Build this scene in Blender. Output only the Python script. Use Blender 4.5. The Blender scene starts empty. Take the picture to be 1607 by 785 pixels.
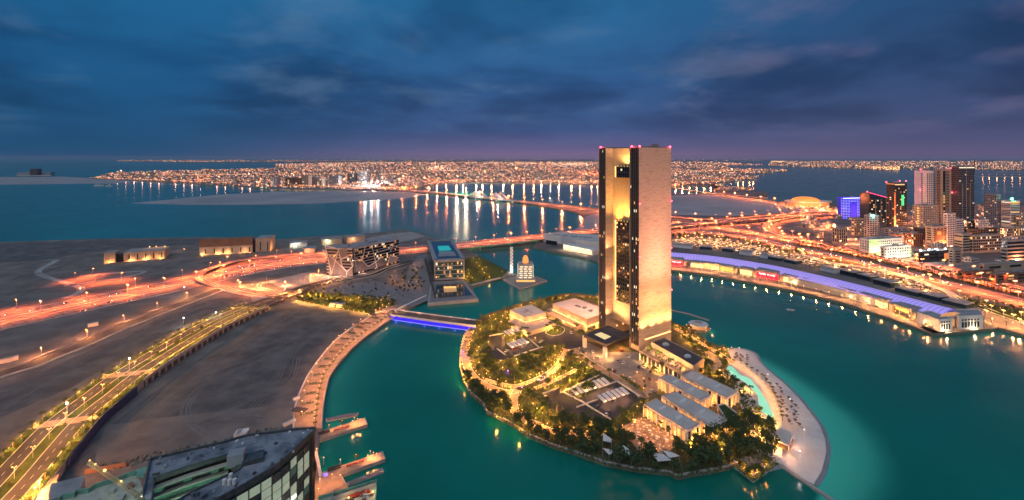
import bpy, math, random
from mathutils import Vector, Matrix
import mathutils.geometry as mgeo
random.seed(7)
SC = bpy.context.scene
COL = SC.collection
R = math.radians

# ------------------------------------------------------------------ camera
F, CX, Y0, CAMH = 714.0, 803.5, 247.0, 200.0     # focal length and horizon of the photograph, eye height in metres
cam = bpy.data.cameras.new('camera')
camo = bpy.data.objects.new('camera', cam)
COL.objects.link(camo)
camo.location = (0, 0, CAMH)
camo.rotation_euler = (R(90), 0, 0)
cam.sensor_width = 36.0
cam.lens = F / 1607 * 36
cam.shift_y = -(392.5 - Y0) / 1607
cam.clip_start = 1.0
cam.clip_end = 120000
SC.camera = camo
SC.view_settings.view_transform = 'Standard'
SC.view_settings.look = 'None'
SC.view_settings.exposure = 0.0
SC.view_settings.gamma = 1.0
SC.cycles.use_denoising = True
SC.cycles.max_bounces = 4
SC.cycles.diffuse_bounces = 2
SC.cycles.glossy_bounces = 2
SC.cycles.transmission_bounces = 2
SC.cycles.caustics_reflective = False
SC.cycles.caustics_refractive = False
SC.cycles.sample_clamp_indirect = 3.0
SC.cycles.use_light_tree = True

# ------------------------------------------------------------------ sky
world = bpy.data.worlds.new('World')
SC.world = world
world.use_nodes = True
wn, wl = world.node_tree.nodes, world.node_tree.links
wn.clear()
SUN_EL, SUN_AZ = R(52), R(200)      # soft western afterglow, behind the camera

def N(nodes, kind, **kw):
    n = nodes.new(kind)
    for k, v in kw.items():
        setattr(n, k, v)
    return n

def ramp(nodes, stops, interp='LINEAR'):
    r = nodes.new('ShaderNodeValToRGB')
    cr = r.color_ramp
    cr.interpolation = interp
    while len(cr.elements) < len(stops):
        cr.elements.new(0.5)
    for e, (p, c) in zip(cr.elements, stops):
        e.position = p
        e.color = (c[0], c[1], c[2], 1)
    return r

def math_node(nodes, links, op, a, b=None, c=None):
    n = nodes.new('ShaderNodeMath')
    n.operation = op
    for i, v in enumerate((a, b, c)):
        if v is None:
            continue
        if isinstance(v, (int, float)):
            n.inputs[i].default_value = v
        else:
            links.new(v, n.inputs[i])
    return n.outputs[0]

def mixc(nodes, links, fac, a, b, mode='MIX'):
    n = nodes.new('ShaderNodeMix')
    n.data_type = 'RGBA'
    n.blend_type = mode
    for sock, v in ((n.inputs[0], fac), (n.inputs[6], a), (n.inputs[7], b)):
        if isinstance(v, (int, float)):
            sock.default_value = v
        elif isinstance(v, tuple):
            sock.default_value = (v[0], v[1], v[2], 1)
        else:
            links.new(v, sock)
    return n.outputs[2]

def srgb(r, g, b):
    f = lambda c: (c / 255 / 12.92) if c <= 10.3 else ((c / 255 + 0.055) / 1.055) ** 2.4
    return (f(r), f(g), f(b))

tc = N(wn, 'ShaderNodeTexCoord')
sep = N(wn, 'ShaderNodeSeparateXYZ')
wl.new(tc.outputs['Generated'], sep.inputs[0])
elev = math_node(wn, wl, 'MAXIMUM', sep.outputs[2], 0.0)
# clear-sky gradients: blue over the open sea, violet over the lit city
sea = ramp(wn, [(0.0, srgb(24, 76, 116)), (0.05, srgb(24, 80, 124)), (0.16, srgb(27, 90, 140)), (0.32, srgb(32, 104, 154)), (1.0, srgb(44, 112, 158))])
city = ramp(wn, [(0.0, srgb(128, 104, 140)), (0.02, srgb(96, 94, 138)), (0.06, srgb(62, 86, 136)), (0.16, srgb(48, 92, 144)), (0.32, srgb(42, 108, 158)), (1.0, srgb(44, 112, 158))])
east = ramp(wn, [(0.0, srgb(100, 90, 126)), (0.03, srgb(78, 82, 122)), (0.08, srgb(62, 78, 120)), (0.16, srgb(48, 78, 122)), (0.32, srgb(34, 80, 126)), (1.0, srgb(44, 112, 158))])
for r_ in (sea, city, east):
    wl.new(elev, r_.inputs[0])
az = math_node(wn, wl, 'ARCTAN2', sep.outputs[0], sep.outputs[1])      # 0 straight ahead, + to the right
f1 = N(wn, 'ShaderNodeMapRange', interpolation_type='SMOOTHSTEP')
f1.inputs[1].default_value = -0.75
f1.inputs[2].default_value = 0.0
wl.new(az, f1.inputs[0])
f2 = N(wn, 'ShaderNodeMapRange', interpolation_type='SMOOTHSTEP')
f2.inputs[1].default_value = 0.1
f2.inputs[2].default_value = 0.75
wl.new(az, f2.inputs[0])
c1 = mixc(wn, wl, f1.outputs[0], sea.outputs[0], city.outputs[0])
c2 = mixc(wn, wl, f2.outputs[0], c1, east.outputs[0])
# clouds on a flat deck
zz = math_node(wn, wl, 'ADD', elev, 0.20)
cx_ = math_node(wn, wl, 'DIVIDE', sep.outputs[0], zz)
cy_ = math_node(wn, wl, 'DIVIDE', sep.outputs[1], zz)
comb = N(wn, 'ShaderNodeCombineXYZ')
wl.new(cx_, comb.inputs[0])
wl.new(cy_, comb.inputs[1])
nz = N(wn, 'ShaderNodeTexNoise')
nz.inputs['Scale'].default_value = 0.95
nz.inputs['Detail'].default_value = 4
nz.inputs['Roughness'].default_value = 0.5
nz.inputs['Distortion'].default_value = 0.2
wl.new(comb.outputs[0], nz.inputs['Vector'])
nz2 = N(wn, 'ShaderNodeTexNoise')
nz2.inputs['Scale'].default_value = 1.35
nz2.inputs['Detail'].default_value = 6
nz2.inputs['Roughness'].default_value = 0.52
nz2.inputs['Distortion'].default_value = 0.25
wl.new(comb.outputs[0], nz2.inputs['Vector'])
dark = N(wn, 'ShaderNodeMapRange', interpolation_type='SMOOTHSTEP')
dark.inputs[1].default_value = 0.40
dark.inputs[2].default_value = 0.62
wl.new(nz.outputs[0], dark.inputs[0])
pale = N(wn, 'ShaderNodeMapRange', interpolation_type='SMOOTHSTEP')
pale.inputs[1].default_value = 0.50
pale.inputs[2].default_value = 0.70
wl.new(nz2.outputs[0], pale.inputs[0])
lift = N(wn, 'ShaderNodeMapRange')                 # clouds thin out in the haze near the horizon
lift.inputs[1].default_value = 0.015
lift.inputs[2].default_value = 0.10
wl.new(elev, lift.inputs[0])
dfac = math_node(wn, wl, 'MULTIPLY', math_node(wn, wl, 'MULTIPLY', dark.outputs[0], 0.82), lift.outputs[0])
c3 = mixc(wn, wl, dfac, c2, (0.42, 0.46, 0.52), 'MULTIPLY')
pfac = math_node(wn, wl, 'MULTIPLY', math_node(wn, wl, 'MULTIPLY', pale.outputs[0], 0.38), lift.outputs[0])
pcol = mixc(wn, wl, f2.outputs[0], srgb(98, 130, 164), srgb(132, 118, 154))
c4 = mixc(wn, wl, pfac, c3, pcol)
sky = N(wn, 'ShaderNodeTexSky', sky_type='NISHITA')
sky.sun_disc = False
sky.sun_elevation = SUN_EL
sky.sun_rotation = SUN_AZ
bg1 = N(wn, 'ShaderNodeBackground')
bg1.inputs[1].default_value = 0.96
wl.new(c4, bg1.inputs[0])
bg2 = N(wn, 'ShaderNodeBackground')                # what is left of the daylight sky
bg2.inputs[1].default_value = 0.0012
wl.new(sky.outputs[0], bg2.inputs[0])
addb = N(wn, 'ShaderNodeAddShader')
wout = N(wn, 'ShaderNodeOutputWorld')
wl.new(bg1.outputs[0], addb.inputs[0])
wl.new(bg2.outputs[0], addb.inputs[1])
wl.new(addb.outputs[0], wout.inputs[0])

sun = bpy.data.lights.new('sun', 'SUN')
sun.energy = 1.05
sun.angle = R(70)
sun.color = (1.0, 0.93, 0.87)
suno = bpy.data.objects.new('sun', sun)
COL.objects.link(suno)
sdir = Vector((math.sin(SUN_AZ) * math.cos(SUN_EL), math.cos(SUN_AZ) * math.cos(SUN_EL), math.sin(SUN_EL)))
suno.rotation_euler = sdir.to_track_quat('Z', 'Y').to_euler()
suno.location = sdir * 3000

# ------------------------------------------------------------------ helpers
def G(px, py, z=0.0):
    """Ground point seen at a photograph pixel, on the level z."""
    k = (CAMH - z) / (py - Y0)
    return Vector(((px - CX) * k, F * k, z))

def GP(pts, z=0.0):
    return [G(p[0], p[1], z) for p in pts]

def hpx(pyb, pyt, zb=0.0):
    """Height of something whose foot is at pixel row pyb (level zb) and top at row pyt."""
    return (CAMH - zb) * (pyb - pyt) / (pyb - Y0)

def along(C, u, px):
    """Distance t along direction u from C at which the image column px is reached."""
    k = (px - CX) / F
    return (k * C.y - C.x) / (u.x - k * u.y)

class MB:
    def __init__(s):
        s.v, s.f, s.m = [], [], []
    def add(s, verts, faces, mi=0):
        o = len(s.v)
        s.v.extend([tuple(v) for v in verts])
        s.f.extend([tuple(i + o for i in f) for f in faces])
        s.m.extend([mi] * len(faces))
        return s
    def obox(s, c, u, lu, lv, z0, z1, mi=0, bottom=True, v=None):
        """Box from corner c along unit u (length lu) and its left normal v (length lv)."""
        u = Vector((u[0], u[1], 0)).normalized()
        v = Vector((-u.y, u.x, 0)) if v is None else Vector((v[0], v[1], 0)).normalized()
        c = Vector((c[0], c[1], 0))
        b = [c, c + u * lu, c + u * lu + v * lv, c + v * lv]
        vs = [(p.x, p.y, z0) for p in b] + [(p.x, p.y, z1) for p in b]
        fs = [(0, 1, 5, 4), (1, 2, 6, 5), (2, 3, 7, 6), (3, 0, 4, 7), (4, 5, 6, 7)]
        if bottom:
            fs.append((3, 2, 1, 0))
        return s.add(vs, fs, mi)
    def cbox(s, c, dx, dy, z0, z1, ang=0.0, mi=0, bottom=True):
        u = Vector((math.cos(ang), math.sin(ang), 0))
        v = Vector((-u.y, u.x, 0))
        cc = Vector((c[0], c[1], 0)) - u * dx / 2 - v * dy / 2
        return s.obox(cc, u, dx, dy, z0, z1, mi, bottom)
    def prism(s, poly, z0, z1, mi=0, bottom=False, top=True, mi_top=None):
        n = len(poly)
        area = sum(poly[i][0] * poly[(i + 1) % n][1] - poly[(i + 1) % n][0] * poly[i][1] for i in range(n))
        if area < 0:
            poly = list(reversed(poly))
        vs = [(p[0], p[1], z0) for p in poly] + [(p[0], p[1], z1) for p in poly]
        s.add(vs, [(i, (i + 1) % n, n + (i + 1) % n, n + i) for i in range(n)], mi)
        tris = mgeo.tessellate_polygon([[Vector((p[0], p[1], 0)) for p in poly]])
        if top:
            s.add([(p[0], p[1], z1) for p in poly], [t if tri_up(poly, t) else t[::-1] for t in tris], mi if mi_top is None else mi_top)
        if bottom:
            s.add([(p[0], p[1], z0) for p in poly], [t[::-1] if tri_up(poly, t) else t for t in tris], mi)
        return s
    def tube(s, p, q, r0, r1=None, n=6, mi=0, caps=True):
        p, q = Vector(p), Vector(q)
        r1 = r0 if r1 is None else r1
        d = (q - p).normalized()
        a = d.orthogonal().normalized()
        b = d.cross(a)
        vs = []
        for c, r in ((p, r0), (q, r1)):
            for i in range(n):
                t = 2 * math.pi * i / n
                vs.append(c + (a * math.cos(t) + b * math.sin(t)) * r)
        fs = [(i, (i + 1) % n, n + (i + 1) % n, n + i) for i in range(n)]
        if caps:
            fs += [tuple(range(n - 1, -1, -1)), tuple(range(n, 2 * n))]
        return s.add(vs, fs, mi)
    def ball(s, c, r, mi=0, seg=6, rings=4, sz=1.0):
        vs, fs = [(c[0], c[1], c[2] - r * sz)], []
        for j in range(1, rings):
            ph = -math.pi / 2 + math.pi * j / rings
            for i in range(seg):
                t = 2 * math.pi * i / seg
                vs.append((c[0] + r * math.cos(ph) * math.cos(t), c[1] + r * math.cos(ph) * math.sin(t), c[2] + r * sz * math.sin(ph)))
        vs.append((c[0], c[1], c[2] + r * sz))
        for i in range(seg):
            fs.append((0, 1 + (i + 1) % seg, 1 + i))
        for j in range(rings - 2):
            for i in range(seg):
                a, b = 1 + j * seg + i, 1 + j * seg + (i + 1) % seg
                fs.append((a, b, b + seg, a + seg))
        top = len(vs) - 1
        base = 1 + (rings - 2) * seg
        for i in range(seg):
            fs.append((base + i, base + (i + 1) % seg, top))
        return s.add(vs, fs, mi)
    def octa(s, c, r, mi=0):
        x, y, z = c
        vs = [(x + r, y, z), (x, y + r, z), (x - r, y, z), (x, y - r, z), (x, y, z + r), (x, y, z - r)]
        fs = [(0, 1, 4), (1, 2, 4), (2, 3, 4), (3, 0, 4), (1, 0, 5), (2, 1, 5), (3, 2, 5), (0, 3, 5)]
        return s.add(vs, fs, mi)
    def strip(s, pts, w, z, mi=0, off=0.0, thick=0.0):
        """Ribbon along a polyline, off metres to its left, w wide, at height z (or each point's own z)."""
        L, Rr = offset_line(pts, off + w / 2), offset_line(pts, off - w / 2)
        n = len(pts)
        zs = [p[2] + z for p in pts]
        vs = [(L[i].x, L[i].y, zs[i]) for i in range(n)] + [(Rr[i].x, Rr[i].y, zs[i]) for i in range(n)]
        fs = [(n + i, n + i + 1, i + 1, i) for i in range(n - 1)]
        if thick:
            vs += [(v[0], v[1], v[2] - thick) for v in vs[:2 * n]]
            fs += [(i, i + 1, 2 * n + i + 1, 2 * n + i) for i in range(n - 1)]
            fs += [(n + i + 1, n + i, 3 * n + i, 3 * n + i + 1) for i in range(n - 1)]
            fs += [(2 * n + i, 2 * n + i + 1, 3 * n + i + 1, 3 * n + i) for i in range(n - 1)]
            fs += [(0, 2 * n, 3 * n, n), (n - 1, 2 * n - 1, 4 * n - 1, 3 * n - 1)]
        return s.add(vs, fs, mi)
    def wall(s, pts, w, z0, z1, mi=0, off=0.0):
        """Wall of thickness w along a polyline between heights above each point's z."""
        q = [Vector((p[0], p[1], p[2] if len(p) > 2 else 0)) for p in pts]
        return s.strip(q, w, z1, mi, off, thick=z1 - z0)
    def mesh(s, name, mats, smooth=False, base=None):
        me = bpy.data.meshes.new(name)
        vs = s.v
        if base is not None:
            inv = base.inverted()
            vs = [tuple(inv @ Vector(v)) for v in vs]
        me.from_pydata(vs, [], s.f)
        for m in (mats if isinstance(mats, (list, tuple)) else [mats]):
            me.materials.append(m)
        me.polygons.foreach_set('material_index', s.m)
        if smooth:
            me.polygons.foreach_set('use_smooth', [True] * len(s.f))
        me.update()
        return me

def tri_up(poly, t):
    a, b, c = (poly[i] for i in t)
    return (b[0] - a[0]) * (c[1] - a[1]) - (b[1] - a[1]) * (c[0] - a[0]) > 0

def offset_line(pts, d):
    out = []
    n = len(pts)
    for i in range(n):
        a = Vector(pts[max(i - 1, 0)]); b = Vector(pts[min(i + 1, n - 1)])
        t = Vector((b.x - a.x, b.y - a.y, 0)).normalized()
        out.append(Vector((pts[i][0] - t.y * d, pts[i][1] + t.x * d, pts[i][2])))
    return out

def smooth_line(pts, sub=4):
    """Catmull-Rom through 3-D points."""
    P = [Vector(p) for p in pts]
    out = []
    for i in range(len(P) - 1):
        p0, p1, p2, p3 = P[max(i - 1, 0)], P[i], P[i + 1], P[min(i + 2, len(P) - 1)]
        for k in range(sub):
            t = k / sub
            out.append(0.5 * ((2 * p1) + (p2 - p0) * t + (2 * p0 - 5 * p1 + 4 * p2 - p3) * t * t + (3 * p1 - p0 - 3 * p2 + p3) * t ** 3))
    out.append(P[-1])
    return out

def walk(pts, step, start=0.0):
    """Points and tangents every step metres along a polyline."""
    out, acc, nxt = [], 0.0, start
    for a, b in zip(pts, pts[1:]):
        a, b = Vector(a), Vector(b)
        L = (b - a).length
        if L < 1e-6:
            continue
        d = (b - a) / L
        while nxt <= acc + L:
            out.append((a + d * (nxt - acc), d))
            nxt += step
        acc += L
    return out

def inside(p, poly):
    x, y, r = p[0], p[1], False
    n = len(poly)
    for i in range(n):
        x1, y1, x2, y2 = poly[i][0], poly[i][1], poly[(i + 1) % n][0], poly[(i + 1) % n][1]
        if (y1 > y) != (y2 > y) and x < (x2 - x1) * (y - y1) / (y2 - y1) + x1:
            r = not r
    return r

def scatter(poly, n, mind=0.0, rng=random, tries=40):
    xs = [p[0] for p in poly]; ys = [p[1] for p in poly]
    out = []
    for _ in range(n * tries):
        if len(out) >= n:
            break
        p = (rng.uniform(min(xs), max(xs)), rng.uniform(min(ys), max(ys)))
        if inside(p, poly) and all((p[0] - q[0]) ** 2 + (p[1] - q[1]) ** 2 > mind * mind for q in out):
            out.append(p)
    return out

# ---- objects
def tag(o, label=None, cat=None, group=None, kind=None):
    if label: o['label'] = label
    if cat: o['category'] = cat
    if group: o['group'] = group
    if kind: o['kind'] = kind
    return o

def thing(name, label, cat, loc=(0, 0, 0), rz=0.0, group=None):
    o = bpy.data.objects.new(name, None)
    COL.objects.link(o)
    o.empty_display_size = 1
    o.location = loc
    o.rotation_euler = (0, 0, rz)
    return tag(o, label, cat, group)

def basemat(o):
    m = Matrix.Translation(o.location) @ Matrix.Rotation(o.rotation_euler.z, 4, 'Z')
    if o.parent:
        m = basemat(o.parent) @ m
    return m

def part(name, mb, mats, parent=None, world=True, smooth=False, label=None, kind=None):
    """One mesh object; mb in world metres (world=True) or in the parent's own frame."""
    me = mb.mesh(name, mats, smooth, basemat(parent) if (parent and world) else None)
    o = bpy.data.objects.new(name, me)
    COL.objects.link(o)
    if parent:
        o.parent = parent
    return tag(o, label, None, None, kind)

def struct(name, mb, mats, smooth=False):
    return part(name, mb, mats, None, smooth=smooth, kind='structure')

def copy_tree(o, loc=None, rz=None, scale=None, label=None, group=None, parent=None):
    c = o.copy()
    COL.objects.link(c)
    if parent: c.parent = parent
    if loc is not None: c.location = loc
    if rz is not None: c.rotation_euler = (0, 0, rz)
    if scale is not None: c.scale = (scale,) * 3 if isinstance(scale, (int, float)) else scale
    if label: c['label'] = label
    if group: c['group'] = group
    for ch in KIDS.get(o.name, []):
        copy_tree(ch, parent=c)
    return c

KIDS = {}
def kids(root):
    """Remember a prototype's children (and theirs) so that copies can be made quickly."""
    for ob in bpy.data.objects:
        if ob.parent:
            KIDS.setdefault(ob.parent.name, [])
            if ob not in KIDS[ob.parent.name]:
                KIDS[ob.parent.name].append(ob)
    return root

def light(kind, loc, power, color, radius=0.3, parent=None, name='lamp', **kw):
    l = bpy.data.lights.new(name, kind)
    l.energy = power
    l.color = color
    if kind in ('POINT', 'SPOT'):
        l.shadow_soft_size = radius
    for k, v in kw.items():
        setattr(l, k, v)
    o = bpy.data.objects.new(name, l)
    COL.objects.link(o)
    o.location = loc
    if parent: o.parent = parent
    return o

def aim(o, target):
    d = Vector(target) - Vector(o.location)
    o.rotation_euler = d.to_track_quat('-Z', 'Y').to_euler()

# ---- materials
def material(name, c1, c2=None, scale=0.2, rough=0.8, bump=0.0, detail=5, metal=0.0, spec=0.3, lo=0.35, hi=0.65, stretch=(1, 1, 1), space='position', emit=None, strength=0.0):
    m = bpy.data.materials.new(name)
    m.use_nodes = True
    nt = m.node_tree
    b = nt.nodes['Principled BSDF']
    b.inputs['Roughness'].default_value = rough
    b.inputs['Metallic'].default_value = metal
    b.inputs['Specular IOR Level'].default_value = spec
    b.inputs['Base Color'].default_value = (*c1, 1)
    if c2 is not None:
        if space == 'position':
            src = nt.nodes.new('ShaderNodeNewGeometry').outputs['Position']
        else:
            src = nt.nodes.new('ShaderNodeTexCoord').outputs['Object']
        mp = nt.nodes.new('ShaderNodeMapping')
        mp.inputs['Scale'].default_value = stretch
        nt.links.new(src, mp.inputs[0])
        nz = nt.nodes.new('ShaderNodeTexNoise')
        nz.inputs['Scale'].default_value = scale
        nz.inputs['Detail'].default_value = detail
        nz.inputs['Roughness'].default_value = 0.62
        nt.links.new(mp.outputs[0], nz.inputs['Vector'])
        rp = ramp(nt.nodes, [(lo, c1), (hi, c2)])
        nt.links.new(nz.outputs[0], rp.inputs[0])
        nt.links.new(rp.outputs[0], b.inputs['Base Color'])
        if bump:
            bp = nt.nodes.new('ShaderNodeBump')
            bp.inputs['Strength'].default_value = bump
            bp.inputs['Distance'].default_value = 0.3
            nt.links.new(nz.outputs[0], bp.inputs['Height'])
            nt.links.new(bp.outputs[0], b.inputs['Normal'])
    if emit is not None:
        b.inputs['Emission Color'].default_value = (*emit, 1)
        b.inputs['Emission Strength'].default_value = strength
        m.cycles.emission_sampling = 'NONE'
    return m

def glow(name, color, strength, sample=False):
    m = bpy.data.materials.new(name)
    m.use_nodes = True
    b = m.node_tree.nodes['Principled BSDF']
    b.inputs['Base Color'].default_value = (*[min(1, c) * 0.5 for c in color], 1)
    b.inputs['Emission Color'].default_value = (*color, 1)
    b.inputs['Emission Strength'].default_value = strength
    if not sample:
        m.cycles.emission_sampling = 'NONE'
    return m
# ------------------------------------------------------------------ materials of the setting
M = {}
M['sand'] = material('reclaimed_sand', (0.13, 0.114, 0.104), (0.235, 0.20, 0.178), scale=0.03, rough=0.95, bump=0.7, detail=14, lo=0.37, hi=0.64)
M['sand_dark'] = material('damp_sand', (0.085, 0.086, 0.088), (0.165, 0.158, 0.152), scale=0.045, rough=0.95, bump=0.8, detail=14, lo=0.38, hi=0.64)
M['sand_pale'] = material('graded_sand', (0.28, 0.25, 0.235), (0.40, 0.36, 0.33), scale=0.03, rough=0.95, detail=6)
M['tidal'] = material('tidal_flat', (0.26, 0.27, 0.29), (0.38, 0.37, 0.38), scale=0.004, rough=0.8, detail=6)
M['city_ground'] = material('city_ground', (0.09, 0.08, 0.08), (0.24, 0.20, 0.18), scale=0.01, rough=0.9, detail=8)
M['beach'] = material('beach_sand', (0.52, 0.49, 0.46), (0.64, 0.60, 0.56), scale=0.08, rough=0.95, bump=0.2, detail=6)
M['wet'] = material('wet_sand', (0.24, 0.24, 0.24), (0.31, 0.30, 0.29), scale=0.1, rough=0.35, spec=0.5)
M['soil'] = material('island_soil', (0.05, 0.055, 0.03), (0.12, 0.11, 0.06), scale=0.08, rough=0.95, bump=0.3)
M['lawn'] = material('lawn', (0.025, 0.05, 0.012), (0.05, 0.085, 0.02), scale=0.4, rough=0.95, bump=0.4)
M['asphalt'] = material('asphalt', (0.045, 0.045, 0.05), (0.075, 0.072, 0.072), scale=0.06, rough=0.8, detail=8)
M['road'] = material('highway_asphalt', (0.12, 0.11, 0.10), (0.19, 0.17, 0.155), scale=0.03, rough=0.75, detail=8, stretch=(1, 1, 1))
M['paint'] = material('road_paint', (0.75, 0.73, 0.68), (0.82, 0.8, 0.76), scale=0.5, rough=0.6)
M['concrete'] = material('concrete', (0.30, 0.29, 0.28), (0.42, 0.40, 0.38), scale=0.1, rough=0.85, detail=7)
M['kerb'] = material('pale_kerb', (0.52, 0.50, 0.47), (0.62, 0.6, 0.56), scale=0.2, rough=0.8)
M['paving'] = material('pink_paving', (0.24, 0.175, 0.13), (0.37, 0.275, 0.205), scale=0.2, rough=0.8, detail=8)
M['paving_grey'] = material('grey_paving', (0.17, 0.165, 0.17), (0.25, 0.24, 0.24), scale=0.15, rough=0.8, detail=8)
M['stone'] = material('sea_wall_stone', (0.14, 0.14, 0.10), (0.25, 0.24, 0.18), scale=0.3, rough=0.9, bump=0.5)
M['steel'] = material('painted_steel', (0.35, 0.34, 0.33), rough=0.5)
M['dark_steel'] = material('dark_steel', (0.05, 0.05, 0.055), rough=0.5)
M['white'] = material('white_render', (0.66, 0.63, 0.60), (0.76, 0.73, 0.69), scale=0.12, rough=0.85)
M['beige'] = material('beige_stone', (0.46, 0.37, 0.29), (0.56, 0.46, 0.36), scale=0.12, rough=0.85)
M['sandstone'] = material('sandstone', (0.44, 0.33, 0.24), (0.52, 0.40, 0.30), scale=0.1, rough=0.85)
M['brown'] = material('brown_stone', (0.22, 0.12, 0.08), (0.29, 0.165, 0.11), scale=0.1, rough=0.85)
M['grey_clad'] = material('grey_cladding', (0.26, 0.27, 0.29), (0.34, 0.35, 0.37), scale=0.1, rough=0.7)
M['roof_grey'] = material('grey_roof', (0.24, 0.235, 0.24), (0.36, 0.35, 0.35), scale=0.09, rough=0.9, detail=8)
M['roof_pale'] = material('pale_roof', (0.50, 0.455, 0.41), (0.63, 0.575, 0.52), scale=0.08, rough=0.9, detail=8)
M['roof_dark'] = material('dark_roof', (0.06, 0.055, 0.06), (0.11, 0.10, 0.10), scale=0.1, rough=0.9)
M['glass'] = material('dark_glass', (0.012, 0.018, 0.024), rough=0.12, spec=0.6)
M['glass_blue'] = material('blue_glass', (0.02, 0.05, 0.07), rough=0.1, spec=0.7)
M['lamp_orange'] = glow('sodium_lamp', (1.0, 0.34, 0.13), 3)
M['lamp_warm'] = glow('warm_lamp', (1.0, 0.52, 0.18), 2.6)
M['lamp_white'] = glow('white_lamp', (0.9, 0.97, 1.0), 6)
M['lamp_red'] = glow('red_beacon', (1.0, 0.10, 0.16), 6)
M['lamp_purple'] = glow('purple_lamp', (0.45, 0.12, 1.0), 6)
M['lamp_green'] = glow('green_lamp', (0.25, 1.0, 0.6), 4)
M['win_warm'] = glow('lit_window', (1.0, 0.50, 0.15), 1.2)
M['win_pale'] = glow('pale_lit_window', (1.0, 0.86, 0.6), 1.1)
M['win_dim'] = glow('dim_window', (1.0, 0.55, 0.22), 0.30)
ORANGE, WARM, PEACH, WHITE = (1.0, 0.158, 0.034), (1.0, 0.44, 0.12), (1.0, 0.46, 0.22), (1.0, 0.9, 0.78)

# ------------------------------------------------------------------ water
def water_material():
    m = bpy.data.materials.new('sea_water')
    m.use_nodes = True
    nt = m.node_tree
    b = nt.nodes['Principled BSDF']
    b.inputs['Roughness'].default_value = 0.10
    b.inputs['IOR'].default_value = 1.33
    at = nt.nodes.new('ShaderNodeAttribute')
    at.attribute_name = 'shallow'
    geo = nt.nodes.new('ShaderNodeNewGeometry')
    nz = nt.nodes.new('ShaderNodeTexNoise')
    nz.inputs['Scale'].default_value = 0.006
    nz.inputs['Detail'].default_value = 4
    nt.links.new(geo.outputs['Position'], nz.inputs['Vector'])
    deep = ramp(nt.nodes, [(0.35, (0.001, 0.14, 0.106)), (0.65, (0.003, 0.19, 0.140))])
    nt.links.new(nz.outputs[0], deep.inputs[0])
    c = mixc(nt.nodes, nt.links, at.outputs['Fac'], deep.outputs[0], (0.06, 0.53, 0.38))
    nt.links.new(c, b.inputs['Base Color'])
    w = nt.nodes.new('ShaderNodeTexNoise')
    w.inputs['Scale'].default_value = 0.22
    w.inputs['Detail'].default_value = 3
    nt.links.new(geo.outputs['Position'], w.inputs['Vector'])
    pz = nt.nodes.new('ShaderNodeTexNoise')
    pz.inputs['Scale'].default_value = 0.011
    pz.inputs['Detail'].default_value = 5
    pz.inputs['Distortion'].default_value = 1.2
    nt.links.new(geo.outputs['Position'], pz.inputs['Vector'])
    pr = nt.nodes.new('ShaderNodeMapRange')
    pr.inputs[1].default_value = 0.35; pr.inputs[2].default_value = 0.65; pr.inputs[3].default_value = 0.12; pr.inputs[4].default_value = 0.20
    nt.links.new(pz.outputs[0], pr.inputs[0])
    nt.links.new(pr.outputs[0], b.inputs['Roughness'])
    bp = nt.nodes.new('ShaderNodeBump')
    bp.inputs['Strength'].default_value = 0.09
    bp.inputs['Distance'].default_value = 0.6
    nt.links.new(w.outputs[0], bp.inputs['Height'])
    nt.links.new(bp.outputs[0], b.inputs['Normal'])
    return m
M['water'] = water_material()

BEACH_EDGE = [(1141, 551), (1153, 548), (1168, 549), (1180, 553), (1186, 557), (1191, 567), (1203, 580), (1229, 601), (1254, 626), (1270, 646), (1287, 669), (1295, 691), (1297, 710), (1290, 740), (1277, 761)]
LAGOON = [(1186, 553), (1215, 563), (1262, 588), (1312, 618), (1362, 652), (1402, 690), (1424, 730), (1428, 775), (1405, 830), (1300, 830), (1270, 740), (1230, 680), (1195, 610)]

def dist_poly(p, poly, closed=True):
    best = 1e9
    n = len(poly)
    for i in range(n if closed else n - 1):
        a, b = poly[i], poly[(i + 1) % n]
        ax, ay, bx, by = a[0], a[1], b[0], b[1]
        L2 = (bx - ax) ** 2 + (by - ay) ** 2
        t = max(0, min(1, ((p[0] - ax) * (bx - ax) + (p[1] - ay) * (by - ay)) / L2)) if L2 else 0
        best = min(best, math.hypot(p[0] - ax - t * (bx - ax), p[1] - ay - t * (by - ay)))
    return best

def build_water():
    mb = MB()
    lag = GP(LAGOON)
    edge = smooth_line(GP(BEACH_EDGE), 3)
    prom = GP([(587, 518), (550, 548), (518, 589), (508, 633), (505, 673)])
    x0, x1, y0, y1, s = -260, 460, 200, 620, 5
    nx, ny = (x1 - x0) // s, (y1 - y0) // s
    att = []
    for j in range(ny + 1):
        for i in range(nx + 1):
            p = (x0 + i * s, y0 + j * s)
            a = 0.0
            if 100 < p[0] < 330 and p[1] < 540:
                if inside(p, lag):
                    d = dist_poly(p, lag[:9], False)
                    t = min(1, d / 26)
                    near = max(0, 1 - dist_poly(p, edge, False) / 55)
                    a = t * t * (3 - 2 * t) * (0.42 + 0.58 * near)
            if p[0] < -60 and 300 < p[1] < 620:
                a = max(a, 0.20 * max(0, 1 - dist_poly(p, prom, False) / 42))
            mb.v.append((p[0], p[1], 0))
            att.append(a)
    for j in range(ny):
        for i in range(nx):
            q = j * (nx + 1) + i
            mb.f.append((q, q + 1, q + nx + 2, q + nx + 1))
    mb.m = [0] * len(mb.f)
    B = 46000
    ring = [(-B, -2000, x0, B), (x1, -2000, B, B), (x0, -2000, x1, y0), (x0, y1, x1, B)]
    for a, b, c, d in ring:
        mb.add([(a, b, 0), (c, b, 0), (c, d, 0), (a, d, 0)], [(0, 1, 2, 3)])
        att += [0.0] * 4
    o = struct('sea_water', mb, M['water'])
    la = o.data.attributes.new('shallow', 'FLOAT', 'POINT')
    la.data.foreach_set('value', att)
build_water()

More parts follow.
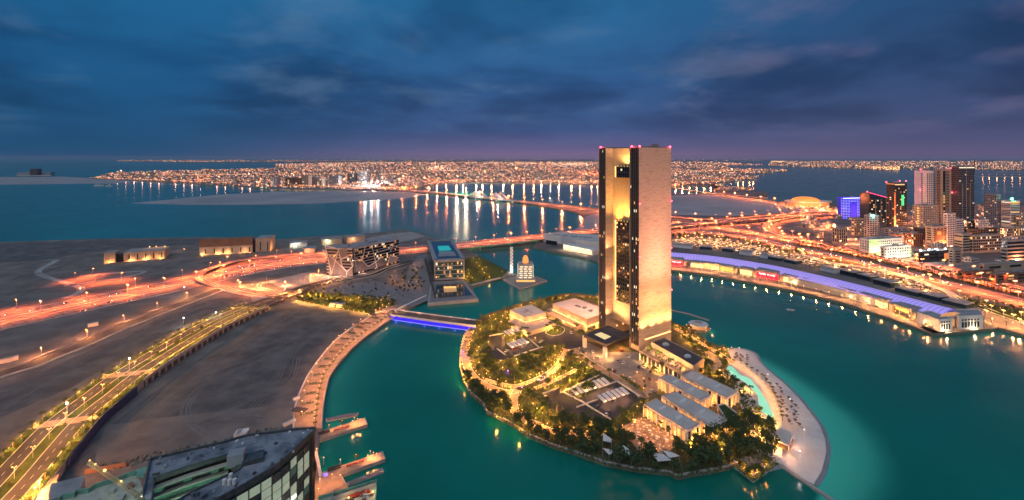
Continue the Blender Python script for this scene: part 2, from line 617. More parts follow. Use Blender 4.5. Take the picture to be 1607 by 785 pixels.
# ------------------------------------------------------------------ land
LZ = 2.5
def land(name, px, z, mat, side=None, world_extra=None):
    poly = [tuple(p) for p in GP(px, z)] + (world_extra or [])
    mb = MB().prism(poly, -3, z, 1, mi_top=0)
    struct(name, mb, [mat, side or M['stone']])
    return poly

near_px = [(-2500, 425), (-300, 392), (0, 380), (150, 375), (330, 372), (430, 376), (530, 369), (600, 364), (640, 361), (668, 368), (700, 382), (735, 395), (752, 402), (797, 425), (812, 431),
           (790, 437), (787, 436), (742, 449), (744, 462), (671, 467), (660, 475), (640, 485), (618, 496), (612, 502), (587, 519), (568, 533), (550, 549), (532, 570), (518, 590), (511, 613), (508, 633), (506, 654), (505, 673),
           (500, 700), (494, 760), (488, 850), (430, 1200)]
west_land = land('west_mainland_ground', near_px, LZ, M['sand'], world_extra=[(-77, -600), (-4200, -600)])

east_px = [(836, 388), (850, 373), (880, 367), (902, 361), (915, 352), (917, 342), (908, 335), (890, 330), (860, 325), (822, 319), (822, 315), (880, 321), (940, 327), (1000, 312), (1053, 305), (1110, 304), (1150, 309), (1195, 313), (1222, 317), (1262, 311), (1310, 320),
           (1450, 321), (1540, 318), (1640, 316), (2600, 345), (2600, 700), (1900, 570), (1700, 541), (1607, 526), (1567, 515), (1542, 518), (1472, 524.5), (1450, 519), (1383, 495.5), (1319, 475), (1240, 455.5), (1190, 446), (1142, 437), (1100, 430), (1053, 424), (990, 417), (945, 413), (925, 407), (905, 402), (870, 396)]
east_land = land('east_mainland_ground', east_px, LZ, M['city_ground'])

far_px = [(138, 280.5), (200, 283), (250, 286), (340, 291), (420, 296), (520, 298), (560, 299), (640, 299), (660, 293), (700, 287), (800, 287), (945, 291), (1060, 292), (1085, 290), (1110, 288), (1135, 291), (1120, 301), (1150, 306), (1205, 311), (1206, 302), (1180, 298), (1120, 292), (1125, 287), (1185, 281), (1192, 277), (1150, 276),
          (1238, 269), (1236, 266), (1150, 265), (1140, 261), (1205, 259), (1100, 253.5), (860, 253), (600, 253.2), (500, 256), (430, 258), (432, 264), (330, 267), (180, 271)]
far_land = land('far_city_ground', far_px, 2.0, M['city_ground'], M['concrete'])
horizon_px = [(178, 253.5), (300, 255), (430, 255), (640, 252.6), (900, 252.4), (1205, 252.3), (1205, 251.0), (800, 250.7), (185, 251.2)]
horizon_land = land('horizon_shore_ground', horizon_px, 2.0, M['city_ground'])
east_shore_px = [(1205, 260.5), (1240, 262), (1300, 264), (1340, 266), (1370, 267), (1412, 268.5), (1416, 264.5), (1430, 266.5), (1500, 268), (1560, 267), (1607, 268), (1900, 275), (2000, 256), (1607, 253.2), (1210, 252.6)]
east_shore = land('east_shore_ground', east_shore_px, 2.0, M['city_ground'])
bank_px = [(205, 319), (260, 314), (340, 306), (420, 301.5), (520, 300), (640, 301), (668, 305), (640, 310), (560, 316), (480, 320.5), (380, 321.5), (290, 321.5)]
bank = [tuple(p) for p in GP(bank_px, 0.4)]
struct('sandbank', MB().prism(bank, -1, 0.4), M['tidal'])
flat_px = [(-300, 279.5), (0, 278), (100, 277.5), (165, 281), (205, 285), (180, 288), (0, 290), (-300, 293)]
struct('shoal', MB().prism([tuple(p) for p in GP(flat_px, 0.2)], -1, 0.2), M['tidal'])
isl_px = [(1040, 307), (1110, 305.5), (1150, 310), (1206, 316), (1262, 327), (1300, 333), (1210, 335), (1150, 339), (1053, 337)]
struct('tidal_flat', MB().prism([tuple(p) for p in GP(isl_px, LZ + 0.3)], LZ - 1, LZ + 0.3), M['tidal'])
beach2_px = [(902, 362), (917, 350), (919, 340), (945, 332), (945, 358)]
struct('sand_spit', MB().prism([tuple(p) for p in GP(beach2_px, LZ + 0.3)], LZ - 1, LZ + 0.3), M['tidal'])

def sheet(name, px, z, mat, thick=0.5, kind='structure'):
    return part(name, MB().prism([tuple(p) for p in GP(px, z)], z - thick, z), mat, kind=kind)

# graded plots and darker ground on the reclaimed land
sheet('sandy_shore_ground', [(-300, 394), (0, 382), (330, 374), (330, 383), (160, 392), (60, 410), (-300, 425)], LZ + 0.06, M['sand_dark'])
sheet('vacant_plot', [(420, 441), (487, 426.5), (526, 435), (505, 443), (462, 454), (440, 452)], LZ + 0.08, M['sand_pale'])
sheet('vacant_plot', [(392, 463), (420, 455), (448, 466), (430, 476), (400, 484)], LZ + 0.08, M['sand_pale'])
sheet('open_sand', [(440, 470), (462, 473), (521, 484), (584, 494), (550, 516), (527, 534), (504, 560), (484, 589), (467, 624), (462, 647), (455, 668), (300, 712), (60, 800), (95, 735), (162, 676), (300, 573), (400, 503)], LZ + 0.06, M['sand_dark'])
sheet('graded_plot', [(150, 712), (165, 668), (260, 655), (420, 638), (462, 640), (455, 668), (300, 710), (150, 760)], LZ + 0.12, M['sand'])
sheet('drainage_channel', [(-200, 730), (0, 655), (110, 610), (230, 540), (340, 486), (380, 466), (330, 470), (255, 497), (204, 523), (153, 545), (102, 567), (51, 592), (0, 605), (-200, 680)], LZ + 0.06, M['sand_dark'])

# vehicle tracks criss-crossing the bare ground
trk = MB()
tr = random.Random(3)
TR = [((120, 735), (230, 640), (330, 560), (470, 500)), ((180, 700), (300, 600), (400, 560), (480, 520)), ((250, 700), (360, 640), (450, 600), (470, 560)), ((200, 690), (330, 660), (440, 650), (458, 640)), ((300, 590), (380, 540), (440, 500), (470, 482)), ((0, 640), (90, 592), (200, 536), (320, 480)), ((0, 625), (100, 580), (240, 515), (330, 478)),
      ((0, 560), (80, 540), (160, 505), (260, 478)), ((20, 440), (90, 420), (150, 400), (260, 388)), ((0, 410), (70, 402), (160, 396), (330, 380)), ((30, 470), (60, 452), (80, 438), (60, 425)), ((350, 690), (300, 650), (330, 600), (420, 560)), ((160, 705), (260, 670), (360, 660), (440, 662)), ((0, 540), (120, 508), (220, 482), (290, 466)), ((400, 640), (430, 600), (452, 560), (500, 520))]
for pts_ in TR:
    ln_ = smooth_line(GP([(x + tr.uniform(-6, 6), y + tr.uniform(-3, 3)) for x, y in pts_], LZ), 8)
    for o_ in (-1.1, 1.1):
        trk.strip(ln_, tr.uniform(.5, .9), .17, 0, off=o_)
        if tr.random() < .6: trk.strip(ln_, .5, .18, 0, off=o_ + tr.uniform(3, 6))
struct('vehicle_track', trk, material('rutted_sand', (0.16, 0.15, 0.14), (0.24, 0.22, 0.205), scale=.2, rough=.95))
# ------------------------------------------------------------------ roads
def P3(pts, dz=0.0):
    """(px, py, z) road points to world."""
    return [G(p[0], p[1], p[2] + dz) for p in pts]

def road(name, pts, w, mat='road', edge=True, lanes=0, thick=0.6, sub=5, edge_w=0.5):
    line = smooth_line(P3(pts), sub)
    struct(name, MB().strip(line, w, 0.12, 0, thick=thick), M[mat])
    if lanes:
        lm = MB()
        for k in range(1, lanes):
            off = -w / 2 + w * k / lanes
            for i in range(0, len(line) - 1):
                ol = offset_line(line, off)
                a, b = ol[i], ol[i + 1]
                n = max(1, int((b - a).length / 14))
                for q in range(n):
                    s_, e_ = a.lerp(b, q / n), a.lerp(b, (q + 0.72) / n)
                    lm.strip([s_, e_], 0.5, 0.14)
        struct('lane_marking', lm, M['paint'])
    if edge:
        em = MB()
        for sgn in (1, -1):
            em.strip(line, edge_w, 0.5, 0, off=sgn * (w / 2 + edge_w / 2), thick=0.9)
        struct('road_kerb', em, M['kerb'])
    return line

HW_FAR = [(-400, 592, 2.5), (-150, 532, 2.5), (0, 497, 2.5), (100, 477, 2.5), (200, 457.5, 2.5), (305, 437, 2.5), (400, 416, 2.5), (505, 403, 2.5), (630, 391, 3.5), (720, 382, 7), (780, 376.5, 9), (850, 369, 9), (940, 360, 7), (1053, 351, 5), (1106, 350, 3)]
HW_NEAR = [(-400, 622, 2.5), (-150, 552, 2.5), (0, 514, 2.5), (100, 492, 2.5), (200, 470.5, 2.5), (305, 448, 2.5), (400, 426, 2.5), (505, 411, 2.5), (630, 398, 3.5), (720, 388.5, 7), (780, 382, 9), (850, 374, 9), (940, 364, 7), (1053, 357, 5), (1106, 357, 3)]
hw_far = road('highway', HW_FAR, 25, lanes=5, thick=1.6, edge_w=0.9)
hw_near = road('highway', HW_NEAR, 25, lanes=5, thick=1.6, edge_w=0.9)
RAMP = [(520, 396, 2.5), (440, 401, 4), (380, 408, 6), (340, 417.5, 8), (316, 428, 8), (313, 437, 7), (325, 444, 5), (346, 450, 3), (375, 459, 2.5), (410, 466, 2.5)]
ramp_line = road('slip_road', RAMP, 10, lanes=2, thick=1.2)
WIND = [(90, 408, 2.5), (76, 416, 2.5), (63, 423, 2.5), (60, 428, 2.5), (70, 434, 2.5), (97, 442, 2.5), (121, 449, 2.5), (128, 455, 2.5), (118, 462, 2.5), (100, 468, 2.5)]
road('dirt_road', WIND, 9, mat='concrete', edge=False)
road('turning_loop', [(125, 433, 2.5), (150, 431, 2.5), (218, 426, 2.5), (222, 429, 2.5), (190, 436, 2.5), (140, 443, 2.5), (100, 449, 2.5)], 8, mat='concrete', edge=False)
SERV = [(-250, 672, 2.5), (0, 588, 2.5), (51, 573, 2.5), (76, 562, 2.5), (127, 542, 2.5), (178, 519, 2.5), (229, 499, 2.5), (280, 479, 2.5), (331, 460, 2.5), (352, 453, 2.5), (385, 459, 2.5), (452, 468, 2.5)]
serv_line = road('service_road', SERV, 15, mat='asphalt', edge=False)
BZ = 9.0
BOUL = [(-160, 930, BZ), (-60, 835, BZ), (15, 760, BZ), (62, 707, BZ), (104, 662, BZ), (159, 619, BZ), (204, 585, BZ), (280, 538, BZ), (339, 505, BZ), (400, 479, BZ - 1), (450, 462, 6), (490, 448, 4), (527, 439.5, 2.5), (565, 431, 2.5), (605, 422, 2.5), (650, 410, 2.5)]
boul_line = smooth_line(P3(BOUL), 5)
BOUL_EMB = boul_line[:46]
struct('boulevard_embankment', MB().strip(BOUL_EMB, 40, 0.0, 0, thick=8.5), M['concrete'])
struct('boulevard_verge', MB().strip(BOUL_EMB, 39.4, 0.06, 0, thick=0.3), M['soil'])
for off, w in ((-8.6, 9.4), (8.6, 9.4)):
    struct('boulevard_road', MB().strip(boul_line if abs(off) < 20 else BOUL_EMB, w, 0.12, 0, off=off, thick=0.3), M['asphalt'])
bm = MB()
for off in (-13.6, -3.7, 3.7, 13.6):
    bm.strip(BOUL_EMB, 0.4, 0.3, 0, off=off, thick=0.3)
struct('boulevard_kerb', bm, M['kerb'])
bm = MB()
for off in (-8.6, 8.6):
    for p, d in walk(offset_line(BOUL_EMB, off), 9):
        bm.strip([p, p + d * 4.0], 0.17, 0.14)
struct('lane_marking', bm, M['paint'])
struct('median_lawn', MB().strip(BOUL_EMB, 6.6, 0.16, 0, thick=0.3), M['lawn'])
for side, off in (('l', 16.9), ('r', -16.9)):
    struct('verge_lawn', MB().strip(BOUL_EMB, 5.2, 0.16, 0, off=off, thick=0.3), M['lawn'])
for p_ in [(104, 662), (201, 587)]:
    c = G(p_[0], p_[1], BZ)
    struct('crossing_paving', MB().cbox(c, 37, 9, BZ - 0.3, BZ + 0.2, 0.3), M['paving'])

# promenade
PROM_IN = [(460.6, 673), (462, 647), (467.5, 624), (483.6, 589), (504, 560), (527, 534), (550, 516), (573, 502), (592, 491), (622, 485)]
PROM_OUT = [(505, 672.5), (506, 654), (508, 633), (511, 613), (518, 590), (532, 570), (550, 549), (568, 533), (587, 519), (612, 502), (640, 489)]
prom_in = smooth_line(GP(PROM_IN, 3.0), 4)
prom_out = smooth_line(GP(PROM_OUT, 3.0), 4)
prom_poly = [tuple(p) for p in prom_in] + [tuple(p) for p in reversed(prom_out)]
struct('promenade_paving', MB().prism(prom_poly, 2, 3.0), M['paving'])
struct('promenade_kerb', MB().strip(prom_out, 1.4, 0.35, 0, off=0.4, thick=1.5), M['concrete'])
struct('promenade_kerb', MB().strip(prom_in, 1.2, 0.8, 0, thick=1.5), M['kerb'])
# ------------------------------------------------------------------ the island
IZ = 3.0
U = Vector((0.835, 0.55, 0)); V = Vector((-0.55, 0.835, 0))      # the resort's building grid
ANG = math.atan2(U.y, U.x)
ISL_PX = [(738, 517), (727, 535), (722, 560), (722, 580), (727, 600), (736, 617), (744, 626), (758, 637), (764, 651), (780, 658), (800, 668), (830, 688), (870, 705), (905, 716), (950, 732), (1000, 742), (1050, 747), (1064, 754), (1080, 750), (1110, 745), (1145, 738), (1152, 734),
          (1181, 757), (1212, 735), (1222, 728), (1222, 700), (1216, 668), (1212, 645), (1200, 620), (1182, 596), (1162, 578), (1146, 564), (1141, 551), (1128, 547), (1112, 541), (1098, 530), (1080, 518), (1060, 511), (1052, 506), (1000, 485), (945, 468), (905, 463), (880, 464), (850, 471), (820, 478), (795, 486), (768, 495), (750, 504)]
isl = [tuple(p) for p in GP(ISL_PX, 0)]
struct('island_ground', MB().prism(isl, -2, IZ, 1, mi_top=0), [M['soil'], M['stone']])
isl_line = [Vector((p[0], p[1], IZ)) for p in isl]
struct('sea_wall_coping', MB().strip(isl_line[:23], 1.2, 0.35, 0, off=0.0, thick=0.8), M['concrete'])
beach = GP([(1140, 551)] + BEACH_EDGE[1:] + [(1229, 735), (1216, 729), (1200, 700), (1200, 640), (1170, 590), (1140, 565)], 0.5)
struct('beach_sand', MB().prism([tuple(p) for p in beach], -1.5, 0.9), M['beach'])
wetl = smooth_line(GP(BEACH_EDGE, 0), 3)
struct('wet_sand', MB().strip([p + Vector((0, 0, 0)) for p in wetl], 4, 0.32, 0, off=0.5, thick=0.6), M['wet'])
inner = [(1143, 563), (1150, 566), (1175, 575), (1195, 598), (1213, 622), (1226, 655), (1229, 690), (1226, 728), (1200, 735), (1180, 690), (1150, 600)]
struct('beach_sand', MB().prism([tuple(p) for p in GP(inner, 3.1)], 0, 3.12), M['beach'])
jet = smooth_line(GP([(1226, 732), (1262, 757), (1308, 788), (1345, 815)], 0), 3)
part('breakwater', MB().strip(jet, 2.2, 1.2, 0, thick=3), M['concrete'])
tag(bpy.data.objects['breakwater'], 'long thin concrete breakwater running from the beach corner to the frame edge', 'breakwater')

# --- hotel tower
C0 = G(1004.5, 552, IZ)
TH = 207.0
LU, LV, FR, FL = 49.0, 57.5, 12.5, 11.0
def mat_travertine():
    m = material('travertine_wall', (0.43, 0.335, 0.25), (0.56, 0.445, 0.335), scale=0.55, rough=0.8, bump=0.8, detail=10, lo=0.36, hi=0.52, stretch=(0.22, 0.22, 1.0))
    return m
M['travertine'] = mat_travertine()
M['recess'] = material('recess_stone', (0.52, 0.38, 0.21), (0.60, 0.45, 0.26), scale=0.3, rough=0.8, detail=6)
M['fin'] = material('tower_fin', (0.115, 0.105, 0.105), rough=0.45)
tower = thing('hotel_tower', 'tall twin-slab hotel tower of pale floodlit stone with dark glazed strips', 'tower', (C0.x, C0.y, IZ), ANG)
# local frame: x along U (the broad wall), y along V (towards the left face's far corner)
def tl(x, y, z): return (x, y, z)
mb = MB()
mb.cbox((LU / 2, FR / 2), LU, FR, 0, TH)                                # right slab
part('right_slab', mb, M['travertine'], tower, world=False)
mb = MB(); mb.cbox((LU / 2, LV - FL / 2), LU, FL, 0, TH)
part('left_slab', mb, M['travertine'], tower, world=False)
mb = MB(); mb.cbox((LU / 2 + 3, (FR + LV - FL) / 2), LU - 12, LV - FR - FL - 0.1, 18, TH - 0.4)
part('recess_wall', mb, M['recess'], tower, world=False)
mb = MB()
mb.cbox((LU / 2, FR / 2), LU - 3, FR - 3, TH, TH + 1.4); mb.cbox((LU / 2, LV - FL / 2), LU - 3, FL - 3, TH, TH + 1.4)
mb.cbox((LU * .6, FR / 2), 9, 5, TH + 1.4, TH + 4)
part('roof_plant', mb, M['roof_grey'], tower, world=False)
# glazed end of each slab: dark curtain wall, vertical fins, a few lit rooms
rng = random.Random(11)
for nm, y0, y1 in (('right_glazing', 0.5, FR - 0.1), ('left_glazing', LV - FL + 0.1, LV - 0.5)):
    mb = MB(); mb.cbox((-0.25, (y0 + y1) / 2), 0.6, y1 - y0, 6, TH - 0.5)
    g = part(nm, mb, M['glass'], tower, world=False)
    mb = MB()
    n = 5
    for k in range(n + 1):
        y = y0 + (y1 - y0) * k / n
        for q in (0, ) if k in (0, n) else (-0.28, 0.28):
            mb.cbox((-0.95, y + q), 0.9, 0.28, 5, TH + 0.3)
    part('fin', mb, M['fin'], tower, world=False)
    mb = MB()
    for fl in range(48):
        z = 9 + fl * 4.1
        mb.cbox((-0.60, (y0 + y1) / 2), 0.12, y1 - y0 - 0.2, z, z + 0.25)
    part('floor_line', mb, M['dark_steel'], g, world=False)
    mb = MB()
    for fl in range(48):
        z = 9.6 + fl * 4.1
        for k in range(n):
            yy = y0 + (y1 - y0) * (k + 0.5) / n
            p_ = 0.02 + (0.09 if fl < 26 else 0.0)
            if rng.random() < p_ * (1.4 if fl in (3, 4, 9, 20, 30) else 0.7):
                mb.cbox((-0.62, yy), 0.14, (y1 - y0) / n - 0.7, z, z + 2.6, mi=rng.choice((0, 0, 1, 2)))
    for fl, k in ((32, 1), (32, 2), (25, 1), (13, 1), (13, 2), (6, 2), (6, 3), (2, 3)):
        yy = y0 + (y1 - y0) * (k + 0.5) / n
        mb.cbox((-0.64, yy), 0.18, (y1 - y0) / n - 0.6, 9.6 + fl * 4.1, 12.4 + fl * 4.1, mi=1)
    part('lit_window', mb, [M['win_warm'], M['win_pale'], M['win_dim']], tower, world=False, kind='stuff')
for y_ in (0.25, FR - 0.2, LV - FL + 0.2, LV - 0.25):
    part('edge_pilaster', MB().cbox((-0.75, y_), 1.6, 0.5, 0.2, TH + 0.3), M['travertine'], tower, world=False)
# dark glazed blocks hung in the recess
def block(name, y0, y1, z0, z1, lit):
    mb = MB(); mb.cbox((5.6, (y0 + y1) / 2), 7.6, y1 - y0, z0, z1)
    b = part(name, mb, M['glass'], tower, world=False)
    nfl = max(1, int((z1 - z0) / 4.1)); nc = 7
    mb = MB()
    for k in range(nfl + 1):
        z = z0 + (z1 - z0) * k / nfl
        mb.cbox((1.68, (y0 + y1) / 2), 0.3, y1 - y0 + .3, z - 0.3, z + 0.3)
    for k in range(nc + 1):
        y = y0 + (y1 - y0) * k / nc
        mb.cbox((1.66, y), 0.26, 0.3, z0, z1)
    part('mullion', mb, M['dark_steel'], b, world=False)
    mb = MB()
    for k in range(nfl):
        for c in range(nc):
            if rng.random() < lit:
                y = y0 + (y1 - y0) * (c + 0.5) / nc
                z = z0 + (z1 - z0) * (k + 0.2) / nfl
                mb.cbox((1.72, y), 0.2, rng.uniform(1.2, 2.3), z + 0.4, z + rng.uniform(1.8, 2.6), mi=rng.choice((0, 0, 1, 2, 2)))
    part('lit_window', mb, [M['win_warm'], M['win_pale'], M['win_dim']], b, world=False, kind='stuff')
    # strip of light down its left edge and a lit planted terrace on top
    mb = MB(); mb.cbox((1.5, y1 + 0.4), 0.8, 1.0, z0, z1 + 0.5)
    part('light_strip', mb, M['strip'], b, world=False)
    mb = MB()
    for k in range(26):
        mb.octa((rng.uniform(2.5, 7), rng.uniform(y0 + 1, y1 - 1), z1 + rng.uniform(0.4, 2.2)), rng.uniform(0.6, 1.2))
    part('terrace_planting', mb, M['leaf_lit'], b, world=False, kind='stuff')
    for k in range(5):
        part('terrace_lamp', MB().octa((2.6, y0 + (y1 - y0) * (k + 0.5) / 5, z1 + 0.9), 0.55), M['lamp_warm'], b, world=False)
    return b
M['strip'] = glow('light_strip', (1.0, 0.52, 0.14), 3.2)
M['leaf_lit'] = material('terrace_leaf', (0.05, 0.10, 0.02), (0.09, 0.15, 0.03), scale=2, rough=0.9)
def ht(py, y):      # height of an image row on the left face at local y
    p = C0 + V * y
    return CAMH - IZ - (py - Y0) * p.y / F
YB0, YB1 = FR + 0.4, along(C0, V, 965)
block('upper_glass_block', YB0, YB1, ht(278, YB1), ht(262, YB1), 0.16)
block('lower_glass_block', YB0, YB1, ht(471, YB1), ht(347, YB1), 0.22)
for nm, z_, py in (('a', 0, 0),):
    pass
# beacons
for (x, y, z) in ((0.6, 1, TH + 1.2), (0.6, FR - 1, TH + 1.2), (0.6, LV - 1, TH + 1.2), (LU - 0.6, 1, TH + 1.2), (LU + .2, -0.4, 150), (-.6, -0.4, 150), (LU + .2, -0.4, 100), (-.6, -0.4, 96), (LU + .2, -0.4, 55)):
    mb = MB(); mb.ball((x, y, z), 1.05 if z > TH else 0.75, seg=8, rings=6)
    b = part('beacon', mb, M['lamp_red'], tower, world=False)
    light('POINT', (x - 1.2, y - 1.2, z + .6), 2600 if z > TH else 700, (1, 0.03, 0.08), 0.6, tower, 'beacon_light')
# floodlights: on the podium below the broad wall, and inside the recess
def flood(loc, target, power, color, ang=70, rad=0.8, blend=0.8):
    l = light('SPOT', loc, power, color, rad, tower, 'floodlight', spot_size=R(ang), spot_blend=blend)
    aim(l, target)
    return l
for k in range(4):
    x = 5 + 13 * k
    flood((x, -7, 17), (x, 1, 60), 0.85e5, (1, 0.44, 0.15), 95)
    flood((x, -16, 17), (x, 0, 125), 2.2e5, (1, 0.37, 0.16), 60)
    flood((x, -26, 17), (x, 0, 190), 0.82e6, (1, 0.41, 0.27), 42)
flood((2.8, (YB0 + YB1) / 2, ht(347, YB1) + 2.0), (7, (YB0 + YB1) / 2 + 4, ht(300, YB1)), 9.0e4, (1, 0.43, 0.085), 120)
flood((-1.2, YB1 + 3, ht(347, YB1) - 4), (9, YB1 - 4, ht(300, YB1)), 1.0e5, (1, 0.43, 0.09), 110)
flood((2.6, (YB0 + YB1) / 2, ht(262, YB1) + 2.0), (7, (YB0 + YB1) / 2 + 3, TH - 4), 5e4, (1, 0.46, 0.15), 130)
for z_ in (22, 60, 95):
    flood((-3, YB1 + 8, z_), (9, YB1 + 7, z_ + 30), 3.5e4, (1, 0.42, 0.18), 120)
flood((-6, YB1, 22), (9, YB1 - 8, 44), 6e4, (1, 0.52, 0.25), 120)

for x_, z_ in ((6, 70), (30, 78)):  # added spots laying the tower's warm spill on the ballroom roofs
    flood((x_, LV + 2, z_), (x_ - 6, LV + 55, 12), 2.6e5, (1, 0.40, 0.20), 110)

# --- helper for buildings traced by their roof corners
def edge_building(name, label, cat, roof_px, z0, z1, wallm, roofm, parapet=0.6, lit=None):
    poly = GP(roof_px, z1)
    c = sum(poly, Vector((0, 0, 0))) / len(poly)
    t = thing(name, label, cat, (c.x, c.y, z0))
    pl = [tuple(p) for p in poly]
    part('wall', MB().prism(pl, z0, z1), wallm, t)
    inn = [tuple(Vector(p).lerp(c, 0.03)) for p in pl]
    part('roof', MB().prism(inn, z1, z1 + 0.12), roofm, t)
    if parapet:
        m_ = MB()
        lp = poly + [poly[0]]
        for a, b in zip(lp, lp[1:]):
            a, b = a.lerp(c, 0.012), b.lerp(c, 0.012)
            m_.strip([Vector((a.x, a.y, z1)), Vector((b.x, b.y, z1))], 0.5, parapet, thick=parapet)
        part('parapet', m_, wallm, t)
    return t, poly, c

# --- ballroom pavilions (low walls washed with light under the eaves)
def pavilion(name, label, roof_px, z1, power):
    t, poly, c = edge_building(name, label, 'pavilion', roof_px, IZ, z1, M['beige'], M['roof_pale'], 0.8)
    for k in range(5):
        rm = MB()
        f = rng.uniform(-0.25, 0.25), rng.uniform(-0.25, 0.25)
        p = c + (poly[0] - c) * f[0] + (poly[1] - c) * f[1]
        rm.cbox(p, rng.uniform(2, 5), rng.uniform(1.5, 3), z1, z1 + rng.uniform(0.8, 1.6), ANG)
        part('roof_unit', rm, M['grey_clad'], t)
    return t, poly, c
def cove(t, a, b, z, power, outward, color=(1, 0.31, 0.085)):
    """Continuous line of light in a cove along a wall."""
    d = (b - a); L = d.length; d = d / L
    n = Vector((d.y, -d.x, 0)) if outward > 0 else Vector((-d.y, d.x, 0))
    mb_ = MB(); mb_.strip([Vector((a.x, a.y, z)) + n * 0.9, Vector((b.x, b.y, z)) + n * 0.9], 1.0, 0.3, thick=0.5)
    part('light_cove', mb_, M['cove'], t)
    m = max(2, int(L / 12))
    for i in range(m):
        p = a + d * (L * (i + 0.5) / m) + n * 2.0
        lo = light('POINT', (p.x, p.y, z + 1.0), power, color, 0.4, t, 'cove_light')
        lo.location = basemat(t).inverted() @ Vector((p.x, p.y, z + 1.0))
M['cove'] = glow('cove_light', (1.0, 0.50, 0.18), 2.4)
pa = [(800, 487.5), (824, 498.5), (857, 491.5), (834, 478.5)]
t1, poly1, _ = pavilion('ballroom_pavilion', 'smaller flat-roofed ballroom with glowing cove beside the roundabout palms', pa, 15, 0)
cove(t1, poly1[0], poly1[1], 10, 1700, 1)
cove(t1, poly1[1], poly1[2], 10, 1700, 1)
ba = GP([(797, 505), (828, 522.5), (872, 509), (845, 494)], IZ + 4)
part('lower_hall', MB().prism([tuple(p) for p in ba], IZ, IZ + 5), M['beige'], t1)
cove(t1, ba[0], ba[1], IZ + 1, 1500, 1)
pb = [(867, 477.5), (921, 502), (948, 493), (948, 484), (902, 468.5)]
t2, poly2, _ = pavilion('ballroom_pavilion', 'larger flat-roofed ballroom with long glowing cove at the tower foot', pb, 17, 0)
cove(t2, poly2[0], poly2[1], 10.5, 2000, 1)
cove(t2, poly2[1], poly2[2], 9.5, 1000, 1)
bl = GP([(853, 489), (905, 515), (921, 509), (866, 483)], IZ + 4)
part('link_hall', MB().prism([tuple(p) for p in bl], IZ, IZ + 4.5), M['sandstone'], t2)

# --- entrance canopy
cz = 17
t3, polyc, cc = edge_building('entrance_canopy', 'dark flat entrance canopy on white columns with square roof opening', 'canopy', [(916, 526), (950.5, 540.5), (989, 525), (954, 511)], cz - 2.2, cz, M['roof_dark'], M['roof_dark'], 0.3)
sk = GP([(933, 525), (949, 533), (959, 528.5), (943, 521.5)], cz + 0.2)
part('roof_opening', MB().prism([tuple(p) for p in sk], cz, cz + 0.3), M['win_skylight'] if 'win_skylight' in M else M.setdefault('win_skylight', glow('skylight', (1.0, 0.75, 0.35), 0.75)), t3)
for q in ((917.5, 545), (949.5, 564)):
    b = G(q[0], q[1], IZ)
    part('column', MB().cbox(b, 3, 3, IZ, cz - 2.2, ANG), M['white'], t3)
for q in ((968, 511), (978, 508), (987, 505.5)):
    part('roof_lamp', MB().ball(G(q[0], q[1], cz + 2), 0.8, seg=8, rings=6), M['lamp_warm'], t3)
for q in ((968, 511), (978, 508), (987, 505.5), (940, 552), (965, 545), (978, 540), (955, 556)):
    p = G(q[0], q[1], cz + 2 if q[1] < 520 else 8)
    lo = light('POINT', p, 9000 if q[1] < 520 else 9000, (1, .40, .12), 0.5, t3, 'canopy_light'); lo.location = basemat(t3).inverted() @ p

# --- podium restaurant wing
t4, polyp, _ = edge_building('podium_wing', 'long podium wing with dark roof and brown terrace at the tower foot', 'building', [(1022, 538), (1089, 576), (1105, 563.5), (1042, 531)], IZ, 15, M['sandstone'], M['roof_dark'], 0.9)
lw = GP([(1003, 552), (1070, 588), (1089, 578), (1022, 540)], 11)
part('terrace', MB().prism([tuple(p) for p in lw], IZ + 7, 11), M['paving'], t4)
for p, d in walk([lw[0], lw[1]], 5.2, 1):
    part('column', MB().cbox((p.x, p.y), 0.7, 0.7, IZ, IZ + 7, ANG), M['white'], t4)
mb = MB()
for a, b in ((lw[0], lw[1]), (lw[1], lw[2])):
    mb.strip([a, b], 0.5, 1.2, thick=1.2)
part('parapet', mb, M['beige'], t4)
mb = MB()
for k in range(70):
    f = rng.random(); g_ = rng.uniform(0.25, 0.8)
    p = lw[0].lerp(lw[1], f).lerp(lw[3].lerp(lw[2], f), g_)
    mb.octa((p.x, p.y, 11.7), rng.uniform(0.7, 1.2))
part('terrace_planting', mb, M['leaf_lit'], t4, kind='stuff')
mb = MB()
for f in (0.08, 0.3, 0.5, 0.7, 0.9):
    p = lw[0].lerp(lw[1], f).lerp(lw[3].lerp(lw[2], f), 0.5)
    lo = light('POINT', p, 4500, (1, .45, .16), 0.4, t4, 'terrace_light'); lo.location = basemat(t4).inverted() @ (p + Vector((0, 0, 3)))
    lo2 = light('POINT', p, 4500, (1, .5, .14), 0.4, t4, 'arcade_light'); q = lw[0].lerp(lw[1], f); lo2.location = basemat(t4).inverted() @ Vector((q.x, q.y, 7))
for f, hh in ((0.22, 1), (0.75, 1)):
    mb = MB()
    p = polyp[0].lerp(polyp[1], f).lerp(polyp[3].lerp(polyp[2], f), 0.45)
    mb.cbox(p, 5, 3, 15, 17, ANG); mb.cbox(p + U * 1, 3, 5, 15, 16.4, ANG)
    part('roof_unit', mb, M['white'], t4)
# lit plinths at the wall foot where the floodlights stand
mb = MB(); mb.cbox(C0 + U * 24 + V * -3.2, 40, 1.2, 15.0, 15.8, ANG)
part('light_trough', mb, M['cove'], t4)

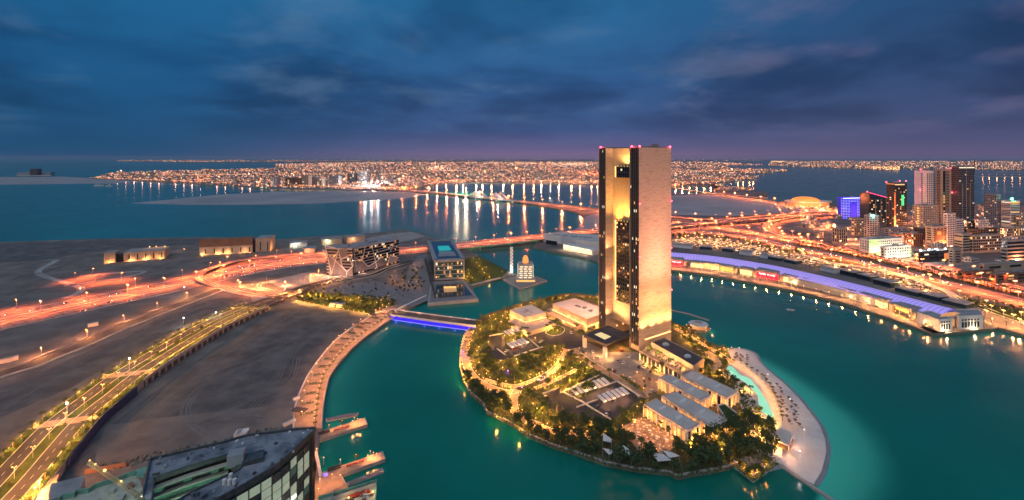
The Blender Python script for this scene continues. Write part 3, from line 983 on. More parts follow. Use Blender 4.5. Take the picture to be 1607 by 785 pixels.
# --- villas with colonnades
M['win_gold'] = glow('gold_window', (1.0, 0.46, 0.12), 0.75)
def villa(label, roof_px, z1=12.0, sides=((0, 1), (1, 2)), bay=4.0, roof=None):
    t, poly, c = edge_building('resort_villa', label, 'villa', roof_px, IZ, z1, M['sandstone'], M['roof_pale'] if roof is None else roof, 0.5)
    part('roof_slab', MB().prism([tuple(c + (p - c) * 1.035) for p in poly], z1 - 0.9, z1 - 0.02), M['white'], t)
    for i, j in sides:
        a, b = poly[i], poly[j]
        L = (b - a).length; d = (b - a) / L
        n = Vector((d.y, -d.x, 0))
        if (a + n - c).length < (a - c).length: n = -n
        k = max(2, int(L / bay))
        w = L / k
        pane = MB(); col = MB(); ltt = MB()
        for q in range(k):
            mid = a + d * (w * (q + 0.5)) + n * 0.1
            pm = MB()
            pm.obox(mid - d * (w * 0.34), d, w * 0.68, 0.12, IZ + 1.0, z1 - 1.9, v=n)
            part('window', pm, M['glass'] if rng.random() < 0.2 else M['win_dim'] if rng.random() < .5 else M['win_gold'], t)
        for q in range(k + 1):
            m_ = a + d * (w * q) + n * 0.25
            cm = MB(); cm.obox(m_ - d * 0.42, d, 0.84, 0.9, IZ, z1 - 0.9, v=n)
            part('column', cm, M['white'], t)
            if q % 3 == 1:
                p = a + d * (w * q) + n * 3.0
                lo = light('POINT', p, 1700, (1, 0.36, 0.08), 0.3, t, 'wall_light'); lo.location = basemat(t).inverted() @ Vector((p.x, p.y, IZ + 3.4))
    for f in (0.3, 0.68):
        m_ = MB()
        p = poly[0].lerp(poly[1], f).lerp(poly[3].lerp(poly[2], f), 0.5)
        m_.cbox(p, 4.5, 3, z1, z1 + 0.9, ANG + .1); m_.cbox(p + Vector((2.5, 1, 0)), 2, 2, z1, z1 + 1.6, ANG + .1)
        part('roof_unit', m_, M['white'], t)
    return t, poly
villa('villa nearest the water, short block with a row of tall windows to the left', [(1011.5, 635), (1077.4, 675.4), (1096.5, 666), (1029.6, 626)])
villa('wide villa behind the front one, beside the walled roof garden', [(1040, 622), (1115.5, 669), (1140, 658), (1060, 614.6)])
villa('villa with two framed skylights on its pale roof, third from the water', [(1034, 593.6), (1099, 628), (1115.6, 620), (1049.7, 587)])
villa('rear villa next to the pool, its end wall brightly lit in yellow', [(1070, 590), (1140.5, 624), (1157.6, 614.6), (1087, 581.5)])
gp = GP([(1126, 637), (1140, 658), (1158, 650), (1137, 634)], 9.5)
tg = thing('roof_garden', 'small walled lawn terrace beside the wide villa', 'garden terrace', tuple((gp[0] + gp[2]) / 2)[:2] + (IZ,))
part('base', MB().prism([tuple(p) for p in gp], IZ, 9.0), M['sandstone'], tg)
part('lawn', MB().prism([tuple(p) for p in gp], 9.0, 9.2), M['lawn'], tg)
mb = MB()
for a, b in zip(gp, gp[1:] + gp[:1]):
    mb.strip([Vector((a.x, a.y, 9)), Vector((b.x, b.y, 9))], 0.6, 1.0, thick=1.2)
part('parapet', mb, M['white'], tg)

# --- drives, parking and paths
def isheet(name, px, mat, dz):
    return sheet(name, px, IZ + dz, mat, 0.3)
isheet('car_park', [(771, 527), (790, 524), (793, 548), (835, 537), (860, 530), (853, 546), (806, 562), (778, 566), (768, 550)], M['asphalt'], 0.10)
isheet('arrival_court', [(826, 524), (850, 517), (880, 512), (918, 534), (915, 544), (893, 548), (862, 540), (838, 540)], M['asphalt'], 0.13)
isheet('car_park', [(852, 620), (876, 610), (880, 616), (905, 634), (915, 628), (950, 600), (972, 596), (1000, 606), (1010, 622), (1000, 634), (962, 664), (905, 655), (868, 642)], M['asphalt'], 0.10)
isheet('arrival_court', [(915, 535), (958, 553), (1003, 553), (1062, 587), (1055, 600), (1028, 615), (1005, 608), (960, 590), (915, 560), (897, 547)], M['paving_grey'], 0.12)
isheet('parking_forecourt', [(985, 596), (1010, 577), (1040, 590), (1030, 612), (1012, 620)], M['paving'], 0.2)
isheet('dining_court', [(972, 672), (1008, 654), (1055, 684), (1062, 700), (1040, 712), (1000, 706)], M['paving'], 0.16)
isheet('pool_deck', [(1100, 560), (1140, 566), (1165, 580), (1195, 606), (1215, 640), (1218, 660), (1200, 662), (1186, 640), (1160, 604), (1120, 585)], M['paving_grey'], 0.1)
PATHS = [
    ([(738, 520), (730, 545), (732, 572), (742, 590), (757, 602), (780, 612), (800, 616), (812, 612)], 7),
    ([(812, 612), (806, 628), (808, 645), (825, 660), (846, 668)], 7),
    ([(760, 596), (785, 603), (810, 606), (835, 598), (860, 586), (875, 572), (883, 560), (890, 548)], 4.5),
    ([(880, 560), (878, 572), (866, 585), (845, 597)], 3.5),
    ([(840, 610), (860, 602), (890, 588), (905, 580)], 4),
    ([(897, 548), (930, 572), (965, 592), (990, 606), (1012, 625)], 8),
    ([(1060, 516), (1085, 530), (1110, 545), (1130, 556), (1150, 570)], 5),
    ([(1100, 548), (1118, 560), (1126, 575)], 8),
    ([(846, 668), (870, 678), (900, 680), (935, 690)], 5),
]
path_lines = []
for k, (pts, w) in enumerate(PATHS):
    ln = smooth_line(GP(pts, IZ), 5)
    path_lines.append(ln)
    struct('garden_path', MB().strip(ln, w, 0.14 + 0.012 * k, 0, thick=0.3), M['paving'])
    e = MB()
    for sgn in (1, -1):
        e.strip(ln, 0.4, 0.34, 0, off=sgn * w / 2, thick=0.5)
    struct('path_kerb', e, M['kerb'])
for px in ([(905, 640), (938, 628)], [(852, 619), (876, 609)], [(884, 616), (918, 634)], [(917, 634), (960, 660)], [(780, 548), (795, 559)], [(768, 528), (790, 524)], [(826, 529), (846, 546)], [(806, 560), (852, 545)], [(880, 617), (940, 590)], [(940, 610), (968, 599)], [(968, 599), (1003, 622)]):
    w_ = GP(px, IZ)
    struct('car_park_kerb', MB().strip([w_[0], w_[1]], 0.9, 1.0, thick=1.1), M['kerb'])
for px in ([(775, 597), (790, 604), (815, 606), (850, 594), (852, 580), (820, 582), (790, 585)], [(890, 560), (930, 580), (920, 592), (880, 605), (868, 598)], [(824, 641), (842, 660), (858, 655), (846, 636)], [(832, 534), (848, 544), (852, 536), (840, 529)]):
    isheet('lawn', px, M['lawn'], 0.12)

# --- pool
POOL = [(1141, 574), (1151, 576), (1162, 588), (1176, 593), (1188, 606), (1202, 625), (1211, 643), (1216, 657), (1206, 654), (1192, 644), (1189, 632), (1188, 621), (1179, 611), (1166, 599), (1151, 592), (1141, 584)]
pool = GP(POOL, IZ + 0.35)
M['pool'] = material('lit_pool_water', (0.25, 0.75, 0.62), (0.45, 0.9, 0.72), scale=0.08, rough=0.08, emit=(0.20, 0.95, 0.58), strength=0.42)  # underwater lamps' light put into the water as emission
tp = thing('swimming_pool', 'long curved turquoise swimming pool lit from within beside the beach', 'pool', (pool[8].x, pool[8].y, IZ))
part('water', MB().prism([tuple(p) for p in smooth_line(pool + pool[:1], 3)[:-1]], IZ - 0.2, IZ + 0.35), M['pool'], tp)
mb = MB(); mb.strip(smooth_line(pool + pool[:1], 3), 1.2, 0.25, thick=0.6)
part('coping', mb, M['kerb'], tp)

# --- car park shade canopies: each tilted sail is a part
def shade_row(label, a_px, b_px, depth, n):
    a, b = G(*a_px, IZ + 3.5), G(*b_px, IZ + 3.5)
    d = (b - a); L = d.length; d /= L
    nn = Vector((d.y, -d.x, 0))
    if nn.y > 0: nn = -nn
    c = (a + b) / 2
    t = thing('carport', label, 'carport', (c.x, c.y, IZ))
    w = L / n
    for k in range(n):
        p = a + d * (w * k)
        q = p + d * (w * 0.74)
        z0, z1 = IZ + 4.4, IZ + 2.8
        m_ = MB()
        vs = [(p.x, p.y, z0), (q.x, q.y, z0), (q.x + nn.x * depth, q.y + nn.y * depth, z1), (p.x + nn.x * depth, p.y + nn.y * depth, z1)]
        vs += [(x, y, z - 0.2) for x, y, z in vs]
        m_.add(vs, [(0, 3, 2, 1), (4, 5, 6, 7), (0, 1, 5, 4), (1, 2, 6, 5), (2, 3, 7, 6), (3, 0, 4, 7)])
        part('sail', m_, M['white'], t)
        m_ = MB(); m_.tube((p.x + d.x * w * .4, p.y + d.y * w * .4, IZ), (p.x + d.x * w * .4, p.y + d.y * w * .4, z0), 0.15)
        part('post', m_, M['steel'], t)
    for k in range(0, n, 2):
        p = a + d * (w * (k + .5)) + nn * (depth + 1.5)
        lo = light('POINT', p, 1800, PEACH, 0.3, t, 'shade_light'); lo.location = basemat(t).inverted() @ Vector((p.x, p.y, IZ + 3.5))
    return t
shade_row('long row of white shade sails in the front car park, the upper of two', (893, 611), (949, 593), 9, 8)
shade_row('row of white shade sails in the front car park, the lower of two', (936, 622), (978, 608), 9, 6)
shade_row('row of white shade sails in the rear car park beside the ballroom', (790, 521), (815, 513), 10, 5)
shade_row('row of white shade sails in the rear car park, nearer the asphalt drive', (794, 540), (822, 531), 10, 5)

# --- beach pavilion, jetty terrace, sails, floating restaurant
t5, pp, _ = edge_building('beach_pavilion', 'white slatted-roof beach bar standing on the sand', 'pavilion', [(1214, 690), (1238, 700), (1246, 682), (1222, 671)], 6.2, 6.6, M['white'], M['white'], 0)
for p in pp:
    part('post', MB().tube((p.x, p.y, 2.9), (p.x, p.y, 6.3), 0.25), M['white'], t5)
for k in range(9):
    a = pp[0].lerp(pp[1], (k + .5) / 9); b = pp[3].lerp(pp[2], (k + .5) / 9)
    part('slat', MB().strip([Vector((a.x, a.y, 6.6)), Vector((b.x, b.y, 6.6))], 0.7, 0.45, thick=0.3), M['roof_pale'], t5)
part('floor', MB().prism([tuple(p) for p in pp], 2.6, 3.3), M['paving'], t5)
for q in ((1218, 705), (1236, 712), (1250, 695)):
    p = G(q[0], q[1], 5); light('POINT', p, 1600, (1, .4, .2), 0.3, None, 'pavilion_light')
tj = thing('jetty_terrace', 'angular white-walled terrace with lit hedge jutting into the water', 'terrace', tuple(G(1181, 745, 0)))
jp = [tuple(p) for p in GP([(1152, 733), (1181, 757), (1212, 735), (1222, 727), (1190, 722), (1168, 725)], 0)]
part('deck', MB().prism(jp, 3.0, 3.5), M['paving_grey'], tj)
mb = MB()
wl_ = [Vector((p[0], p[1], 0)) for p in jp[:4]]
mb.strip(wl_, 0.8, 4.6, off=-0.4, thick=6)
part('white_wall', mb, M['white'], tj)
def sail(label, cpx, r, ang):
    c = G(*cpx, 8.5)
    t = thing('shade_sail', label, 'shade sail', (c.x, c.y, IZ))
    pts = [c + Vector((math.cos(ang + i * 1.571) * r * (1.3 if i % 2 else .8), math.sin(ang + i * 1.571) * r * (1.3 if i % 2 else .8), (0.9 if i % 2 else -0.6))) for i in range(4)]
    cc_ = sum(pts, Vector()) / 4 - Vector((0, 0, .5))
    vs = [tuple(p) for p in pts] + [tuple(cc_)] + [(p.x, p.y, p.z - .1) for p in pts] + [(cc_.x, cc_.y, cc_.z - .1)]
    fs = [(i, (i + 1) % 4, 4) for i in range(4)] + [((i + 1) % 4 + 5, i + 5, 9) for i in range(4)]
    part('sail', MB().add(vs, fs), M['white'], t)
    m_ = MB()
    for p in pts:
        m_.tube((p.x, p.y, IZ), tuple(p), 0.12)
    part('mast', m_, M['steel'], t)
sail('white tensile sail at the left end of the row in the shore trees', (953, 689), 4.2, 0.3)
sail('narrow white sail standing steeply among the shore trees, below the left one', (957, 708), 3.6, 1.2)
sail('square white sail above the shore hedge, middle of the row', (984, 709), 4.6, 0.2)
sail('largest white sail, with drooping point, nearest the sea wall', (1037, 717), 5.6, 0.9)
sail('white sail right of the largest one among the shore trees', (1053, 713), 4.2, 1.0)
fr = G(1096, 516, 0)
tf = thing('floating_restaurant', 'floating restaurant with octagonal white roof and lit deck beyond the tower', 'restaurant', (fr.x, fr.y, 0))
oc = [(fr.x + 13 * math.cos(a * .785 + .3), fr.y + 13 * math.sin(a * .785 + .3)) for a in range(8)]
part('deck', MB().prism(oc, -0.5, 1.4), M['paving'], tf)
part('wall', MB().prism([(fr.x + (x - fr.x) * .7, fr.y + (y - fr.y) * .7) for x, y in oc], 1.4, 5.4), M['win_dim'], tf)
part('roof', MB().prism([(fr.x + (x - fr.x) * .86, fr.y + (y - fr.y) * .86) for x, y in oc], 5.4, 6.2), M['white'], tf)
part('roof_lantern', MB().prism([(fr.x + (x - fr.x) * .3, fr.y + (y - fr.y) * .3) for x, y in oc], 6.2, 8), M['grey_clad'], tf)
for x, y in oc:
    part('deck_lamp', MB().octa((x, y, 2.6), .55), M['lamp_warm'], tf)
gw = GP([(1058, 513), (1072, 520), (1086, 522)], 0.0)
part('gangway', MB().strip([p for p in gw], 3, 1.3, thick=.5), M['paving'], tf)
for k in range(3):
    p = fr + Vector((math.cos(k * 2.1 + 3.6) * 15, math.sin(k * 2.1 + 3.6) * 15, 4)); light('POINT', p, 1500, (1, .42, .2), .4, None, 'deck_light')
fw = GP([(1052, 487), (1080, 493), (1113, 503.5)], 0)
o = part('floating_walkway', MB().strip(fw, 2.5, 0.8, thick=1.2), M['concrete'])
tag(o, 'thin pale floating walkway stretching from behind the tower over open water', 'walkway')
# ------------------------------------------------------------------ prototypes: trees, palms, lamps, cars
def leaf_mat(name, c1, c2):
    m = material(name, c1, c2, scale=1.2, rough=0.9, detail=3, lo=0.3, hi=0.7)
    return m
M['leaf_dark'] = leaf_mat('dark_leaf', (0.036, 0.066, 0.028), (0.075, 0.11, 0.04))
M['leaf_mid'] = leaf_mat('mid_leaf', (0.045, 0.075, 0.022), (0.09, 0.12, 0.035))
M['leaf_pale'] = leaf_mat('pale_leaf', (0.07, 0.10, 0.03), (0.12, 0.14, 0.04))
M['palm_leaf'] = leaf_mat('palm_leaf', (0.05, 0.075, 0.025), (0.10, 0.12, 0.04))
M['bark'] = material('bark', (0.11, 0.08, 0.055), (0.17, 0.125, 0.085), scale=2, rough=0.95)

def crown_mesh(seed, rx, rz, n, leaf, z0):
    r_ = random.Random(seed)
    mb_ = MB()
    lobes = [(Vector((r_.uniform(-.5, .5) * rx, r_.uniform(-.5, .5) * rx, z0 + rz * r_.uniform(-.35, .5))), r_.uniform(.45, .72)) for _ in range(7)]
    for k in range(n):
        c, s = lobes[k % 7]
        d = Vector((r_.gauss(0, 1), r_.gauss(0, 1), r_.gauss(0, 1))).normalized()
        p = c + Vector((d.x * rx, d.y * rx, d.z * rz)) * s * (r_.random() ** 0.4)
        a = Vector((r_.gauss(0, 1), r_.gauss(0, 1), r_.gauss(0, .7))).normalized()
        nrm = (d + a * 0.7).normalized()
        t = nrm.orthogonal().normalized(); b = nrm.cross(t)
        th = r_.uniform(0, 6.28); t, b = t * math.cos(th) + b * math.sin(th), b * math.cos(th) - t * math.sin(th)
        L = leaf * r_.uniform(.6, 1.3)
        mb_.add([p - t * L, p - b * L * .5 + nrm * L * .2, p + t * L, p + b * L * .5 + nrm * L * .2], [(0, 1, 2, 3)])
    return mb_

HIDE = Vector((0, -900, -400))
def tree_proto(seed, rx, rz, h, leafm, n=190, leaf=0.95, name='broadleaf_tree', cat='tree'):
    t = thing(name, 'tree', cat, (0, 0, 0))
    mb_ = MB()
    zc = h - rz
    mb_.tube((0, 0, -0.3), (0.1, 0, zc * .8), 0.28, 0.16)
    r_ = random.Random(seed)
    for k in range(4):
        a = k * 1.6 + r_.random()
        mb_.tube((0.1, 0, zc * .7), (math.cos(a) * rx * .5, math.sin(a) * rx * .5, zc + rz * .3), 0.13, 0.05, 5)
    part('trunk', mb_, M['bark'], t, world=False)
    part('crown', crown_mesh(seed, rx, rz, n, leaf, zc), leafm, t, world=False)
    return t

def palm_proto(seed, h, fr_len=3.4, n=13):
    t = thing('palm_tree', 'palm', 'palm tree', (0, 0, 0))
    r_ = random.Random(seed)
    mb_ = MB(); mb_.tube((0, 0, -0.3), (0.15, 0.1, h * .5), 0.34, 0.26); mb_.tube((0.15, 0.1, h * .5), (0.1, 0.25, h), 0.26, 0.22)
    part('trunk', mb_, M['bark'], t, world=False)
    mb_ = MB()
    for k in range(n):
        a = 6.283 * k / n + r_.uniform(-.2, .2)
        up = r_.uniform(0.1, 0.9) if k % 2 else r_.uniform(-0.25, 0.5)
        d = Vector((math.cos(a), math.sin(a), 0)); s_ = Vector((-d.y, d.x, 0))
        p = Vector((0.1, 0.25, h)); pts = []
        for q in range(5):
            f = q / 4
            pts.append((p + d * fr_len * f + Vector((0, 0, up * fr_len * f - (0.35 + up * .6) * fr_len * f * f)), 0.5 * (1 - f) ** .6 * (0.35 + 1.6 * min(f * 2, 1)) ))
        for (p0, w0), (p1, w1) in zip(pts, pts[1:]):
            dr = Vector((0, 0, .22))
            mb_.add([p0, p1, p1 + s_ * w1 - dr * w1 * 2, p0 + s_ * w0 - dr * w0 * 2], [(0, 1, 2, 3)])
            mb_.add([p0, p1, p1 - s_ * w1 - dr * w1 * 2, p0 - s_ * w0 - dr * w0 * 2], [(3, 2, 1, 0)])
    part('crown', mb_, M['palm_leaf'], t, world=False)
    return t

def lamp_proto(name, cat, h, power, color, headm, arms=1, head=0.45, pole=0.14, lrad=0.5, reach=1.6, polem='steel', lz=None, spot=0):
    t = thing(name, 'lamp', cat, (0, 0, 0))
    part('pole', MB().tube((0, 0, 0), (0, 0, h), pole, pole * .7), M[polem], t, world=False)
    for k in range(arms):
        s_ = 1 if k == 0 else -1
        if reach:
            part('arm', MB().tube((0, 0, h), (0, s_ * reach, h + .2), pole * .6), M[polem], t, world=False)
        part('lamp_head', MB().ball((0, s_ * reach, h + .15), head, seg=8, rings=5, sz=.6), headm, t, world=False)
    if spot:
        light('SPOT', (0, 0.01, h + .9), power, color, lrad, t, 'lamp_light', spot_size=R(spot), spot_blend=.7)
    else:
        light('POINT', (0, 0.01, (h - .7) if lz is None else lz), power, color, lrad, t, 'lamp_light')
    return t

M['car_white'] = material('white_car_paint', (0.6, 0.6, 0.6), rough=0.3, spec=0.5)
M['car_dark'] = material('dark_car_paint', (0.03, 0.03, 0.035), rough=0.3, spec=0.5)
M['car_silver'] = material('silver_car_paint', (0.3, 0.3, 0.32), rough=0.3, metal=0.5)
M['car_red'] = material('red_car_paint', (0.3, 0.02, 0.02), rough=0.3)
M['tyre'] = material('tyre', (0.02, 0.02, 0.02), rough=0.9)
M['tail'] = glow('tail_light', (1, 0.08, 0.04), 14)
M['head'] = glow('head_light', (1, 0.9, 0.7), 22)
def car_body(mb_, mi=0, glass=1):
    xs = [-2.2, -2.1, -1.0, 0.9, 2.1, 2.25]
    w = 0.88
    prof = [(-2.25, .35), (-2.2, .95), (-1.3, 1.02), (0.9, 1.0), (2.15, .82), (2.25, .35)]
    n = len(prof)
    vs = [(x, -w, z) for x, z in prof] + [(x, w, z) for x, z in prof]
    mb_.add(vs, [tuple(range(n)), tuple(range(2 * n - 1, n - 1, -1))] + [(i + 1, i, n + i, n + i + 1) for i in range(n - 1)], mi)
def car_cabin(mb_, mi=0):
    lo, hi = [(-1.75, 1.0), (1.1, 1.0)], [(-1.25, 1.5), (0.4, 1.5)]
    w, w2 = .82, .66
    vs = [(lo[0][0], -w, 1), (lo[1][0], -w, 1), (lo[1][0], w, 1), (lo[0][0], w, 1), (hi[0][0], -w2, 1.5), (hi[1][0], -w2, 1.5), (hi[1][0], w2, 1.5), (hi[0][0], w2, 1.5)]
    mb_.add(vs, [(0, 1, 5, 4), (1, 2, 6, 5), (2, 3, 7, 6), (3, 0, 4, 7)], mi)
def car_proto(paint):
    t = thing('parked_car', 'car', 'car', (0, 0, 0))
    m_ = MB(); car_body(m_); part('body', m_, M[paint], t, world=False)
    m_ = MB(); car_cabin(m_); part('window', m_, M['glass'], t, world=False)
    m_ = MB(); m_.cbox((-.42, 0), 1.65, 1.32, 1.5, 1.56); part('roof', m_, M[paint], t, world=False)
    for x in (-1.4, 1.4):
        for y in (-.84, .84):
            m_ = MB(); m_.tube((x, y - .1, .33), (x, y + .1, .33), .33, n=8); part('wheel', m_, M['tyre'], t, world=False)
    return t
def mini_car(name, paint, lights=False):
    m_ = MB(); car_body(m_, 0); car_cabin(m_, 1); m_.cbox((-.42, 0), 1.65, 1.32, 1.5, 1.56, mi=0)
    mats = [M[paint], M['glass']]
    if lights:
        mats += [M['tail'], M['head']]
        for y in (-.6, .6):
            m_.cbox((-2.3, y), .12, .5, .6, .95, mi=2); m_.cbox((2.28, y), .12, .5, .5, .8, mi=3)
    o = part(name, m_, mats)
    return o
PROTO = {}
def proto(key, ob):
    PROTO[key] = ob
    kids(ob)
    ob.location = HIDE          # moved to its first place below
    ob['_free'] = 1
    return ob
USED = set()
def place(key, loc, rz=0.0, scale=None, label=None, group=None):
    """The first placement moves the prototype itself, later ones copy it with its parts."""
    src = PROTO[key]
    if key not in USED:
        USED.add(key)
        o = src
        if '_free' in o: del o['_free']
        o.location = loc; o.rotation_euler = (0, 0, rz)
        if scale is not None: o.scale = (scale,) * 3
        if label: o['label'] = label
        if group: o['group'] = group
        return o
    if scale is None: scale = 1.0
    c = copy_tree(src, loc, rz, scale, label, group)
    if group is None and 'group' in c: del c['group']
    return c
def mass(name, label, cat, items):
    """Plants past the count that can be told apart: one mesh of kind stuff."""
    mb_ = MB(); mats = []
    for key, loc, rz, sc in items:
        ca, sa = math.cos(rz) * sc, math.sin(rz) * sc
        for ch in KIDS[PROTO[key].name]:
            if ch.type != 'MESH': continue
            me = ch.data
            if me.materials[0] not in mats: mats.append(me.materials[0])
            mb_.add([(loc[0] + v.co.x * ca - v.co.y * sa, loc[1] + v.co.x * sa + v.co.y * ca, loc[2] + v.co.z * sc) for v in me.vertices], [tuple(p.vertices) for p in me.polygons], mats.index(me.materials[0]))
    return tag(part(name, mb_, mats, kind='stuff'), label, cat)
for k in range(4):
    proto('tree_d%d' % k, tree_proto(20 + k, 4.2 + k * .4, 3.4, 8.5 + k * .5, M['leaf_dark'], 230, 1.05))
    proto('tree_m%d' % k, tree_proto(40 + k, 3.0 + k * .3, 2.4, 6.0 + k * .5, M['leaf_mid'], 170, .85))
for k in range(2):
    proto('bush%d' % k, tree_proto(60 + k, 1.7, 1.1, 2.1, M['leaf_pale'], 70, .55, 'shrub', 'shrub'))
for k in range(3):
    proto('palm%d' % k, palm_proto(80 + k, 6.0 + 1.4 * k))
proto('hw_lamp', lamp_proto('street_lamp', 'street lamp', 15, 2.3e5, ORANGE, M['lamp_orange'], 2, 0.75, 0.3, .8, 2.5, spot=156))
proto('hw_lamp1', lamp_proto('street_lamp', 'street lamp', 13, 1.2e5, ORANGE, M['lamp_orange'], 1, 0.7, 0.28, .8, 2.0, spot=160))
proto('serv_lamp', lamp_proto('street_lamp', 'street lamp', 9, 4.2e4, (1, .33, .10), M['lamp_warm'], 1, 0.5, 0.2, .5, 1.2))
proto('boul_lamp', lamp_proto('street_lamp', 'street lamp', 8, 1.3e4, (1, .35, .06), M['lamp_warm'], 2, 0.4, 0.16, .5, 1.0))
proto('white_mast', lamp_proto('floodlight_mast', 'street lamp', 11, 5.0e3, (.8, .95, 1), M['lamp_white'], 2, 0.7, 0.25, .5, .9))
proto('prom_lamp', lamp_proto('promenade_lamp', 'street lamp', 6, 2.0e3, (1, .36, .13), M['lamp_warm'], 1, 0.42, 0.14, .4, 0.0))
proto('prom_flood', lamp_proto('promenade_lamp', 'street lamp', 7, 4.4e3, (1, .35, .12), M['lamp_warm'], 1, 0.5, 0.16, .4, 0.6))
proto('garden', lamp_proto('bollard_lamp', 'garden lamp', 1.9, 1350, (1, .36, .06), M['lamp_warm'], 1, 0.28, 0.09, .4, 0.0, lz=3.0))
proto('uplight', lamp_proto('uplight', 'uplight', 1.0, 6000, (1, .42, .065), M['lamp_warm'], 1, 0.24, 0.1, .4, 0.0, lz=2.6))
proto('table_lamp', lamp_proto('table_lamp', 'garden lamp', 1.6, 420, (1, .34, .07), M['lamp_warm'], 1, 0.26, 0.07, .4, 0.0, lz=3.0))
proto('purple', lamp_proto('purple_lamp', 'garden lamp', 3.0, 2200, (.35, .06, 1), M['lamp_purple'], 1, 0.45, 0.1, .3, 0.0))
for k, c in (('car_w', 'car_white'), ('car_d', 'car_dark'), ('car_s', 'car_silver'), ('car_r', 'car_red')):
    proto(k, car_proto(c))
rng = random.Random(5)

# ------------------------------------------------------------------ highway lamps and traffic on the left
def lamp_row(key, line, off, step, start, label, group, face=0.0, z=None):
    for p, d in walk(offset_line(line, off), step, start):
        if p.y < 80: continue
        place(key, (p.x, p.y, p.z if z is None else z), math.atan2(d.y, d.x) + face, None, label, group)
hw_l = [p for p in hw_far if p.x < -60]
hw_mid = [(a + b) / 2 for a, b in zip(hw_far, hw_near)]
west_mid = [p for p in hw_mid if p.x < 300 and p.x > -900]
lamp_row('hw_lamp', west_mid, 0, 44, 20, 'tall twin-arm orange street lamp in the middle of the wide western highway', 'twin-arm lamps along the western highway')
lamp_row('hw_lamp1', [p for p in hw_far if -900 < p.x < -200], 17, 62, 0, 'tall single orange street lamp on the shore side of the western highway', 'lamps on the shore side of the western highway')
lamp_row('hw_lamp1', ramp_line, 7, 48, 5, 'orange street lamp on the curved flyover ramp', 'lamps on the curved ramp')
for q in ((118, 441), (150, 446), (145, 434), (190, 441)):
    place('hw_lamp1', tuple(G(*q, LZ)), rng.uniform(0, 6), None, 'orange street lamp beside the turning loop on the bare sand', 'lamps by the turning loop')
struct('median_barrier', MB().strip([p for p in hw_mid], 1.2, 1.0, thick=1.0), M['kerb'])
CARS = {}
for k in ('car_white', 'car_dark', 'car_silver'):
    CARS[k] = mini_car('moving_car', k, True)
    proto('mv_' + k, tag(CARS[k], 'car with lit lights driving on the highway', 'car'))
    proto('pk_' + k, tag(mini_car('parked_car', k), 'parked car', 'car'))
PAINT = {'car_white': 'white', 'car_dark': 'dark', 'car_silver': 'silver'}
def traffic(line, width, lanes, n, label, group, rev=False, ymin=100):
    L = sum((b - a).length for a, b in zip(line, line[1:]))
    pts = walk(line, 3.0)
    for i in range(n):
        p, d = rng.choice(pts)
        if p.y < ymin: continue
        lane = rng.randrange(lanes)
        off = -width / 2 + width * (lane + .5) / lanes
        q = p + Vector((-d.y, d.x, 0)) * off
        pk = rng.choice(['car_white', 'car_white', 'car_dark', 'car_silver'])
        place('mv_' + pk, (q.x, q.y, q.z + .14), math.atan2(d.y, d.x) + (math.pi if rev else 0), None, label.replace('small', PAINT[pk]), PAINT[pk] + ' ' + group)
wf = [p for p in hw_far if -800 < p.x < 330]; wn_ = [p for p in hw_near if -800 < p.x < 330]
traffic(wf, 25, 5, 48, 'small car with lit lights on the far carriageway of the western highway', 'cars on the far carriageway of the western highway', True)
traffic(wn_, 25, 5, 48, 'small car with lit lights on the near carriageway of the western highway', 'cars on the near carriageway of the western highway')
for q in ((755, 386, 7), (803, 381, 7), (845, 376, 7)):
    for dz in (0, 16):
        b = G(q[0], q[1], 3)
        o = part('bridge_pier', MB().cbox((b.x - 3, b.y + dz + 12), 5, 4, -3, 7.2), M['concrete'])
        tag(o, 'concrete pier carrying the low highway bridge over the channel', 'bridge pier', 'piers under the highway bridge')

# service road
lamp_row('serv_lamp', serv_line, 10, 46, 30, 'single warm lamp on the dim service road beside the channel', 'lamps along the service road')
sw = offset_line(serv_line, -10)
o = part('channel_wall', MB().strip(sw, 1.6, 1.3, thick=1.6), M['kerb'])
tag(o, 'long pale kerb wall between the dim service road and the sand channel', 'wall')
o = part('verge_wall', MB().strip(offset_line(serv_line, 9.5), .8, 1.5, thick=1.8), M['concrete'])
tag(o, 'low pale wall on the upper side of the dim service road', 'wall')
for q in ((146, 512), (8, 569), (18, 566)):
    c = G(*q, LZ)
    t = thing('site_cabin', 'white site cabin by the service road' + (' near the billboard' if q[0] > 100 else ', lower of the pair' if q[0] == 8 else ', upper of the pair'), 'cabin', tuple(c))
    part('wall', MB().cbox(c, 9, 4, LZ, LZ + 3.4, .8), M['white'], t); part('roof', MB().cbox(c, 9.4, 4.4, LZ + 3.4, LZ + 3.7, .8), M['roof_pale'], t)

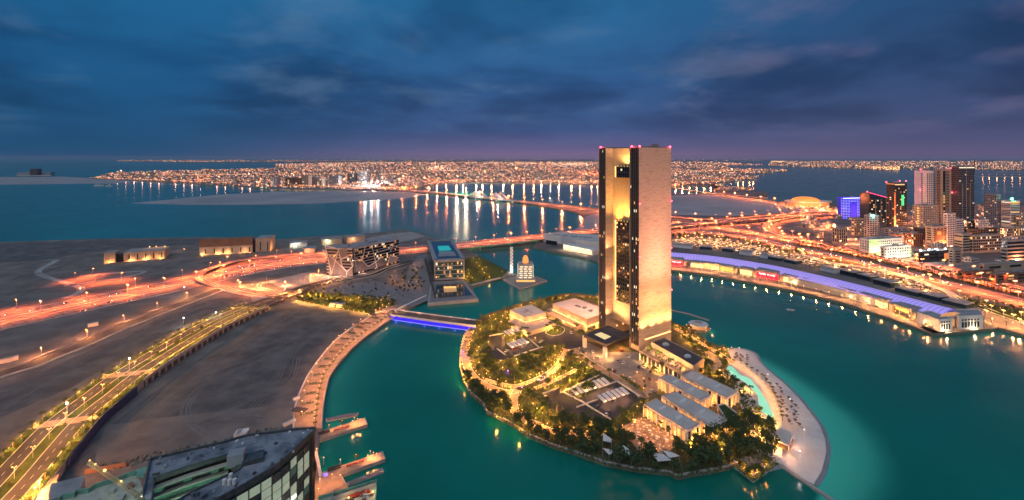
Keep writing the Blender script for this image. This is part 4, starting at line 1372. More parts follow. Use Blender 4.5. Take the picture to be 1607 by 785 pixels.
# boulevard: lamps, trees, viaduct columns, hoarding
for q, lb in (((105, 657), 'white double floodlight over the near pedestrian crossing on the boulevard'), ((203, 582), 'white double floodlight over the far pedestrian crossing on the boulevard'), ((339, 505), 'white double floodlight halfway up the boulevard'), ((289, 463), 'white double floodlight beside the service road near the junction'), ((288, 514), 'white floodlight standing alone on the sand channel')):
    place('white_mast', tuple(G(q[0], q[1], BZ if q[1] > 550 else LZ)), .8, None, lb)
rng = random.Random(15)
for side in (-16.9, 16.9):
    for p, d in walk(offset_line(BOUL_EMB, side), 11, 3):
        if p.y < 150: continue
        nm = 'left' if side > 0 else 'right'
        place('palm%d' % rng.randrange(2), (p.x, p.y, p.z), rng.uniform(0, 6), rng.uniform(.6, .95), 'small palm on the %s strip of the boulevard' % nm, 'palms on the %s strip of the boulevard' % nm)
    for p, d in walk(offset_line(BOUL_EMB, side + 1.4), 15, 6):
        if p.y < 150: continue
        place('uplight', (p.x, p.y, p.z + .1), 0, 1.2, 'yellow ground lamp among the %s boulevard planting' % nm, 'ground lamps on the %s strip of the boulevard' % nm)
    for p, d in walk(offset_line(BOUL_EMB, side - 1.5), 9, 6):
        if p.y < 150: continue
        place('bush%d' % rng.randrange(2), (p.x, p.y, p.z), rng.uniform(0, 6), rng.uniform(.7, 1.3), 'low shrub on the %s lawn strip of the raised boulevard' % nm, 'shrubs on the %s strip of the boulevard' % nm)
for p, d in walk(BOUL_EMB, 13, 5):
    if p.y < 150: continue
    if rng.random() < .75:
        place(rng.choice(['bush0', 'bush1', 'tree_m0']), (p.x + rng.uniform(-1.5, 1.5), p.y, p.z), rng.uniform(0, 6), rng.uniform(.6, 1), 'round shrub on the grass median of the boulevard', 'shrubs on the boulevard median')
for p, d in walk(BOUL_EMB, 21, 12):
    if p.y < 150: continue
    place('boul_lamp', (p.x, p.y, p.z), math.atan2(d.y, d.x), .9, 'warm lamp on the grass median of the boulevard', 'lamps on the boulevard median')
vw = [p for p in offset_line(BOUL_EMB, -20.6) if 388 < p.y < 760]
t = thing('viaduct_wall', 'long grey retaining wall with dark recessed bays under the boulevard edge', 'retaining wall', tuple(vw[0])[:2] + (LZ,))
part('parapet', MB().strip(vw, 1.4, 1.1, thick=2.8), M['concrete'], t)
for p, d in walk(vw, 9, 2):
    part('pilaster', MB().cbox(p, 1.6, 1.8, LZ, p.z - 1.7, math.atan2(d.y, d.x)), M['concrete'], t)
part('back_wall', MB().strip(offset_line(vw, .5), .3, -1.0, thick=8), M['roof_dark'], t)
hb = [Vector((p.x, p.y, LZ)) for p in offset_line(BOUL_EMB, -21.4) if 285 < p.y < 385]
M['hoarding'] = material('blue_hoarding', (0.010, 0.032, 0.11), (0.016, 0.042, 0.14), scale=0.3, rough=0.7)
t = thing('hoarding', 'long dark blue site hoarding below the boulevard edge', 'hoarding', tuple(hb[1]))
for a, b in zip(hb, hb[1:]):
    d = (b - a); n_ = max(1, int(d.length / 8)); d = d / n_
    for q in range(n_):
        part('panel', MB().strip([a + d * (q + .01), a + d * (q + .985)], .35, 7.2, thick=7.4), M['hoarding'], t)

# junction and park
park = [tuple(p) for p in GP([(462, 470), (487, 459), (532, 462), (588, 469), (616, 473), (621, 480), (600, 488), (584, 493), (521, 483)], LZ)]
struct('park_lawn', MB().prism(park, LZ - .3, LZ + .12), M['lawn'])
lot = [(518, 454), (539, 447), (588, 441), (628, 452), (640, 470), (616, 471), (588, 467), (532, 460), (495, 458)]
sheet('parking_area', lot, LZ + .1, M['paving_grey'])
road('plaza_drive', [(490, 449, 2.5), (560, 437, 2.5), (588, 430, 2.5), (602, 424, 2.5), (625, 416, 2.5), (660, 407, 2.5)], 10, mat='asphalt', edge=True, thick=.4)
road('plaza_drive', [(462, 456, 2.5), (500, 447, 2.5), (525, 436, 2.5), (552, 432, 2.5)], 9, mat='paving', edge=True, thick=.4)
road('junction_road', [(395, 452, 2.5), (430, 459, 2.5), (462, 466, 2.5), (470, 472, 2.5)], 13, mat='paving', edge=True, thick=.4)
sheet('forecourt', [(632, 452), (640, 425), (655, 402), (672, 398), (676, 470), (645, 482), (622, 478)], LZ + .14, M['paving_grey'])
sheet('forecourt', [(586, 490), (620, 478), (642, 482), (618, 495), (604, 492)], LZ + .2, M['paving'])
rng = random.Random(21)
pk_ = scatter(park, 130, 4.2, rng)
mass('park_trees', 'mass of small trees filling the back of the lit park strip', 'trees', [(rng.choice(['tree_m0', 'tree_m1', 'tree_m2', 'palm0']), (x, y, LZ), rng.uniform(0, 6), rng.uniform(.6, .95)) for x, y in pk_[46:]])
for x, y in pk_[:46]:
    place(rng.choice(['tree_m0', 'tree_m1', 'tree_m2', 'palm0', 'bush0']), (x, y, LZ), rng.uniform(0, 6), rng.uniform(.6, .95), 'small tree in the lit park strip below the parking area', 'trees of the lit park strip')
for a, b in (((462, 473), (584, 494)), ((479, 463), (600, 478))):
    A, B = G(*a, LZ), G(*b, LZ)
    for p, d in walk([A, B], 8.5, 2):
        place('uplight', (p.x, p.y, LZ + .1), 0, 1.3, 'yellow ground lamp edging the park strip below the parking area', 'ground lamps of the park strip')
for q in ((508, 464), (563, 474), (598, 479), (610, 471)):
    place('prom_lamp', tuple(G(*q, LZ)), 0, 1.1, 'bright yellow lamp among the park strip trees', 'tall lamps in the park strip')
lotw = [tuple(p) for p in GP(lot, LZ)]
for x, y in scatter(lotw, 36, 9, rng):
    place(rng.choice(['palm0', 'palm1', 'tree_m1']), (x, y, LZ), rng.uniform(0, 6), rng.uniform(.5, .7), 'small dark palm standing on the empty grey parking area', 'palms on the grey parking area')
grove = [tuple(p) for p in GP([(612, 436), (640, 424), (664, 420), (666, 455), (640, 462), (618, 450)], LZ)]
mass('courtyard_grove', 'dark grove of small trees in the courtyard beside the glass cube', 'trees', [(rng.choice(['tree_m0', 'tree_m1', 'palm1']), (x, y, LZ), rng.uniform(0, 6), rng.uniform(.6, .9)) for x, y in scatter(grove, 44, 5, rng)])
for q in ((620, 431), (615, 439), (622, 439), (619, 447), (641, 448), (653, 429), (653, 440), (654, 448), (655, 453), (632, 445), (650, 420), (660, 412)):
    place('prom_lamp', tuple(G(*q, LZ)), 0, 1.0, 'warm lamp in the dark courtyard grove beside the glass cube', 'lamps of the courtyard grove')
for q in ((418, 443), (447, 449), (488, 439), (411, 452), (500, 432), (395, 455), (432, 462), (455, 469), (378, 450), (470, 463), (515, 443)):
    place('serv_lamp', tuple(G(*q, LZ)), 0, .8, 'warm lamp around the bare plot by the junction', 'lamps around the bare plot')
bank_l = smooth_line(GP([(390, 468), (420, 461), (455, 478), (430, 492)], LZ), 3)
for p, d in walk(smooth_line(GP([(462, 458), (500, 450), (527, 441), (560, 434)], LZ), 4), 10):
    place('palm0', (p.x, p.y + 5, LZ), rng.uniform(0, 6), .6, 'palm along the curved drive in front of the lattice building', 'palms along the curved drive')
    if rng.random() < .6: place('garden', (p.x + 4, p.y - 6, LZ), 0, 1.4, 'warm lamp along the curved drive in front of the lattice building', 'lamps along the curved drive')
for q in ((524, 481), (535, 482)):
    c = G(*q, LZ); t = thing('site_cabin', 'white cabin at the foot of the park strip, ' + ('left one' if q[0] == 524 else 'right, longer one'), 'cabin', tuple(c))
    part('wall', MB().cbox(c, 10, 6, LZ, LZ + 4.4, .1), M['white'], t); part('roof', MB().cbox(c, 10.4, 6.4, LZ + 4.4, LZ + 4.7, .1), M['roof_pale'], t)
for q in ((600, 486), (607, 489), (596, 491), (610, 484)):
    place('prom_lamp', tuple(G(*q, LZ)), 0, 1.0, 'warm lamp where the promenade meets the blue bridge', 'lamps at the bridge head')

# promenade furniture
for p, d in walk(offset_line(prom_out, 4.5), 8.6, 4):
    place('palm0', (p.x, p.y, 3), rng.uniform(0, 6), .62, 'small palm in the row along the water side of the promenade', 'palms along the promenade')
for p, d in walk(offset_line(prom_out, 5.4), 8.6, 8.2):
    place('prom_lamp', (p.x, p.y, 3), 0, .7, 'small warm lamp between the promenade palms', 'small lamps along the promenade')
for k, (p, d) in enumerate(walk(offset_line(prom_in, -6), 16.5, 8)):
    a_ = math.atan2(d.y, d.x)
    place('prom_flood', (p.x, p.y, 3), a_, 1, 'taller warm lamp along the inland side of the promenade', 'tall lamps along the promenade')
    q = p + d * 8 + Vector((d.y, -d.x, 0)) * 3
    if k % 1 == 0:
        t = thing('planter', 'dark rectangular planter crossing the promenade paving', 'planter', (q.x, q.y, 3), a_, 'planters on the promenade')
        m_ = MB(); m_.cbox((0, 0), 1.6, 9, 0, .9); part('box', m_, M['stone'], t, world=False)
        m_ = MB()
        for z_ in range(14):
            m_.octa((rng.uniform(-.5, .5), rng.uniform(-4, 4), 1.1), rng.uniform(.4, .8))
        part('planting', m_, M['leaf_dark'], t, world=False, kind='stuff')
for q, lb in (((470, 651), 'dark flat kiosk canopy at the lower end of the promenade'), ((565, 512), 'dark flat kiosk canopy at the upper end of the promenade'), ((584, 498), 'small dark kiosk canopy nearest the blue bridge')):
    c = G(*q, 3)
    t = thing('kiosk_canopy', lb, 'kiosk', tuple(c), -.25)
    m_ = MB(); m_.cbox((0, 0), 11, 6, 3.6, 4.1); part('roof', m_, M['roof_dark'], t, world=False)
    for x in (-4.5, 4.5):
        for y in (-2.4, 2.4):
            part('post', MB().tube((x, y, 0), (x, y, 3.6), .18), M['steel'], t, world=False)
for q in ((622, 486), (640, 481), (660, 473)):
    pass

# bridge to the island
BR = [(613, 493, 6), (680, 502.5, 6), (748, 511, 6)]
bl = P3(BR)
t = thing('island_bridge', 'low road bridge to the island with glowing blue side', 'bridge', tuple(bl[1])[:2] + (0,))
part('deck', MB().strip(bl, 17, 0.0, off=6, thick=1.4), M['asphalt'], t)
M['blue_led_glow'] = glow('blue_led_wash', (0.035, 0.02, 1.0), 0.75, True)  # wall is no lamp: the LED strip's blue wash put in as emission
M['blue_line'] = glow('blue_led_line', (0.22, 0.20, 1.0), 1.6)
part('led_washed_wall', MB().strip(bl, .8, -1.4, off=-1.7, thick=4.2), M['blue_led_glow'], t)
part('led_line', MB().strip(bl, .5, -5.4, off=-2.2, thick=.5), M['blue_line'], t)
for o_ in (-2.6, 14.6):
    part('parapet', MB().strip(bl, .7, 1.2, off=o_, thick=2.4), M['white'], t)
for p, d in walk(offset_line(bl, 14), 22, 10):
    lo = light('POINT', p, 3000, (1, .45, .2), .4, t, 'bridge_light'); lo.location = basemat(t).inverted() @ Vector((p.x, p.y, p.z + 4))
for p, d in walk(offset_line(bl, -2.9), 20, 10):
    lo = light('POINT', p, 500, (.1, .08, 1), .4, t, 'led_spill'); lo.location = basemat(t).inverted() @ Vector((p.x, p.y, 1.6))
rq = GP([(618, 492), (640, 481), (669, 467)], 0)
t = thing('canal_wall', 'pale quay wall with lilac glow running to the glass cube', 'quay wall', tuple(rq[1]))
part('wall', MB().strip(rq, 2.2, 3.6, thick=5), M['white'], t)
for f in (.2, .5, .8):
    p = rq[0].lerp(rq[2], f); lo = light('POINT', p, 420, (.3, .2, 1), .4, t, 'wall_light'); lo.location = basemat(t).inverted() @ (p + Vector((3, -5, 2)))

# piers and docks
def deck(name, label, cat, px, z, mat='paving', z0=-1.5):
    t_ = thing(name, label, cat, tuple(sum(GP(px, 0), Vector()) / len(px)))
    poly = GP(px, z)
    part('slab', MB().prism([tuple(p) for p in poly], z0, z), M['concrete'], t_)
    c = sum(poly, Vector()) / len(poly)
    part('paving', MB().prism([tuple(c + (p - c) * .93) for p in poly], z, z + .1), M[mat], t_)
    return t_, poly
pier1, pl1 = deck('pier', 'upper stone pier with red benches and warm lamps', 'pier', [(490, 694), (577, 666), (573, 655), (494, 681)], 2.2)
pier2, pl2 = deck('pier', 'lower stone pier with red benches and warm lamps', 'pier', [(503, 750), (536, 745), (605, 720), (601, 708), (506, 741)], 2.2)
deck('quay_plaza', 'paved quay corner beside the dark glazed office block', 'quay', [(496, 686), (490, 694), (495, 712), (502, 748), (535, 744), (549, 768), (520, 790), (486, 800), (484, 720)], 2.4)
for lb, px in (('grey floating dock above the upper pier', [(512, 661), (560, 652), (563, 647.5), (542, 650), (511, 656.5)]), ('grey floating dock below the lower pier', [(546, 762), (603, 741), (600, 734), (580, 743), (544, 757)])):
    deck('floating_dock', lb, 'dock', px, .8, 'paving_grey', -.4)
M['red_seat'] = material('red_bench', (0.30, 0.035, 0.02), rough=0.6)
for nm, pl, d0 in (('upper', pl1, 1), ('lower', pl2, 1)):
    a, b = (pl[0] + pl[3]) / 2 if nm == 'upper' else (pl[0] + pl[4]) / 2, (pl[1] + pl[2]) / 2 if nm == 'upper' else (pl[2] + pl[3]) / 2
    d = (b - a).normalized(); n_ = Vector((-d.y, d.x, 0)); L = (b - a).length
    for f in (.42, .52, .62):
        p = a + d * L * f
        tb = thing('pier_bench', 'red slatted bench on the %s pier' % nm, 'bench', (p.x, p.y, 2.3), math.atan2(d.y, d.x), 'benches on the %s pier' % nm)
        for y in (-.5, 0, .5):
            m_ = MB(); m_.cbox((0, y), 3.2, .35, .45, .6); part('slat', m_, M['red_seat'], tb, world=False)
        for x in (-1.3, 1.3):
            m_ = MB(); m_.cbox((x, 0), .25, 1.3, 0, .45); part('leg', m_, M['dark_steel'], tb, world=False)
    for f, s_ in ((.3, 3.4), (.55, 3.4), (.72, -1), (.78, 2.6), (.82, 0), (.86, -2)):
        p = a + d * L * f + n_ * s_
        place('prom_lamp', (p.x, p.y, 2.3), 0, .62, 'warm globe lamp on the %s pier' % nm, 'lamps on the %s pier' % nm)
    p = a + d * L * .55 + n_ * 3
    place('palm0', (p.x, p.y, 2.3), 1, .6, 'single small palm on the %s pier' % nm)
    for k in range(2):
        p0, p1 = a + d * L * .1 + n_ * (1 + 2.2 * k), a + d * L * .3 + n_ * (1 + 2.2 * k)
        ob = part('pier_wall', MB().strip([Vector((p0.x, p0.y, 2.3)), Vector((p1.x, p1.y, 2.3))], .6, .9, thick=.9), M['dark_steel'])
        tag(ob, 'low dark wall at the root of the %s pier' % nm, 'low wall', 'low walls on the %s pier' % nm)
for q in ((490.5, 686), (511, 744)):
    p = G(*q, 3.5); light('POINT', p, 1000, (.16, .1, 1), .4, None, 'blue_quay_light')
    o = part('quay_marker', MB().cbox(p, 2.2, 1.4, 2.4, 3.8, .5), glow('blue_marker', (.25, .2, 1), 1.2)); tag(o, 'small blue-lit block at the root of the %s pier' % ('upper' if q[1] < 700 else 'lower'), 'light block')
for q in ((502, 764), (521, 757), (534, 758), (497, 716), (508, 730), (500, 780)):
    place('prom_lamp', tuple(G(*q, 2.4)), 0, .8, 'warm lamp on the paved quay corner beside the office block', 'lamps on the quay corner')
gwp = GP([(495.5, 710), (503.5, 748)], 2.4)
o = part('quay_ramp', MB().strip(gwp, 1.8, .7, thick=.7), M['kerb']); tag(o, 'long straight orange-lit ramp wall along the quay corner', 'ramp')

# ------------------------------------------------------------------ buildings on the west shore
def on_face(px, py, A, d):
    t_ = along(A, d, px); p = A + d * t_
    return Vector((p.x, p.y, CAMH - (py - Y0) * p.y / F))
def slab_wall(mb_, A, B, n, dep, z0, z1, mi=0):
    mb_.prism([tuple(A), tuple(B), tuple(B + n * dep), tuple(A + n * dep)], z0, z1, mi)
def hall(label, a, b, ztop, depth, nwin, wallm, upper=None, litat=()):
    A, B = G(*a, LZ), G(*b, LZ)
    d = (B - A).normalized(); n_ = Vector((-d.y, d.x, 0))
    t_ = thing('exhibition_hall', label, 'building', tuple((A + B) / 2))
    m_ = MB(); slab_wall(m_, A, B, n_, depth, LZ, ztop); part('wall', m_, wallm, t_)
    m_ = MB(); slab_wall(m_, A + d + n_, B - d + n_, n_, depth - 2, ztop, ztop + .3); part('roof', m_, M['roof_grey'], t_)
    if upper:
        m_ = MB(); slab_wall(m_, A - d * .4 - n_ * .4, B + d * .4 - n_ * .4, n_, depth * .3, ztop, ztop + upper); part('attic', m_, M['brown'], t_)
        m_ = MB()
        for k in range(10):
            p = A.lerp(B, .1 + .09 * k) + n_ * (depth * (.5 if k % 2 else .75)); m_.cbox(p, 6, 2, ztop + .3, ztop + 1.6, math.atan2(d.y, d.x))
        part('skylight', m_, M['white'], t_)
    L = (B - A).length
    for k in range(nwin):
        p = A + d * (L * (k + .6) / nwin); q = p + d * 1.8
        m_ = MB(); slab_wall(m_, p - n_ * .25, q - n_ * .25, n_, .3, LZ + 2, LZ + (ztop - LZ) * .75); part('window', m_, M['glass'], t_)
    for f in litat:
        p = A + d * (L * f) - n_ * 2.5; lo = light('POINT', p, 2.2e4, WARM, .5, t_, 'wall_light'); lo.location = basemat(t_).inverted() @ (p + Vector((0, 0, 1.5)))
        m_ = MB(); m_.ball(p + Vector((0, 0, 1)), .7, seg=8, rings=5); part('wall_lamp', m_, M['lamp_warm'], t_)
    return t_, A, B, d, n_
hall('small sand-coloured cube hall with one glowing wall lamp, far left', (163, 413.5), (181, 412), LZ + 19, 26, 0, M['sandstone'], litat=(.5,))
hall('long low sand-coloured hall with narrow slot windows, left of the brown-topped one', (194, 411), (258, 406), LZ + 17, 40, 5, M['sandstone'], litat=(.18, .55, .9))
hall('large sand-coloured hall with brown upper storey and roof skylights', (313, 401), (396, 396.5), LZ + 16, 60, 6, M['beige'], upper=15, litat=(.06, .36, .53, .85))
tt, A, B, d, n_ = hall('square sand-coloured tower block with two tall slots beside the brown-topped hall', (401, 395.5), (424, 394.5), LZ + 28, 40, 2, M['sandstone'])
p = B + d * 4; light('POINT', p + Vector((0, 8, 6)), 6000, WARM, .5, None, 'side_light')
o = part('recessed_link', MB().prism([tuple(G(182, 412, LZ)), tuple(G(194, 411, LZ)), tuple(G(194, 411, LZ) + n_ * 20), tuple(G(182, 412, LZ) + n_ * 20)], LZ, LZ + 15), M['glass']); tag(o, 'dark glass link between the cube hall and the long hall', 'building')
o = part('recessed_link', MB().prism([tuple(G(396.5, 396, LZ)), tuple(G(401, 395.5, LZ)), tuple(G(401, 395.5, LZ) + n_ * 20), tuple(G(396.5, 396, LZ) + n_ * 20)], LZ, LZ + 24), M['glass']); tag(o, 'dark glass link between the brown-topped hall and its tower block', 'building')
for q in ((289, 392.5), (235, 389), (245, 388.5), (259, 388)):
    p = G(q[0], q[1], LZ + (2 if q[0] == 289 else 17)); light('POINT', p + Vector((0, 0, 3)), 4000, WARM, .4, None, 'yard_light')
    o = part('yard_lamp', MB().ball(p + Vector((0, 0, 2)), .9, seg=8, rings=5), M['lamp_warm']); tag(o, 'yellow lamp on or behind the long low hall', 'lamp', 'yard lamps by the halls')
# low sheds behind the lattice building
for k, (a, b, zt, mt, lb) in enumerate((((455, 389), (482, 387), 9, 'white', 'low white shed with green-lit front by the shore'), ((505, 385), (537, 382.5), 12, 'sandstone', 'cream flat-roofed shed behind the lattice building, left of the grey one'), ((545, 382), (573, 379), 13, 'beige', 'pinkish flat-roofed shed behind the lattice building, by the shore'), ((478, 397), (494, 396), 8, 'beige', 'small beige shed left of the lattice building'))):
    A, B = G(*a, LZ), G(*b, LZ); d = (B - A).normalized(); n_ = Vector((-d.y, d.x, 0))
    t = thing('shed', lb, 'shed', tuple((A + B) / 2))
    m_ = MB(); slab_wall(m_, A, B, n_, 30, LZ, LZ + zt); part('wall', m_, M[mt], t)
    m_ = MB(); slab_wall(m_, A - d - n_, B + d - n_, n_, 32, LZ + zt, LZ + zt + .8); part('roof', m_, M['roof_grey'], t)
    p = A.lerp(B, .3) - n_ * 6 + Vector((0, 0, 8)); light('POINT', p, 7000, (.9, 1, .7) if k in (0, 1) else PEACH, .5, None, 'shed_light')
p = G(464, 386, 14); light('POINT', p, 9000, (.8, 1, .85), .5, None, 'yard_light'); o = part('yard_lamp', MB().ball(p, 1.1, seg=8, rings=5), M['lamp_white']); tag(o, 'bright greenish white lamp above the shore sheds', 'lamp')
pg = [tuple(q) for q in GP([(570, 375), (612, 367), (645, 364), (668, 371), (640, 378), (600, 384)], LZ)]
struct('sandy_spit', MB().prism(pg, LZ - .4, LZ + .15), M['sand_pale'])

# faceted lattice building
M['lattice'] = material('white_lattice', (0.55, 0.50, 0.51), rough=0.6)
M['facet'] = material('grey_facet', (0.10, 0.092, 0.097), (0.15, 0.135, 0.14), scale=.2, rough=.55)
M['slat'] = material('pale_louvre', (0.40, 0.37, 0.38), rough=0.6)
ZX = lambda X, Y: (490 + X / 7.85, 360 + Y / 7.85)
def lattice_block(label, a, b, depth, segs, ztop, lit, panels):
    A, B = G(*a, LZ), G(*b, LZ)
    d = (B - A).normalized(); n_ = Vector((-d.y, d.x, 0))
    t_ = thing('lattice_office', label, 'office building', tuple((A + B) / 2))
    m_ = MB(); slab_wall(m_, A, B, n_, depth, LZ, ztop); part('glazing', m_, M['glass'], t_)
    m_ = MB(); slab_wall(m_, A - n_ * .5, B - n_ * .5, n_, depth + .8, ztop, ztop + 1.2); part('roof', m_, M['roof_grey'], t_)
    m_ = MB(); c = (A + B) / 2 + n_ * depth / 2; m_.cbox(c, 18, 10, ztop + 1.2, ztop + 4, math.atan2(d.y, d.x)); part('roof_plant', m_, M['grey_clad'], t_)
    nf = 9
    for k in range(nf):
        z = LZ + (ztop - LZ) * (k + 1) / nf
        m_ = MB(); m_.strip([A - n_ * .35 + Vector((0, 0, z - LZ)), B - n_ * .35 + Vector((0, 0, z - LZ))], .5, 0, thick=1.0)
        part('floor_band', m_, M['slat'], t_)
    L = (B - A).length
    m_ = MB()
    for k in range(nf):
        for q in range(int(L / 4)):
            if rng.random() < lit:
                z = LZ + (ztop - LZ) * k / nf
                p = A + d * (4 * q + .4) - n_ * .2
                slab_wall(m_, p, p + d * rng.uniform(2, 3.6), n_, .25, z + .6, z + (ztop - LZ) / nf - 1.1, rng.choice((0, 1, 2)))
    part('lit_window', m_, [M['win_warm'], M['win_pale'], M['win_dim']], t_, kind='stuff')
    for pts in panels:       # solid pale cladding facets between the lattice bars
        P_ = [on_face(*ZX(*q), A - n_ * .7, d) for q in pts]
        vs = [tuple(q) for q in P_] + [tuple(q + n_ * .3) for q in P_]
        k = len(P_)
        part('facet', MB().add(vs, [tuple(range(k))] + [(i, i + k, (i + 1) % k + k, (i + 1) % k) for i in range(k)]), M['facet'], t_)
    for x0, y0, x1, y1 in segs:
        p, q = on_face(*ZX(x0, y0), A - n_ * 1.0, d), on_face(*ZX(x1, y1), A - n_ * 1.0, d)
        part('lattice_bar', MB().tube(p, q, .72, n=5), M['lattice'], t_)
    return t_, A, B, d, n_
SA = [(125, 250, 285, 385), (285, 385, 425, 525), (160, 200, 235, 540), (160, 200, 325, 245), (325, 245, 285, 385), (325, 245, 350, 375), (350, 375, 430, 335), (430, 335, 470, 375), (495, 460, 425, 525), (425, 525, 365, 450), (365, 450, 350, 375), (470, 375, 495, 460), (425, 525, 420, 575), (285, 385, 240, 560)]
ta, A1, B1, d1, n1 = lattice_block('left half of the faceted office block, white diagonal lattice over grey facets', (513, 431.5), (553, 433), 30, SA, 47, .06,
    [[(200, 300), (285, 385), (235, 540), (205, 540)], [(325, 245), (430, 235), (430, 335), (350, 375)], [(285, 385), (350, 375), (365, 450), (425, 525), (420, 570), (250, 560)], [(425, 525), (495, 460), (500, 570), (425, 575)]])
SB = [(510, 240, 540, 460), (620, 385, 690, 460), (690, 460, 780, 400), (780, 400, 730, 180), (620, 385, 655, 200), (780, 290, 1060, 200), (960, 280, 1025, 140), (1025, 140, 740, 180), (960, 320, 1060, 345), (960, 320, 930, 415), (780, 400, 860, 340), (780, 400, 800, 480), (540, 360, 620, 385)]
tb_, A2, B2, d2, n2 = lattice_block('right half of the faceted office block, dark glass with yellow lit offices', (553.5, 432), (626, 412), 34, SB, 46, .2,
    [[(510, 400), (620, 385), (690, 460), (680, 500), (520, 540)], [(690, 460), (780, 400), (800, 475), (690, 495)], [(780, 400), (860, 340), (930, 410), (900, 445), (805, 470)], [(930, 410), (960, 320), (1058, 345), (1058, 390), (940, 425)]])
for f in (.15, .5, .85):
    for (A, B, n_) in ((A1, B1, n1), (A2, B2, n2)):
        p = A.lerp(B, f) - n_ * 9; light('POINT', p + Vector((0, 0, 5)), 6500, (1, .55, .42), .6, None, 'facade_light')

# glass cube office with terrace in the water
CZ1 = 35.0
cube_px = [(681.4, 409.3), (728.8, 407), (709.7, 376.5), (670.7, 378)]
cu = GP(cube_px, CZ1)
cuc = sum(cu, Vector()) / 4
t = thing('glass_cube_office', 'glass-fronted office cube with turquoise rooftop court', 'office building', (cuc.x, cuc.y, 4))
cp = [tuple(q) for q in cu]
part('body', MB().prism(cp, 4, CZ1 - 1.2), M['grey_clad'], t)
rimm = MB()
for a, b in zip(cu, cu[1:] + cu[:1]):
    rimm.strip([Vector((a.x, a.y, CZ1)), Vector((b.x, b.y, CZ1))], 6, 1.2, off=2.2, thick=2.4)
part('roof_rim', rimm, M['grey_clad'], t)
part('roof', MB().prism([tuple(cuc + (q - cuc) * .92) for q in cu], CZ1 - 1.2, CZ1 - .6), M['glass_blue'], t)
crt = GP([(689, 393), (708, 392), (704, 386), (687, 386.5)], CZ1 + .4)
part('roof_court', MB().prism([tuple(q) for q in crt], CZ1 - .6, CZ1 + .8), glow('turquoise_court', (.03, .55, .55), .5), t)
crt = GP([(688, 402), (716, 401), (712, 394.5), (688.5, 395)], CZ1 + .2)
part('roof_panel', MB().prism([tuple(q) for q in crt], CZ1 - .6, CZ1 + .3), M['grey_clad'], t)
fa, fb = Vector((cu[0].x, cu[0].y, 4)), Vector((cu[1].x, cu[1].y, 4))
fd = (fb - fa).normalized(); fn = Vector((fd.y, -fd.x, 0)); fL = (fb - fa).length
m_ = MB(); slab_wall(m_, fa + fn * .1 + fd * 1.5, fb + fn * .1 - fd * 1.5, fn, .6, 6, CZ1 - 2.5); part('front_glazing', m_, material('teal_glass', (.03, .10, .105), rough=.15, spec=.6), t)
for k in range(5):
    z = 6 + (CZ1 - 8.5) * k / 4
    m_ = MB(); slab_wall(m_, fa + fn * .5 + fd, fb + fn * .5 - fd, fn, .9, z - .5, z + .6); part('floor_band', m_, M['slat'], t)
for a_, b_ in ((0, 1.8), (fL - 1.8, fL)):
    m_ = MB(); slab_wall(m_, fa + fd * a_, fa + fd * b_, fn, 2.4, 4, CZ1); part('frame', m_, M['concrete'], t)
m_ = MB(); slab_wall(m_, fa, fb, fn, 2.4, CZ1 - 2.6, CZ1 + 1.1); part('frame', m_, M['concrete'], t)
m_ = MB(); slab_wall(m_, fa, fb, fn, 2.4, 4, 6); part('frame', m_, M['concrete'], t)
m_ = MB()
for k in range(4):
    for q in range(14):
        if rng.random() < (.34 if k in (0, 3) else .22):
            p = fa + fd * (2.4 + q * (fL - 5) / 14) + fn * .7
            z = 6.6 + (CZ1 - 8.5) * k / 4
            slab_wall(m_, p, p + fd * rng.uniform(1.4, 3), fn, .2, z + rng.uniform(0, 1.5), z + rng.uniform(2.5, 5.4), rng.choice((0, 1, 2, 2)))
part('lit_window', m_, [M['win_warm'], M['win_pale'], M['win_dim']], t, kind='stuff')
for a_, b_ in ((cu[1], cu[2]), (cu[3], cu[0])):
    dd = (b_ - a_).normalized(); nn = Vector((dd.y, -dd.x, 0)); L = (b_ - a_).length
    for k in range(12):
        p = a_ + dd * (L * (k + .1) / 12)
        m_ = MB(); slab_wall(m_, p, p + dd * (L / 15), nn, .4, 6, CZ1 - 3); part('side_window', m_, M['glass_blue'], t)
t, pl = deck('water_terrace', 'flat stone terrace in the water below the glass cube', 'terrace', [(671, 476), (751, 469.5), (728.5, 440.5), (676, 443)], 4, 'paving_grey')
ci = GP([(683, 468.5), (741, 463.5), (727, 445), (685, 447)], 4.1)
part('dark_court', MB().prism([tuple(q) for q in ci], 3.9, 4.3), M['glass_blue'], t)
ci = GP([(697, 459), (717, 457.5), (716, 452), (696.5, 452.5)], 4.3)
part('light_well', MB().prism([tuple(q) for q in ci], 4.2, 4.6), M['win_dim'], t)
m_ = MB(); w0 = GP([(696.5, 452.5), (716, 452)], 4.3); m_.strip(w0, 1, 2.4, thick=2.4); part('lit_wall', m_, M['win_warm'], t)
wl2 = GP([(667, 410), (675, 440), (683, 470)], LZ)
o = part('dark_screen_wall', MB().strip(wl2, 2, 6, thick=7), M['dark_steel']); tag(o, 'long dark screen wall with pale arches beside the glass cube', 'wall')
isle = [tuple(q) for q in GP([(728, 440), (742, 449), (787, 436), (797, 425), (752, 402), (728, 407)], LZ)]
struct('garden_lawn', MB().prism(isle, LZ - .4, LZ + .13), M['lawn'])
gard = [tuple(q) for q in GP([(730, 440), (742, 447), (770, 437), (766, 425), (745, 404), (732, 407)], LZ)]
for x, y in scatter(gard, 34, 6, rng):
    place(rng.choice(['tree_m0', 'tree_m1', 'palm0', 'bush1']), (x, y, LZ), rng.uniform(0, 6), rng.uniform(.6, 1), 'tree in the lit garden right of the glass cube', 'trees of the glass cube garden')
